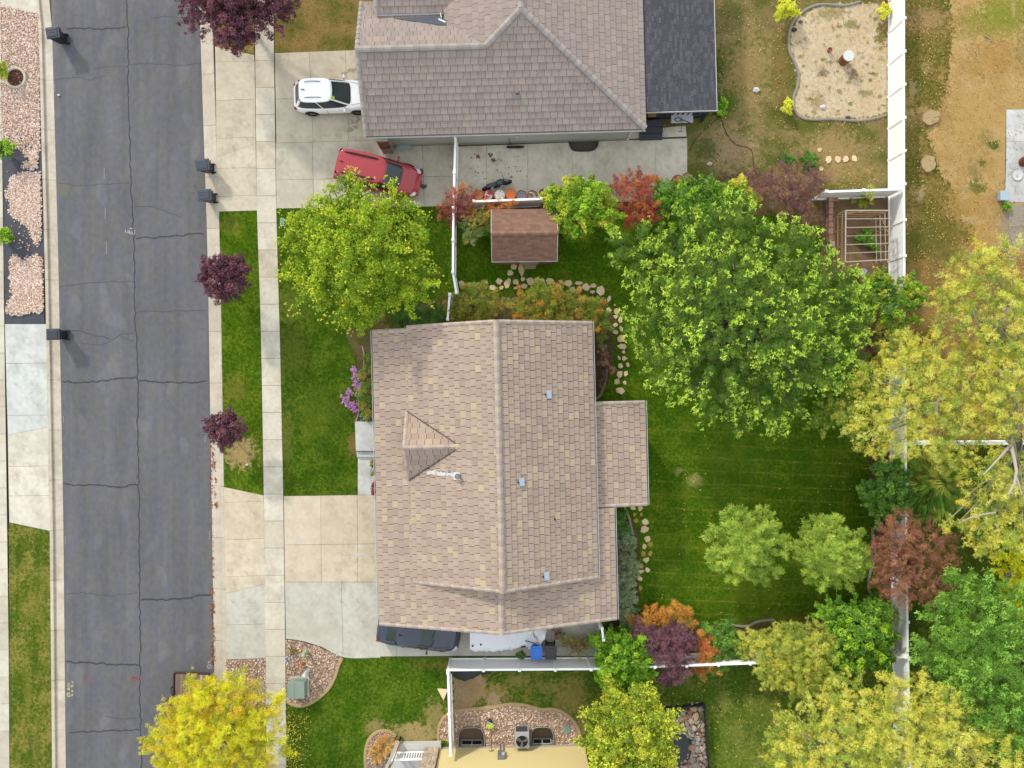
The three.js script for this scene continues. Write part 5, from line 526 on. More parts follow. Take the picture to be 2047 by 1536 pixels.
{
  const p = P(671, 202, 0.1); p.y = 0.135; const c = car('car', 'white crossover car parked with its nose under the grey roof edge', p, TH2 * 0.9, { L: 4.5, W: 1.82, color: new THREE.Color(0.95, 0.95, 0.95), deck: [[-1, 0.82], [-0.9, 1.0], [-0.3, 1.02], [0.3, 1.04], [0.55, 1.0], [0.85, 0.9], [1, 0.62]], frontTaper: 0.26, rearTaper: 0.2, pow: 4, wheels: [-1.32, 1.36], handles: [-0.75, 0.25], glass: { b0: -2.12, b1: 1.18, t0: -1.72, t1: 0.1, bw: 0.85, tw: 0.7, yb: 1.0, yt: 1.64 }, rails: 0.025, railMat: MT.greyMetal, cPillar: 0.09 });
  mesh('windscreen_tag', box(0.16, 0.012, 0.2, 0, 0, 0).rotateZ(-0.53).translate(0.24, 1.6, 0.46), M(C(214, 240, 70), 0.6), c);
  const r = P(757, 351, 0.6); r.y = 0.135; car('minivan', 'red minivan with black roof rails partly under the yellow green tree', r, -0.225, { L: 5.0, W: 1.98, color: C(188, 20, 38, 1.6), rough: 0.3, deck: [[-1, 0.86], [-0.9, 1.08], [-0.3, 1.1], [0.4, 1.1], [0.62, 1.06], [0.85, 0.94], [1, 0.66]], frontTaper: 0.3, rearTaper: 0.2, pow: 3.4, wheels: [-1.5, 1.5], handles: [-0.9, 0.5], grille: M(C(226, 228, 232), 0.25, { metalness: 0.4 }), glass: { b0: -2.3, b1: 1.5, t0: -2.2, t1: 0.6, bw: 0.95, tw: 0.84, yb: 1.08, yt: 1.72 }, rails: 0.045, railMat: MT.black, cPillar: 0.1 });
  const d = P(838, 1262, 0.5); d.y = 0.135; car('sedan', 'dark blue sedan parked half under the tan roof eave', d, -0.13, { L: 4.85, W: 1.82, color: C(42, 50, 72, 1.5), rough: 0.25, deck: [[-1, 0.8], [-0.92, 0.96], [-0.6, 1.0], [-0.2, 0.98], [0.35, 0.98], [0.6, 0.93], [0.88, 0.82], [1, 0.58]], frontTaper: 0.22, rearTaper: 0.2, wheels: [-1.42, 1.42], handles: [-0.8, 0.3], glass: { b0: -1.9, b1: 1.06, t0: -1.2, t1: 0.2, bw: 0.83, tw: 0.6, yb: 0.95, yt: 1.42 }, cPillar: 0.09 });
}
{ // vehicle under a white cover
  const p = P(1006, 1268, 0.6); p.y = 0.135; const o = base('covered_vehicle', p, -0.0, 'low vehicle under a crumpled white cover beside the blue cart', 'covered vehicle'), rows = []; for (let i = 0; i <= 40; i++) { const x = -1.95 + (i / 40) * 3.7, t = i / 40, w = 0.92 * (1 - 0.55 * Math.pow(t, 5)) * (t < 0.03 ? 0.93 : 1), h = 0.95 + 0.12 * Math.sin(t * 5) - 0.3 * Math.pow(t, 4), row = []; for (let k = 0; k <= 22; k++) { const a = (k / 22) * Math.PI, f = 0.5, cz = -Math.sign(Math.cos(a)) * Math.pow(Math.abs(Math.cos(a)), f), cy = Math.pow(Math.sin(a), 0.32), n = 0.03 * n3(x * 2.5, cz * 2.4, 4) + 0.02 * n3(x * 7, cz * 6, 1); row.push(V(x, Math.max(0.03, cy * h + n), cz * (w + n + 0.1 * (1 - cy)))); } rows.push(row); }
  const cover = M(C(246, 246, 250, 1.3), 0.75, { side: THREE.DoubleSide }); mesh('cover', [loftGeo(rows, false), (() => { const q = [], r = rows[0]; const c = V(-1.97, 0.4, 0); for (let k = 0; k < r.length - 1; k++) q.push(...c.toArray(), ...r[k + 1].toArray(), ...r[k].toArray()); const g = new THREE.BufferGeometry(); g.setAttribute('position', new THREE.Float32BufferAttribute(q, 3)); g.setIndex([...Array(q.length / 3).keys()]); g.computeVertexNormals(); return g; })()].map((g) => (g.deleteAttribute('uv'), g)), cover, o);
  for (const [x, z] of [[-1.3, 0.42], [-1.78, 0.5]]) mesh('strap_hole', new THREE.CylinderGeometry(0.06, 0.06, 0.02, 12).translate(x, 1.05, z), MT.black, o);
  const fl = uneven(new THREE.PlaneGeometry(0.9, 1.2, 8, 10).rotateX(-Math.PI / 2).rotateZ(0.5).rotateY(-0.5), 0.12, 2.2).translate(2.0, 0.6, 0.1); mesh('cover_flap', fl, cover, o); mesh('cover_flap', uneven(new THREE.PlaneGeometry(0.5, 0.9, 6, 8).rotateX(-1.2).rotateY(-0.7), 0.08, 3).translate(1.62, 0.55, 0.5), cover, o); mesh('frame_bar', [tube([V(1.3, 0.75, 0.3), V(1.7, 0.9, 0.35), V(1.95, 0.7, 0.55)], 0.03, 16, 6)], MT.black, o); for (const x of [-1.2, 1.1]) for (const s of [-1, 1]) mesh('wheel', new THREE.TorusGeometry(0.2, 0.08, 8, 20).translate(x, 0.28, s * 0.72), MT.rubber, o);
}
// ---------------------------------------------------------------- wheeled carts
function cart(pos, turn, m, lm, label, group, s = 1) {
  const o = base('wheeled_cart', pos, turn, label, 'trash cart', group), rows = []; for (const [y, w, d, ox] of [[0.07, 0.44, 0.46, 0.03], [0.1, 0.47, 0.5, 0.03], [0.5, 0.53, 0.6, 0.01], [0.93, 0.6, 0.7, 0], [0.94, 0.65, 0.75, 0], [0.99, 0.65, 0.75, 0]]) { const row = []; for (let k = 0; k < 32; k++) { const t = (k / 32) * 2 * Math.PI, n = 0.3; row.push(V(ox + Math.sign(Math.cos(t)) * Math.pow(Math.abs(Math.cos(t)), n) * d / 2 * s, y, Math.sign(Math.sin(t)) * Math.pow(Math.abs(Math.sin(t)), n) * w / 2 * s)); } rows.push(row); }
  mesh('bin_body', loftGeo(rows, true), m, o); const lid = mesh('lid', [new RoundedBoxGeometry(0.8 * s, 0.06, 0.68 * s, 3, 0.028).translate(0.0, 1.03, 0), new RoundedBoxGeometry(0.6 * s, 0.035, 0.5 * s, 2, 0.015).translate(-0.02, 1.068, 0)], lm, o); mesh('lid_rib', [-0.16, 0, 0.16].map((z) => rbox(0.56 * s, 0.02, 0.03, 0.008, -0.02, 1.09, z)), lm, lid);
  mesh('handle', [beam(V(0.46, 0.98, -0.24), V(0.46, 0.98, 0.24), 0.018, 0.018, 10), beam(V(0.34, 0.96, -0.2), V(0.46, 0.98, -0.2), 0.035), beam(V(0.34, 0.96, 0.2), V(0.46, 0.98, 0.2), 0.035)], m, o); for (const z of [-0.25, 0.25]) mesh('wheel', new THREE.CylinderGeometry(0.14, 0.14, 0.06, 20).rotateX(Math.PI / 2).translate(0.27, 0.14, z), MT.rubber, o); mesh('axle', new THREE.CylinderGeometry(0.014, 0.014, 0.52, 8).rotateX(Math.PI / 2).translate(0.27, 0.14, 0), MT.steel, o); return o;
}
const cartM = M(C(30, 34, 44), 0.5), lidA = M(C(56, 62, 78), 0.35), lidB = M(C(66, 76, 92), 0.45), G4 = 'black carts set out along the street';
const gnd = (u, v, y = 0.01) => { const p = P(u, v, 0); p.y = y; return p; };
cart(gnd(127, 82), 0.16, cartM, lidA, 'black wheeled cart with long shadow at top left kerb', G4); cart(gnd(128, 671), 0.02, cartM, lidA, 'black wheeled cart at the far kerb by the white apron', G4);
cart(gnd(419.5, 340), 0.1, cartM, lidB, 'dark blue-grey wheeled cart, upper of the two at the driveway kerb', G4); cart(gnd(424, 399), 0.08, cartM, lidB, 'dark blue-grey wheeled cart, lower of the two at the driveway kerb', G4);
cart(gnd(1071, 1291, 0.135), Math.PI / 2 + 0.05, M(C(34, 84, 170, 1.2), 0.5), M(C(48, 116, 214, 1.1), 0.4), 'bright blue recycling cart standing by the white fence', 'carts by the white fence'); cart(gnd(1099, 1291, 0.135), Math.PI / 2 - 0.05, M(C(50, 50, 54), 0.6), M(C(76, 76, 82), 0.6), 'charcoal grey cart just right of the blue cart', 'carts by the white fence');
// ---------------------------------------------------------------- plank-decked trailer
{
  const p = gnd(391, 1362, 0); const o = base('trailer', p, -0.03, 'wooden plank utility trailer parked at the kerb under the yellow tree', 'trailer'), w = 2.05, l = 3.6, z0 = -0.7; const pm = [[186, 152, 128], [214, 190, 160], [160, 130, 110], [196, 164, 134], [176, 144, 122], [204, 176, 146], [148, 124, 108]].map((k) => M(C(...k), 0.9, { bumpMap: shakeTex, bumpScale: 0.004 })); let x = -w / 2 + 0.08; while (x < w / 2 - 0.1) { const b = Math.min(rr(0.11, 0.2), w / 2 - 0.08 - x); mesh('plank', box(b - 0.014, 0.04, l - 0.1, x + b / 2, 0.62 + rr(0, 0.012), z0 + l / 2), pick(pm), o); x += b; }
  mesh('frame', [box(w, 0.16, 0.08, 0, 0.58, z0), box(w, 0.16, 0.08, 0, 0.58, z0 + l), ...[-1, 1].map((s) => box(0.07, 0.2, l, s * w / 2, 0.6, z0 + l / 2))], M(C(78, 54, 50), 0.7), o); mesh('side_rail', [-1, 1].flatMap((s) => [beam(V(s * (w / 2 + 0.06), 0.82, z0 + 0.8), V(s * (w / 2 + 0.06), 0.82, z0 + l), 0.045), ...[0.8, 1.8, 2.8].map((k) => beam(V(s * (w / 2 + 0.06), 0.5, z0 + k), V(s * (w / 2 + 0.06), 0.82, z0 + k), 0.04))]), MT.black, o); for (const s of [-1, 1]) { mesh('wheel', new THREE.TorusGeometry(0.22, 0.1, 10, 22).rotateY(Math.PI / 2).translate(s * (w / 2 + 0.16), 0.32, z0 + 1.9), MT.rubber, o); mesh('fender', box(0.26, 0.04, 0.9, s * (w / 2 + 0.16), 0.68, z0 + 1.9), M(C(70, 50, 50), 0.6), o); } mesh('tongue', beam(V(0, 0.5, z0 + l), V(0, 0.5, z0 + l + 1.1), 0.1), MT.black, o);
}
// ---------------------------------------------------------------- things in the gravel and on the lawns
{
  const b = P(600, 1369, 0); b.y = 0.11; const o = base('utility_box', b, 0.01, 'pale green electrical utility box on the gravel bed', 'utility box'), gm = M(C(164, 184, 170), 0.55); mesh('cabinet', rbox(0.96, 0.72, 0.9, 0.02, 0, 0.36, 0), gm, o); mesh('lid', rbox(1.0, 0.06, 0.94, 0.02, 0, 0.74, 0.01), gm, o); mesh('seam', box(0.012, 0.008, 0.94, -0.08, 0.772, 0.01), M(C(110, 126, 118), 0.7), o); mesh('door_seam', box(0.5, 0.4, 0.01, 0.1, 0.36, -0.452), M(C(150, 170, 158), 0.6), o); mesh('pad', box(1.15, 0.08, 1.1, 0, 0.02, 0), conc.grey[0], o);
  const ped = (u, v, r, h, m, label, cat) => { const p = P(u, v, 0); p.y = 0.11; const o = base('utility_pedestal', p, 0, label, cat ?? 'pedestal'); mesh('post', [cyl(r, r, h * 0.9, 0, 0, 0, 20), new THREE.SphereGeometry(r, 18, 8, 0, 6.3, 0, Math.PI / 2).scale(1, 0.6, 1).translate(0, h * 0.9, 0)], m, o); mesh('collar', cyl(r * 1.12, r * 1.12, 0.1, 0, 0.02, 0, 20), m, o); return o; };
  ped(617, 1339, 0.13, 0.95, M(C(240, 244, 240), 0.5), 'white round-topped utility pedestal beside the green box'); ped(614, 1300, 0.12, 0.85, M(C(190, 214, 178), 0.6), 'pale green utility pedestal at the top of the gravel bed'); ped(607, 1324, 0.09, 0.55, M(C(216, 134, 66), 0.6), 'orange marker post between the green and white pedestals', 'marker post');
  const lidd = (u, v, r, m, label, name = 'valve_lid', cat = 'lid') => { const p = P(u, v, 0); p.y = 0.13; const o = base(name, p, 0, label, cat); mesh('lid', cyl(r, r * 0.96, 0.04, 0, 0, 0, 24), m, o); mesh('rim', new THREE.TorusGeometry(r, 0.02, 6, 26).rotateX(Math.PI / 2).translate(0, 0.03, 0), m, o); return o; };
  lidd(1132, 1457, 0.24, M(C(140, 178, 160), 0.6), 'pale teal round lid set in the gravel by the yellow wall'); lidd(44, 193, 0.13, M(C(226, 206, 198), 0.6), 'small pale round valve cap in the pink gravel');
  const bl = P(576, 1318, 0); bl.y = 0.14; const mb = base('meter_lid', bl, 0, 'small blue square meter lid at the sidewalk edge', 'lid'); mesh('lid', rbox(0.22, 0.03, 0.24, 0.01, 0, 0, 0, 0.1), M(C(96, 120, 176), 0.6), mb); mesh('rim', box(0.28, 0.02, 0.3, 0, -0.01, 0), M(C(190, 200, 210), 0.8), mb);
  const gl = P(565, 445, 0); gl.y = 0.12; const g2 = base('irrigation_lid', gl, 0, 'pale green irrigation lid in the grass beside the sidewalk', 'lid'); mesh('lid', rbox(0.26, 0.04, 0.5, 0.015), M(C(150, 190, 160), 0.6), g2); mesh('seam', box(0.02, 0.01, 0.4, 0, 0.022, 0), MT.black, g2);
  const rg = P(35, 158, 0); rg.y = 0.1; const mr = base('mulch_ring', rg, 0, 'round concrete ring filled with brown mulch in the pink gravel', 'planter ring'); mesh('ring', new THREE.LatheGeometry([[0.5, -0.02], [0.5, 0.13], [0.53, 0.15], [0.62, 0.15], [0.65, 0.12], [0.65, -0.02]].map(([a, b]) => new THREE.Vector2(a, b)), 40), conc.old[0], mr); mesh('mulch', uneven(new THREE.CircleGeometry(0.51, 40, 0).rotateX(-Math.PI / 2).translate(0, 0.06, 0), 0.02, 6), M(C(104, 62, 44), 0.98, { bumpMap: roughTex, bumpScale: 0.05 }), mr); const chips = []; for (let i = 0; i < 90; i++) { const a = R() * 6.28, r = Math.sqrt(R()) * 0.46; chips.push(box(rr(0.03, 0.09), 0.02, rr(0.015, 0.035), 0, 0, 0, R() * 3).translate(Math.cos(a) * r, 0.075 + R() * 0.02, Math.sin(a) * r)); } tag(mesh('bark_chips', chips, M(C(130, 78, 54), 0.95), mr), null, null, null, 'stuff');
  const st = P(885, 1384, 0); st.y = 0.11; const sg = mesh('flagstone', new THREE.ExtrudeGeometry(new THREE.Shape([[-0.28, 0.25], [0.3, 0.2], [0.06, -0.4]].map((a) => new THREE.Vector2(...a))), { depth: 0.06, bevelEnabled: true, bevelSize: 0.03, bevelThickness: 0.02, bevelSegments: 2 }).rotateX(-Math.PI / 2), sandstone[2]); sg.position.copy(st); tag(sg, 'single triangular flagstone on the lawn beside the white fence', 'flagstone');
}
// ---------------------------------------------------------------- air conditioner, trimmer, tarp
{
  const p = P(1043, 1462, 0); p.y = 0.12; const o = base('air_conditioner', p, 0.02, 'grey air conditioning unit with round fan on the gravel by the yellow wall', 'air conditioner'), m = M(C(198, 198, 202), 0.5); mesh('cabinet', rbox(0.86, 0.82, 0.98, 0.03, 0, 0.41, 0.1), m, o); mesh('side_grille', [...Array(9)].map((_, i) => box(0.62, 0.012, 0.014, 0, 0.14 + i * 0.075, -0.395)), MT.black, o); mesh('grille_back', box(0.68, 0.66, 0.01, 0, 0.44, -0.391), M(C(96, 96, 104), 0.7), o); mesh('fan_well', new THREE.CylinderGeometry(0.36, 0.36, 0.02, 32).translate(0, 0.825, 0.16), MT.blackGloss, o); mesh('fan_ring', new THREE.TorusGeometry(0.37, 0.03, 8, 36).rotateX(Math.PI / 2).translate(0, 0.835, 0.16), m, o); for (let k = 0; k < 3; k++) mesh('fan_blade', new THREE.ExtrudeGeometry(new THREE.Shape([[0.05, -0.05], [0.3, -0.12], [0.33, 0.06], [0.06, 0.06]].map((a) => new THREE.Vector2(...a))), { depth: 0.01, bevelEnabled: false }).rotateX(-Math.PI / 2).rotateZ(0.12).rotateY((k * 2 * Math.PI) / 3 + 0.5).translate(0, 0.85, 0.16), MT.greyMetal, o); const gr = []; for (let k = 1; k < 6; k++) gr.push(new THREE.TorusGeometry(0.06 * k, 0.005, 5, 30).rotateX(Math.PI / 2).translate(0, 0.9, 0.16)); for (let k = 0; k < 8; k++) gr.push(beam(V(0, 0.9, 0.16), V(Math.cos(k * 0.785) * 0.36, 0.88, 0.16 + Math.sin(k * 0.785) * 0.36), 0.008)); mesh('fan_guard', gr, MT.black, o); mesh('fan_hub', cyl(0.06, 0.06, 0.06, 0, 0.85, 0.16), MT.steel, o);
  const t = P(981, 1446, 0); t.y = 0.14; const w = base('garden_trimmer', t, 0, 'lime green and black garden tool leaning over the gravel', 'garden tool'); mesh('housing', uneven(rbox(0.4, 0.2, 0.3, 0.07, 0, 0.14, 0.05, 0.4), 0.02, 5), M(C(206, 240, 60), 0.5), w); mesh('motor', rbox(0.26, 0.2, 0.24, 0.06, -0.06, 0.12, -0.22, 0.5), MT.black, w); mesh('guard', rbox(0.5, 0.06, 0.1, 0.02, 0.02, 0.2, -0.12, -0.5), M(C(200, 200, 204), 0.5), w); mesh('shaft', beam(V(0.02, 0.18, 0.2), V(0.06, 0.55, 1.35), 0.018, 0.018, 8), MT.black, w); mesh('handle', tube([V(-0.1, 0.5, 1.28), V(0.06, 0.62, 1.35), V(0.2, 0.5, 1.3)], 0.016, 14, 6), MT.black, w);
  const tp = P(940, 1342, 0); tp.y = 0.12; const tg = new THREE.BufferGeometry(); { const pos = [], idx = [], nx = 26, nz = 10; for (let j = 0; j <= nz; j++) for (let i = 0; i <= nx; i++) { const u = i / nx, v = j / nz, x = -1.15 + 2.3 * u, z0 = -0.35, z1 = 0.12 + 0.5 * Math.sin(Math.PI * Math.min(1, u * 1.3)) * (1 - 0.5 * u); pos.push(x, 0.5 * (1 - v) * (1 - 0.3 * u) + 0.05 + 0.05 * n2(u * 9, v * 6), z0 + (z1 - z0) * v + 0.04 * n2(u * 7, v * 5 + 9)); if (i && j) { const a = (j - 1) * (nx + 1) + i - 1; idx.push(a, a + nx + 1, a + 1, a + 1, a + nx + 1, a + nx + 2); } } tg.setAttribute('position', new THREE.Float32BufferAttribute(pos, 3)); tg.setIndex(idx); tg.computeVertexNormals(); } const to = base('tarp', tp, 0, 'dark crumpled tarp tucked against the white fence corner', 'tarp'); mesh('sheet', tg, M(C(54, 58, 66), 0.6, { side: THREE.DoubleSide }), to); mesh('stick', [beam(V(1.1, 0.1, 0.2), V(1.7, 0.3, -0.3), 0.02), beam(V(1.2, 0.08, 0.4), V(1.9, 0.2, 0.0), 0.02)], MT.wood, to);
}
// ---------------------------------------------------------------- side yard: scooter, motorbike, barrels, bracket, table
{
  const p = P(1030, 297, 0); p.y = 0.135; const o = base('kick_scooter', p, 0.02, 'black kick scooter standing on the concrete side yard', 'scooter'); mesh('deck', rbox(0.72, 0.05, 0.16, 0.02, 0.0, 0.13, 0), MT.black, o); for (const x of [-0.42, 0.42]) { mesh('wheel', new THREE.TorusGeometry(0.085, 0.03, 8, 18).translate(x, 0.11, 0), MT.rubber, o); mesh('fender', rbox(0.2, 0.04, 0.09, 0.015, x, 0.22, 0), MT.black, o); } mesh('stem', beam(V(-0.42, 0.2, 0), V(-0.3, 1.05, 0.02), 0.024, 0.024, 10), MT.black, o); mesh('handlebar', beam(V(-0.36, 1.05, -0.24), V(-0.24, 1.05, 0.26), 0.02, 0.02, 8), MT.black, o);
  const b = P(993, 375, 0); b.y = 0.135; const m = base('pocket_motorbike', b, 0.28, 'small black motorbike standing beside the painted barrels', 'motorbike'); for (const x of [-0.62, 0.66]) { mesh('wheel', new THREE.TorusGeometry(0.22, 0.075, 10, 22).translate(x, 0.29, 0), MT.rubber, m); mesh('fender', rbox(0.34, 0.05, 0.16, 0.02, x, 0.56, 0), MT.black, m); } mesh('seat', uneven(rbox(0.62, 0.12, 0.26, 0.05, -0.3, 0.72, 0), 0.02, 4), M(C(58, 62, 72), 0.45), m); mesh('tank', new THREE.SphereGeometry(0.22, 18, 12).scale(1.2, 0.75, 0.9).translate(0.22, 0.76, 0), M(C(64, 68, 80), 0.3), m); mesh('engine', rbox(0.4, 0.34, 0.26, 0.04, 0, 0.38, 0), MT.black, m); mesh('fork', [beam(V(0.66, 0.3, 0.09), V(0.5, 0.92, 0.09), 0.03, 0.03, 8), beam(V(0.66, 0.3, -0.09), V(0.5, 0.92, -0.09), 0.03, 0.03, 8)], MT.black, m); mesh('handlebar', beam(V(0.46, 0.94, -0.32), V(0.46, 0.94, 0.32), 0.02, 0.02, 8), MT.black, m); mesh('headlight', new THREE.SphereGeometry(0.09, 12, 8).translate(0.64, 0.8, 0), MT.greyMetal, m);
  const barrel = (u, v, top, side, label, r = 0.29, h = 0.88, rim) => { const q = P(u, v, h); q.y = 0.135; const g = base('barrel', q, R() * 3, label, 'barrel', 'painted barrels and rusty drums by the shrubs'); mesh('drum', new THREE.LatheGeometry([[r * 0.98, 0], [r, 0.02], [r, 0.28], [r * 1.04, 0.3], [r, 0.32], [r, 0.57], [r * 1.04, 0.59], [r, 0.61], [r, h - 0.03], [r * 1.05, h], [r * 1.01, h + 0.01]].map(([a, y]) => new THREE.Vector2(a, y)), 28), side, g); const lid = mesh('barrel_lid', new THREE.CylinderGeometry(r, r, 0.02, 28).translate(0, h - 0.02, 0), top, g); mesh('rim', new THREE.TorusGeometry(r * 1.01, 0.018, 6, 30).rotateX(Math.PI / 2).translate(0, h, 0), rim ?? side, g); return [g, lid, r, h]; };
  const O = M(C(220, 112, 36), 0.6), Or = M(C(228, 120, 30), 0.55); const dab = ([g, lid, r, h], cols, n, s0, s1) => { for (let i = 0; i < n; i++) { const a = R() * 6.28, d = Math.sqrt(R()) * r * 0.8; mesh('paint_splash', uneven(new THREE.CircleGeometry(rr(s0, s1), 12).rotateX(-Math.PI / 2), 0.0, 1).translate(Math.cos(a) * d, h - 0.008 + 0.0006 * (i + 1), Math.sin(a) * d), pick(cols), lid); } };
  const g1 = barrel(956, 391, M(C(206, 124, 60), 0.7), O, 'orange barrel with a green half painted lid'); mesh('paint_patch', new THREE.CircleGeometry(0.27, 20, -1.2, Math.PI).rotateX(-Math.PI / 2).translate(0.01, 0.866, 0), M(C(142, 180, 84), 0.7), g1[1]); g1[0].rotation.y = 0.1;
  dab(barrel(977, 391, M(C(196, 80, 84), 0.6), M(C(160, 60, 60), 0.7), 'barrel with a red and white splattered lid beside the white one', 0.29), [C(238, 234, 236), C(170, 50, 60), C(226, 180, 186)].map((c) => M(c, 0.6)), 22, 0.03, 0.08); dab(barrel(999, 391, M(C(240, 238, 228), 0.6), M(C(220, 216, 204), 0.7), 'white barrel lid with coloured paint splatters'), [C(60, 90, 70), C(200, 90, 60), C(90, 90, 110)].map((c) => M(c, 0.6)), 12, 0.015, 0.04);
  barrel(1021, 389, Or, O, 'plain bright orange barrel in the row by the fence', 0.3); barrel(1042, 392, M(C(128, 124, 132), 0.7), MT.rust, 'grey lidded barrel right of the bright orange one'); const h6 = barrel(1064, 392, M(C(150, 116, 96), 0.8), MT.rust, 'brown barrel with a white pipe lying across it'); mesh('pipe', tube([V(-0.2, 0.95, -0.16), V(0.02, 0.95, -0.12), V(0.24, 0.93, 0.3)], 0.022, 14, 7), MT.white, h6[0]); h6[0].rotation.y = 0; barrel(1087, 389, M(C(150, 84, 72), 0.8), M(C(120, 66, 58), 0.8), 'dull red barrel half hidden by the yellow green shrub');
  dab(barrel(1354, 361, M(C(196, 126, 60), 0.85), MT.rust, 'rusty drum half under the green shrub at the paving edge'), [C(150, 90, 50), C(210, 150, 80), C(130, 130, 80)].map((c) => M(c, 0.9)), 12, 0.04, 0.1); dab(barrel(1373, 357, M(C(190, 130, 78), 0.85), M(C(110, 90, 70), 0.8), 'rusty drum with grey ringed top beside the dry yard'), [C(160, 150, 140), C(200, 140, 70), C(140, 110, 90)].map((c) => M(c, 0.9)), 12, 0.03, 0.09);
  const k = P(790, 292, 0); k.y = 0.135; const h = base('pole_bracket', k, 0.03, 'grey and black pole bracket with a dull green board at the brick corner', 'bracket'); mesh('pole', [beam(V(0, 0, 0), V(-0.2, 2.2, -0.55), 0.12, 0.12), beam(V(-0.2, 2.2, -0.5), V(0.28, 2.55, 0.15), 0.06)], MT.greyMetal, h); mesh('arm', [beam(V(-0.05, 2.0, 0.15), V(0.3, 2.1, -0.25), 0.05), beam(V(0.3, 2.1, 0.2), V(-0.1, 2.15, -0.2), 0.05)], MT.black, h); mesh('clamp', rbox(0.14, 0.1, 0.14, 0.02, 0.2, 2.2, 0.24), MT.white, h); mesh('board', new THREE.BoxGeometry(0.9, 0.04, 0.5).rotateX(0.25).translate(0.55, 0.25, 0.1), new THREE.MeshPhysicalMaterial({ color: C(150, 168, 160), roughness: 0.15 }), h);
  const tb = P(1357, 245, 0); tb.y = 0.13; const t = base('folding_table', tb, 0.02, 'white folding table beside the dark porch steps', 'table'); mesh('tabletop', rbox(1.28, 0.05, 0.66, 0.02, 0, 0.74, 0), M(C(240, 240, 244), 0.5), t); for (const x of [-0.52, 0.52]) for (const z of [-0.24, 0.24]) mesh('leg', beam(V(x, 0, z), V(x * 0.94, 0.72, z), 0.016, 0.016, 8), MT.greyMetal, t);
  const f = P(1360, 247, 0.78); f.y = 0.9; const fr = base('tool_frame', f, 0, 'thin black metal tool lying on the white folding table', 'tool'); mesh('loop', [tube([V(-0.36, 0.02, -0.2), V(-0.2, 0.06, -0.26), V(0, 0.04, -0.24), V(-0.02, 0.02, -0.1), V(-0.3, 0.02, -0.1), V(-0.36, 0.02, -0.2)], 0.02, 30, 6)], MT.black, fr); mesh('arm', [beam(V(-0.02, 0.04, -0.2), V(0.5, 0.03, 0.0), 0.03), beam(V(0.08, 0.03, -0.14), V(0.02, -0.02, 0.5), 0.025), beam(V(-0.1, -0.02, 0.5), V(0.12, -0.02, 0.5), 0.025)], MT.black, fr); mesh('card', rbox(0.14, 0.012, 0.22, 0.004, -0.5, -0.09, -0.12), M(C(226, 200, 140), 0.8), fr);
  const hose = (list, label, r = 0.02) => tag(mesh('garden_hose', tube(px(list, 0.13), r, list.length * 14, 6), M(C(70, 62, 48), 0.7)), label, 'hose'); hose([[1437, 235], [1420, 250], [1400, 268], [1385, 288], [1379, 301]], 'dark hose running from the lime weed to the paving edge'); hose([[1441, 234], [1448, 255], [1460, 278], [1474, 290], [1490, 293], [1502, 300], [1506, 318], [1508, 345]], 'dark hose curling across the dry yard towards the shrubs');
}
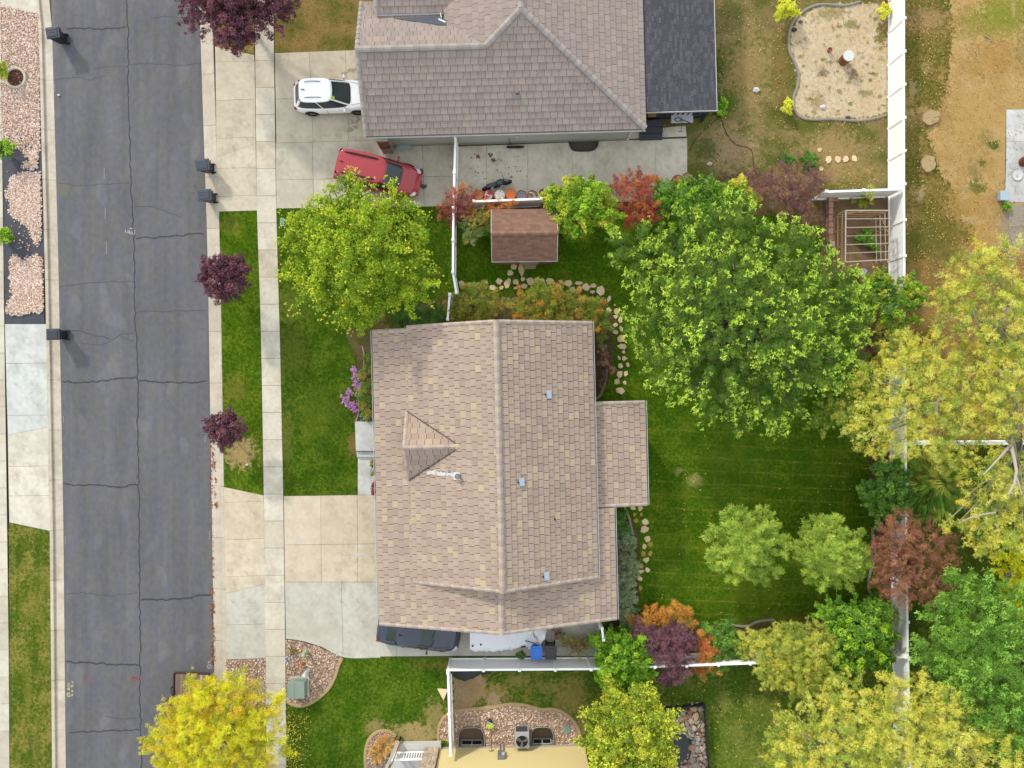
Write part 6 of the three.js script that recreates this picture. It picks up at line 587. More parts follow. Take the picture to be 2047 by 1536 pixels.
// ---------------------------------------------------------------- things in the dry yards
{
  const at0 = (name, u, v, label, cat, y = 0.11, group) => { const p = P(u, v, 0); p.y = y; return base(name, p, 0, label, cat, group); };
  const s = at0('bucket', 1684, 124, 'brown cylinder with a bright white round lid on the sand bed', 'bucket'); mesh('pail', cyl(0.29, 0.31, 0.7, 0, 0, 0, 26), M(C(150, 88, 60), 0.8), s); mesh('lid', [cyl(0.315, 0.315, 0.07, 0, 0.68, 0, 28)], M(C(250, 250, 246), 0.5), s);
  const pot = (u, v, r, m, label) => { const o = at0('flower_pot', u, v, label, 'flower pot'); mesh('pot', new THREE.LatheGeometry([[r * 0.7, 0], [r, r * 1.5], [r * 1.1, r * 1.5], [r * 1.1, r * 1.75], [r * 0.9, r * 1.75], [r * 0.85, r * 1.2], [0, r * 1.1]].map(([a, y]) => new THREE.Vector2(a, y)), 20), m, o); mesh('soil', cyl(r * 0.85, r * 0.85, 0.02, 0, r * 1.3, 0, 16), M(C(140, 96, 70), 0.95), o); }; const tc = M(C(192, 116, 88), 0.85); pot(1655, 104, 0.13, tc, 'terracotta pot in the middle of the sand bed left of the bucket'); pot(1766, 10, 0.13, tc, 'terracotta pot above the yellow bush by the long fence'); pot(1761, 40, 0.13, tc, 'terracotta pot below the yellow bush by the long fence');
  const peb = (u, v, r, m, label, name = 'stone', sy = 0.6) => { const p = P(u, v, 0); p.y = 0.11; const g = mesh(name, uneven(new THREE.IcosahedronGeometry(r, 3), r * 0.2, 1.4 / r, u), m); g.position.copy(p); g.position.y += r * 0.3; g.scale.set(1.15, sy, 0.9); tag(g, label, 'stone'); }; const wh = M(C(244, 242, 238), 0.7);
  peb(1510, 182, 0.17, wh, 'smooth white oval stone on the dry lawn'); peb(1643, 216, 0.15, wh, 'white stone near the bottom of the sand bed'); peb(1754, 24, 0.12, wh, 'white stone beside the yellow bush at the long fence'); peb(1417, 329, 0.13, M(C(230, 214, 206), 0.8), 'pale stone on bare earth beside the hose'); peb(1412, 365, 0.14, wh, 'white stone at the top edge of the green shrub'); peb(1693, 237, 0.13, M(C(84, 86, 96), 0.7), 'dark stone on the lower edging of the sand bed'); peb(1599, 46, 0.11, M(C(96, 96, 104), 0.8), 'small dark stone inside the upper left sand edging'); peb(1586, 62, 0.14, M(C(60, 60, 66), 0.8), 'small black stone on the left sand edging'); peb(495, 929, 0.07, wh, 'tiny white stone on the bare patch of the planting strip'); peb(1731, 128, 0.1, M(C(214, 190, 180), 0.8), 'small pinkish stone right of the white lidded bucket');
  const stump = (u, v, r, label) => { const o = at0('tree_stump', u, v, label, 'tree stump'); o.scale.set(1, 0.55, 0.85); o.rotation.y = u; mesh('bark', uneven(cyl(r * 1.12, r, 0.26, 0, 0, 0, 36), 0.07, 2.6, u), M(C(168, 138, 96), 0.95), o); mesh('cut_face', uneven(cyl(r * 0.98, r * 0.97, 0.03, 0, 0.27, 0, 36), 0.07, 2.6, u), M(C(206, 178, 130), 0.95, { bumpMap: shakeTex, bumpScale: 0.006 }), o); mesh('split', box(r * 0.9, 0.012, 0.02, -r * 0.3, 0.29, -r * 0.3, 0.7), M(C(120, 92, 60), 0.95), o); }; stump(1857, 238, 0.52, 'pale cut tree stump, upper of the pair in the dry yard'); stump(1852, 330, 0.5, 'pale cut tree stump, lower of the pair in the dry yard');
  const stick = (a, b, label) => tag(mesh('stick', tube(px([a, [(a[0] + b[0]) / 2 + 2, (a[1] + b[1]) / 2 - 1], b], 0.15), 0.022, 10, 6), M(C(216, 196, 160), 0.9)), label, 'stick'); stick([1949, 101], [1956, 122], 'pale stick lying upright on the dry yard'); stick([1968, 71], [1984, 83], 'pale stick lying slantwise on the dry yard');
  const bb = at0('storage_tub', 1998, 395, 'pale blue plastic tub beside the patio slab', 'tub'); mesh('tub', rbox(0.46, 0.34, 0.54, 0.06, 0, 0.17, 0), M(C(176, 200, 214), 0.5), bb); mesh('lid', rbox(0.5, 0.06, 0.58, 0.025, 0, 0.36, 0), M(C(196, 218, 230), 0.4), bb);
  const br = at0('clay_chimney', 2042, 326, 'rust red clay cylinder on the patio slab', 'chiminea', 0.13); mesh('body', new THREE.LatheGeometry([[0.26, 0], [0.3, 0.1], [0.3, 0.85], [0.26, 0.9], [0.22, 0.9], [0.22, 0.6], [0, 0.55]].map(([a, y]) => new THREE.Vector2(a, y)), 24), M(C(132, 62, 46), 0.8), br); mesh('rim', new THREE.TorusGeometry(0.25, 0.03, 8, 24).rotateX(Math.PI / 2).translate(0, 0.9, 0), M(C(190, 150, 90), 0.8), br);
  const dp = at0('plate', 2030, 352, 'white round dish on the patio slab', 'dish', 0.135); mesh('dish', new THREE.LatheGeometry([[0, 0.03], [0.2, 0.03], [0.31, 0.07], [0.32, 0.06], [0.22, 0], [0, 0]].map(([a, y]) => new THREE.Vector2(a, y)), 28), M(C(244, 244, 238), 0.5), dp); mesh('scoop', box(0.05, 0.02, 0.14, 0, 0.05, 0.02), M(C(200, 204, 190), 0.6), dp);
  const ty = at0('tyre', 2016, 1155, 'old grey tyre ring on the shaded grass under yellow leaves', 'tyre'); mesh('tyre', new THREE.TorusGeometry(0.36, 0.12, 12, 30).rotateX(Math.PI / 2).scale(1, 1.1, 1).translate(0, 0.13, 0), M(C(146, 136, 124), 0.95), ty); mesh('soil', cyl(0.28, 0.28, 0.05, 0, 0.02, 0, 22), M(C(70, 58, 48), 0.97), ty);
}
// ---------------------------------------------------------------- stick frame, block wall, pond corner
{
  const p = P(1734, 472, 0); p.y = 0.11; const o = base('trellis', p, 0.0, 'weathered stick trellis frame standing in the fenced soil corner', 'trellis'), q = (u, v, h) => { const w = P(u, v, h); return V(w.x - p.x, h - 0.11, w.z - p.z); }, wm = [M(C(206, 182, 152), 0.9), M(C(190, 150, 104), 0.9), M(C(220, 206, 186), 0.9)], h = 2.1, c = [[1691, 421], [1777, 421], [1779, 519], [1690, 524]], tops = c.map(([u, v]) => q(u, v, h)), low = tops.map((t) => V(t.x, 0, t.z));
  for (let i = 0; i < 4; i++) mesh('post', beam(low[i], tops[i], 0.06), wm[1], o); for (let i = 0; i < 4; i++) mesh('top_rail', beam(tops[i], tops[(i + 1) % 4], 0.055, 0.07), wm[2], o); for (let i = 1; i < 6; i++) { const t = i / 6; mesh('cross_bar', beam(tops[0].clone().lerp(tops[3], t).add(V(-0.05, 0.03, 0)), tops[1].clone().lerp(tops[2], t).add(V(0.16, 0.03, 0)), 0.035), wm[i % 3 ? 2 : 0], o); }
  for (const [a, b] of [[0, 3], [1, 2], [0, 1]]) for (const y of [0.5, 1.0, 1.55]) mesh('side_bar', beam(low[a].clone().setY(y), low[b].clone().setY(y), 0.035), wm[(a + 1) % 3], o); for (const [a, b] of [[0, 3], [1, 2]]) for (const t of [0.33, 0.66]) mesh('upright', beam(low[a].clone().lerp(low[b], t), tops[a].clone().lerp(tops[b], t), 0.04), wm[1], o); mesh('brace', [beam(tops[0].clone().lerp(tops[1], 0.5), V(tops[0].x + 0.5, 1.2, tops[0].z), 0.035), beam(V(tops[1].x, 1.2, tops[1].z + 0.3), tops[1].clone().lerp(tops[2], 0.5), 0.035)], wm[1], o);
  const w = base('block_wall', P(1653, 440, 0).setY(0.1), 0.0, 'low wall of pinkish concrete blocks beside the stick frame', 'retaining wall'), bm = [[196, 148, 126], [208, 162, 142], [186, 136, 116], [214, 174, 160]].map((k) => M(C(...k), 0.95, { bumpMap: roughTex, bumpScale: 0.01 })); for (let r = 0; r < 3; r++) for (let i = 0; i < 9; i++) mesh('block', uneven(rbox(0.28, 0.18, 0.37, 0.04, -0.01 * r + (i > 6 ? 0.1 * (i - 6) : 0), 0.1 + r * 0.185, -1.15 + i * 0.39 + (r % 2) * 0.06), 0.012, 3, i), pick(bm), w);
  mesh('block', rbox(0.3, 0.18, 0.3, 0.04, 0.32, 0.3, -1.15), bm[0], w);
  const bd = at1('raised_bed_border', 1772, 450, 'thin wooden border lying along the fence beside the stick frame'); function at1(n, u, v, l) { const k = P(u, v, 0); k.y = 0.11; return base(n, k, 0, l, 'border'); } mesh('board', [beam(V(0, 0.06, -1.5), V(0.05, 0.06, 2.2), 0.05, 0.12)], MT.wood, bd); mesh('board', [beam(V(-2.2, 0.06, -1.62), V(-0.05, 0.06, -1.74), 0.05, 0.12)], wm[2], bd);
  const sc = at1('wood_scrap', 1727, 556, 'weathered brown board under the green tree edge'); mesh('board', [box(0.9, 0.05, 0.42, 0, 0.3, 0, 0.5)], M(C(150, 120, 104), 0.9), sc); mesh('sheet', box(0.5, 0.03, 0.3, -0.25, 0.34, -0.25, 0.9), M(C(200, 210, 224), 0.5), sc);
  // rock garden inside a black net fence
  const rg = base('rock_bed', P(1372, 1470, 0).setY(0.11), 0, 'bed of mixed garden rocks inside a black net fence', 'rock bed'), area = px([[1316, 1440], [1330, 1432], [1350, 1436], [1362, 1424], [1372, 1418], [1384, 1402], [1398, 1404], [1402, 1440], [1408, 1500], [1412, 1560], [1340, 1560], [1352, 1525], [1378, 1500], [1380, 1478], [1362, 1462], [1336, 1462]]), rm = [[206, 184, 160], [190, 170, 152], [176, 160, 150], [220, 200, 176], [214, 180, 140], [168, 156, 150], [196, 190, 188], [186, 140, 112], [226, 214, 200]].map((k) => M(C(...k), 0.92, { bumpMap: roughTex, bumpScale: 0.012 })), put = []; for (let i = 0; i < 9000 && put.length < 260; i++) { const x = rr(-2, 1.6), z = rr(-2.2, 2.8), r = rr(0.07, 0.2); if (!inPoly(area, x + rg.position.x, z + rg.position.z) || put.some((a) => Math.hypot(a[0] - x, a[1] - z) < (a[2] + r) * 0.74)) continue; put.push([x, z, r]); const g = mesh('rock', uneven(new THREE.IcosahedronGeometry(r, 2), r * 0.28, 1.1 / r, i), pick(rm), rg); g.position.set(x, r * 0.35, z); g.scale.set(rr(0.9, 1.3), rr(0.5, 0.8), rr(0.75, 1.1)); g.rotation.y = R() * 6; }
  for (const [u, v, a, b] of [[1384, 1412, 0.22, 0.24], [1389, 1428, 0.17, 0.26]]) { const w2 = P(u, v, 0), g = mesh('rock', stoneGeo(a, b, 0.12, u), rm[4], rg); g.position.set(w2.x - rg.position.x, 0.08, w2.z - rg.position.z); }
  tag(mesh('soil', sheet(area, 0.115), M(C(120, 98, 80), 0.98)), 'brown soil between the garden rocks', 'soil', null, 'structure');
  const pond = base('pond_liner', P(1356, 1492, 0).setY(0.11), 0, 'flat black sheet beside the rocks and the leafy tree', 'liner'); mesh('sheet', uneven(new THREE.CircleGeometry(1, 44).rotateX(-Math.PI / 2).scale(0.72, 1, 1.05), 0.03, 2).translate(0, 0.12, 0), M(C(48, 52, 52), 0.55, { side: THREE.DoubleSide }), pond); mesh('edge', tube([...Array(24)].map((_, i) => V(Math.cos(i / 24 * 6.283) * 0.72, 0.12, Math.sin(i / 24 * 6.283) * 1.05)).concat(V(0.72, 0.12, 0)), 0.025, 60, 5), MT.black, pond); mesh('hoses', [tube([V(0.2, 0.2, -1.0), V(0.7, 0.2, -0.75), V(1.0, 0.2, -0.72)], 0.03, 16, 5), tube([V(0.3, 0.22, -0.9), V(0.7, 0.22, -0.6), V(1.05, 0.22, -0.6)], 0.025, 16, 5)], M(C(206, 198, 190), 0.8), pond);
  const nf = base('net_fence', P(1400, 1403, 0).setY(0.11), 0, 'black mesh net fence round the rock bed', 'net fence'), np = px([[1312, 1409], [1340, 1408], [1372, 1405], [1404, 1402], [1406, 1440], [1409, 1490], [1416, 1560]]).map((a) => V(a.x - nf.position.x, 0, a.z - nf.position.z)), nm = M(C(34, 36, 42), 0.85, { side: THREE.DoubleSide }); for (let i = 0; i < np.length - 1; i++) { const a = np[i], b = np[i + 1], g = new THREE.PlaneGeometry(a.distanceTo(b), 0.36, 12, 4).rotateY(-Math.atan2(b.z - a.z, b.x - a.x)).translate((a.x + b.x) / 2, 0.32, (a.z + b.z) / 2); mesh('net', uneven(g, 0.05, 3), nm, nf); mesh('post', beam(a, a.clone().setY(0.7), 0.018, 0.018, 8), MT.black, nf); mesh('top_cord', beam(a.clone().setY(0.52), b.clone().setY(0.52), 0.07, 0.05), nm, nf); } mesh('stay_wire', [beam(V(-2.5, 0.5, 0.8), V(-1.0, 0.15, 1.75), 0.02), beam(V(-1.2, 0.5, 0.5), V(-0.75, 0.2, 2.0), 0.025), beam(V(-0.05, 0.5, 1.0), V(-0.7, 0.2, 2.4), 0.03)], MT.black, nf);
}
// ---------------------------------------------------------------- plants: tapered trunk and limbs, crown of many small leaves in clumps
function spray(kind, seed) {
  const q = rng(seed), pos = [], quad = (c, d, n, l, w) => { const s = d.clone().cross(n).normalize(), a = c.clone(), b = c.clone().addScaledVector(d, l * 0.5).addScaledVector(s, w * 0.5), e = c.clone().addScaledVector(d, l), f = c.clone().addScaledVector(d, l * 0.5).addScaledVector(s, -w * 0.5); pos.push(...a.toArray(), ...b.toArray(), ...e.toArray(), ...a.toArray(), ...e.toArray(), ...f.toArray()); }, rv = () => V(q() - 0.5, q() - 0.5, q() - 0.5).normalize();
  if (kind === 'leaf') for (let i = 0; i < 9; i++) { const d = rv(); d.y = d.y * 0.6 - 0.05; d.normalize(); quad(rv().multiplyScalar(0.55 * q()), d, V(0, 1, 0).add(rv().multiplyScalar(0.9)).normalize(), 0.55, 0.34); }
  if (kind === 'palm') for (let k = 0; k < 2; k++) { const c = rv().multiplyScalar(0.3 * k), t = q() * 6; for (let i = 0; i < 7; i++) { const a = t + (i / 7) * 6.283, d = V(Math.cos(a), 0.12 - 0.3 * q(), Math.sin(a)).normalize(); quad(c, d, V(0, 1, 0).add(rv().multiplyScalar(0.35)).normalize(), 0.72, 0.3); } }
  if (kind === 'fine') for (let i = 0; i < 14; i++) { const d = rv(); d.y *= 0.7; d.normalize(); quad(rv().multiplyScalar(0.75 * q()), d, V(0, 1, 0).add(rv()).normalize(), 0.36, 0.17); }
  if (kind === 'needle') for (let i = 0; i < 16; i++) { const d = V(1, 0, 0).multiplyScalar(0.75).add(rv().multiplyScalar(0.8)).normalize(); quad(V(-0.5 + q() * 0.9, 0, 0), d, rv(), 0.55, 0.07); }
  if (kind === 'strand') for (let i = 0; i < 10; i++) { const d = V(1, 0.1, 0).add(rv().multiplyScalar(0.3)).normalize(); quad(rv().multiplyScalar(0.25), d, V(0, 1, 0).add(rv()).normalize(), 1.0, 0.08); }
  const g = new THREE.BufferGeometry(); g.setAttribute('position', new THREE.Float32BufferAttribute(pos, 3)); g.computeVertexNormals(); return g;
}
const SPRAYS = {}; for (const k of ['leaf', 'palm', 'fine', 'needle', 'strand']) SPRAYS[k] = spray(k, 77);
const leafMat = new THREE.MeshPhysicalMaterial({ color: 0xffffff, roughness: 0.9, transmission: 0.2, thickness: 0, side: THREE.DoubleSide, specularIntensity: 0.3 });
let plantSeed = 1000;
// blobs: [u, v, radius in pixels, height of centre, flattening]; pal: leaf colours as photographed
function plant(name, label, cat, at0, blobs, o) {
  const q = rng(o.seed ?? (plantSeed += 17)), p0 = P(at0[0], at0[1], 0); p0.y = 0.1; const g = base(name, p0, 0, label, cat, o.group), rv = () => { for (;;) { const v = V(q() * 2 - 1, q() * 2 - 1, q() * 2 - 1), l = v.length(); if (l < 1 && l > 0.05) return v.divideScalar(l); } };
  const B = blobs.map(([u, v, r, h, f = 0.8]) => { const c = P(u, v, h); return { c: V(c.x - p0.x, h - 0.1, c.z - p0.z), r: r * K * (1 - h / H), f }; }), pr0 = o.puff ?? 0.55, puffs = [];
  for (const b of B) {   // heads standing apart on the outside of the crown, and a thinner filling of inner foliage
    const want = Math.max(3, Math.round(((o.puffs ?? 2.1) * b.r * b.r) / (pr0 * pr0) * 1.6)), mine = [];
    for (let i = 0; i < want * 6 && mine.length < want; i++) { const d = rv(); if (d.y < -0.3) d.y *= -0.6; const pr = Math.min(b.r * 0.6, pr0 * (0.6 + 0.7 * q())), k = 0.74 + 0.34 * q(), c = b.c.clone().add(V(d.x, d.y * b.f, d.z).multiplyScalar(Math.max(0.02, b.r - pr * 0.7) * k)); if (puffs.some((p) => p.head && p.c.distanceTo(c) < (p.r + pr) * (o.sep ?? 0.8))) continue; const t = { c, r: pr, d, col: o.pal[Math.floor(q() * o.pal.length)], b, head: true }; mine.push(t); puffs.push(t); }
    const fill = Math.round(want * (o.fill ?? 0.5)); for (let i = 0; i < fill; i++) { const d = rv(), pr = Math.min(b.r * 0.5, pr0 * (0.6 + 0.5 * q())), k = 0.25 + 0.5 * q(); puffs.push({ c: b.c.clone().add(V(d.x, d.y * b.f * 0.8, d.z).multiplyScalar((b.r - pr * 0.5) * k)), r: pr, d, col: o.pal[Math.floor(q() * o.pal.length)], b, thin: 0.6 }); }
  }
  for (const b of B) { const ns = Math.round((o.shoots ?? 6) * Math.max(0.6, b.r)); for (let i = 0; i < ns; i++) { const d = rv(); d.y = Math.abs(d.y) * 0.5 - 0.1; d.normalize(); const reach = (o.reach ?? 1) * (0.92 + 0.16 * q()), col = o.pal[Math.floor(q() * o.pal.length)]; [[0.86, 0.62], [0.99, 0.5], [1.12, 0.38], [1.24, 0.26]].forEach(([t, s]) => puffs.push({ c: b.c.clone().add(V(d.x + 0.1 * (q() - 0.5), d.y * b.f, d.z + 0.1 * (q() - 0.5)).multiplyScalar(b.r * t * reach)), r: Math.min(pr0, b.r * 0.6) * s, d, col, b })); } }
  const k0 = o.kind === 'needle' || o.kind === 'strand', list = []; for (const p of puffs) { const n = Math.max(3, Math.round(((o.dens ?? 34) * (k0 ? 1 : 1.7) * (p.thin ?? 1.25) * p.r * p.r) / (pr0 * pr0))); for (let i = 0; i < n; i++) { const d = rv(); if (d.y < -0.2 && q() < 0.6) d.y *= -1; const r = p.r * (0.35 + 0.65 * Math.sqrt(q())); list.push([p.c.clone().add(V(d.x * r, d.y * r * 0.8, d.z * r)), d, p]); } }
  const k = o.kind ?? 'leaf', cr = new THREE.InstancedMesh(SPRAYS[k], leafMat, list.length), m = new THREE.Matrix4(), e = new THREE.Euler(), qt = new THREE.Quaternion(), tmp = new THREE.Color(); cr.name = o.crown ?? 'crown'; cr.castShadow = cr.receiveShadow = true; cr.userData.kind = 'stuff'; g.add(cr);
  list.forEach(([c, d, p], i) => { const s = (o.leaf ?? 0.2) * (k === 'needle' || k === 'strand' ? 1 : 0.76) * (0.6 + 0.8 * q()); if (k === 'needle' || k === 'strand') { const out = c.clone().sub(p.b.c).setY(0).normalize().multiplyScalar(1).add(d.clone().multiplyScalar(k === 'needle' ? 0.8 : 0.35)).add(V(0, k === 'needle' ? 0.15 : -0.1, 0)).normalize(); qt.setFromUnitVectors(V(1, 0, 0), out); } else { e.set((q() - 0.5) * 1.4, q() * 6.283, (q() - 0.5) * 1.4); qt.setFromEuler(e); if (q() < 0.55) qt.premultiply(new THREE.Quaternion().setFromUnitVectors(V(0, 1, 0), d.clone().add(V(0, 0.9, 0)).normalize())); } m.compose(c, qt, V(s, s, s)); cr.setMatrixAt(i, m); const src = q() < 0.3 ? o.pal[Math.floor(q() * o.pal.length)] : p.col, v = 0.78 + 0.44 * q(), hue = 0.22 * (q() - 0.5); tmp.setRGB(Math.min(0.8, src.r * v * (1 + hue)), Math.min(0.8, src.g * v), Math.min(0.8, src.b * v * (1 - hue))); cr.setColorAt(i, tmp); });
  if (o.tips) { const t = o.tips, tl = []; for (const p of puffs) if (!p.thin && p.d.y > -0.1 && q() < (t.share ?? 0.4)) { const n = 2 + Math.floor(q() * (t.n ?? 3)), c0 = p.c.clone().addScaledVector(p.d, p.r * 0.8).add(V((q() - 0.5) * p.r, 0.35 * p.r, (q() - 0.5) * p.r)), w = t.wide ?? 0.22; for (let i = 0; i < n; i++) tl.push(c0.clone().add(V((q() - 0.5) * 2 * w, (q() - 0.5) * w, (q() - 0.5) * 2 * w))); } const w = new THREE.InstancedMesh(SPRAYS[t.kind ?? 'palm'], leafMat, tl.length); w.name = 'leaf_tips'; w.castShadow = w.receiveShadow = true; w.userData.kind = 'stuff'; g.add(w); tl.forEach((c, i) => { const s = t.leaf * (0.7 + 0.6 * q()); e.set((q() - 0.5) * 0.8, q() * 6.283, (q() - 0.5) * 0.8); qt.setFromEuler(e); m.compose(c, qt, V(s, s, s)); w.setMatrixAt(i, m); const k = t.pal[Math.floor(q() * t.pal.length)], v = 0.85 + 0.3 * q(); w.setColorAt(i, new THREE.Color(Math.min(0.8, k.r * v), Math.min(0.8, k.g * v), k.b * v)); }); }  // young tips are truly paler; extra brightness here paints in crown depth
  // trunk and limbs
  const tr = o.trunk ?? 0.1, geos = [], bark = o.bark ?? barkM, cy = B.reduce((s, b) => s + b.c.y, 0) / B.length, cm = B.reduce((s, b) => s.add(b.c), V(0, 0, 0)).divideScalar(B.length), fork = V(cm.x * 0.25, Math.max(0.15, cy * (o.fork ?? 0.45)), cm.z * 0.25), taper = (pts, r0, r1) => { const cv = new THREE.CatmullRomCurve3(pts), n = 10, t = new THREE.TubeGeometry(cv, n, 1, 7), ps = t.attributes.position; for (let i = 0; i <= n; i++) { const c = cv.getPointAt(i / n), r = r0 + (r1 - r0) * (i / n); for (let j = 0; j <= 7; j++) { const x = i * 8 + j; ps.setXYZ(x, c.x + (ps.getX(x) - c.x) * r, c.y + (ps.getY(x) - c.y) * r, c.z + (ps.getZ(x) - c.z) * r); } } t.computeVertexNormals(); return t; };
  geos.push(taper([V(0, -0.05, 0), V(fork.x * 0.3, fork.y * 0.5, fork.z * 0.3), fork], tr * 1.25, tr * 0.85)); const np = Math.min(puffs.length, o.limbs ?? 16);
  for (let i = 0; i < np; i++) { const p = puffs[Math.floor((i * puffs.length) / np)], mid = fork.clone().lerp(p.c, 0.5).add(V((q() - 0.5) * 0.4, 0.25 * q() * p.b.r, (q() - 0.5) * 0.4)); geos.push(taper([fork, mid, p.c], tr * 0.5, Math.max(0.01, tr * 0.09))); if (o.twigs) for (let j = 0; j < o.twigs; j++) { const r = puffs[Math.floor(q() * puffs.length)]; if (r.c.distanceTo(p.c) < p.b.r * 1.1) geos.push(taper([mid, mid.clone().lerp(r.c, 0.5).add(V(0, 0.1, 0)), r.c], tr * 0.2, 0.012)); } }
  for (const [r0, r1, ...l] of o.extra ?? []) geos.push(taper(l.map(([u, v, h]) => { const w = P(u, v, h); return V(w.x - p0.x, h - 0.1, w.z - p0.z); }), r0, r1)); mesh('trunk', geos, bark, g); return g;
}
const barkM = M(C(110, 92, 74), 0.95), paleBark = M(C(206, 196, 176), 0.85), greyBark = M(C(150, 138, 122), 0.9), twig = M(C(168, 140, 96), 0.9);
const LK = 0.7; const pal = (...l) => l.map((c) => C(...c, LK));
const PAL = {
  lime: pal([176, 184, 40], [150, 164, 34], [190, 194, 56], [128, 146, 34], [160, 172, 44]), green: pal([86, 118, 42], [72, 104, 38], [98, 130, 48], [60, 90, 34], [90, 120, 46], [112, 136, 56]), greenTip: pal([158, 182, 62], [146, 172, 56], [170, 188, 72], [130, 158, 52]), plum: pal([104, 66, 76], [88, 54, 66], [120, 78, 86], [76, 48, 60]), gold: pal([214, 200, 40], [194, 186, 40], [226, 212, 54], [172, 172, 40], [200, 176, 44], [150, 156, 38], [182, 156, 46]),  // green darkened against greenTip so the crown core looks shaded
  aspen: pal([210, 196, 84], [196, 182, 78], [220, 206, 98], [176, 170, 70], [202, 184, 74]), pine: pal([156, 176, 70], [140, 162, 64], [170, 184, 84], [124, 148, 58]), russet: pal([150, 102, 76], [136, 92, 70], [130, 84, 74], [158, 110, 76], [122, 86, 66], [116, 92, 62]), leafy: pal([102, 142, 50], [90, 128, 46], [120, 156, 58], [78, 112, 40]), shrubG: pal([108, 150, 34], [90, 132, 32], [132, 168, 44], [150, 178, 54], [76, 114, 32]), deep: pal([88, 126, 50], [76, 112, 46], [102, 138, 56], [92, 122, 62]), juniper: pal([134, 146, 108], [122, 136, 102], [142, 152, 116], [114, 128, 90]),
  orange: pal([196, 134, 56], [180, 116, 50], [204, 146, 68], [164, 110, 52], [140, 122, 54]), red: pal([152, 62, 60], [136, 54, 58], [166, 78, 66], [124, 58, 60], [130, 84, 60]), rust: pal([180, 106, 64], [164, 94, 60], [190, 124, 66], [140, 96, 56]), purple: pal([118, 80, 90], [102, 68, 80], [128, 90, 96], [92, 64, 72]), autumn: pal([136, 144, 54], [156, 140, 62], [114, 132, 48], [162, 138, 66], [102, 122, 46], [120, 132, 52], [106, 120, 44]), olive: pal([158, 166, 66], [140, 152, 62], [176, 178, 76], [120, 138, 56], [190, 182, 80]), brown: pal([140, 108, 84], [126, 94, 74], [150, 120, 90]), yellow: pal([226, 226, 60], [210, 214, 56], [236, 234, 84], [196, 206, 60]), brightY: pal([236, 210, 30], [224, 192, 30], [240, 222, 60]), yg: pal([156, 164, 52], [138, 152, 46], [172, 172, 58], [120, 140, 44]), pink: pal([224, 130, 200], [210, 110, 186], [236, 160, 214]), white: pal([226, 226, 220], [210, 212, 204]),
};
// street trees
const plum = 'purple street trees along the kerb';
plant('plum_tree', 'large purple leaved tree above the street at the top edge', 'tree', [470, 10], [[415, 14, 56, 3.4], [470, 36, 56, 3.6], [520, 20, 58, 3.6], [560, -8, 40, 3.4], [470, 76, 34, 3.0], [470, -40, 80, 4.2]], { pal: PAL.plum, leaf: 0.17, puff: 0.34, dens: 24, trunk: 0.12 });
plant('plum_tree', 'purple leaved tree by the kerb, upper small one in the grass strip', 'tree', [449, 556], [[448, 553, 46, 2.7], [425, 540, 28, 2.4], [478, 548, 24, 2.4], [440, 585, 24, 2.3], [462, 525, 22, 2.5]], { pal: PAL.plum, leaf: 0.16, puff: 0.28, dens: 22, trunk: 0.07 }); plant('plum_tree', 'smallest purple tree by the kerb, lower one in the grass strip', 'tree', [455, 858], [[452, 852, 34, 2.2], [432, 858, 22, 2], [475, 855, 20, 2], [448, 882, 20, 1.9], [460, 834, 18, 2.1]], { pal: PAL.plum, leaf: 0.15, puff: 0.26, dens: 20, trunk: 0.06 });
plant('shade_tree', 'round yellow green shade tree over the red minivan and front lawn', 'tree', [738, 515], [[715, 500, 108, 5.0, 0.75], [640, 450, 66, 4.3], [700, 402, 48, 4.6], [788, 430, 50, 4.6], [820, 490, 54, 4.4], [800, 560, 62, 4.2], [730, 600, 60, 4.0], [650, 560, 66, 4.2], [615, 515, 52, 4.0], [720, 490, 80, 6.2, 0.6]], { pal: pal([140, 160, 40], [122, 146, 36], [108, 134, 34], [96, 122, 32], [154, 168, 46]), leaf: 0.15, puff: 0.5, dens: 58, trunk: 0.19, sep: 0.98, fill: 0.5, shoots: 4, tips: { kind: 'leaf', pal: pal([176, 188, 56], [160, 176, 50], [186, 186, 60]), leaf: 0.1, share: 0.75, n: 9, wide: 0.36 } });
plant('buckeye_tree', 'huge spreading green tree with pale leaf tips filling the back yard', 'tree', [1462, 640], [[1470, 640, 118, 6.2, 0.6], [1268, 505, 46, 4.2], [1300, 545, 40, 4.4], [1385, 490, 58, 5.4], [1470, 480, 66, 6.0], [1565, 520, 60, 5.6], [1625, 585, 66, 5.2], [1650, 650, 52, 5.0], [1605, 715, 66, 5.2], [1530, 775, 66, 4.8], [1430, 770, 62, 5.0], [1352, 715, 56, 4.8], [1318, 640, 52, 4.8], [1350, 590, 56, 5.2], [1440, 590, 80, 7.4, 0.6], [1550, 640, 66, 7.2, 0.6], [1470, 820, 34, 4.2], [1692, 640, 36, 4.6], [1682, 715, 40, 4.4], [1690, 575, 26, 4.4]], { pal: [...PAL.green, ...pal([100, 120, 46], [84, 106, 40], [72, 98, 36])], leaf: 0.15, puff: 0.36, dens: 40, kind: 'fine', trunk: 0.26, bark: greyBark, limbs: 90, twigs: 1, puffs: 1.2, sep: 1.05, shoots: 20, reach: 1.12, fill: 0.45, tips: { kind: 'leaf', pal: PAL.greenTip, leaf: 0.16, share: 0.42, n: 6, wide: 0.2 } });
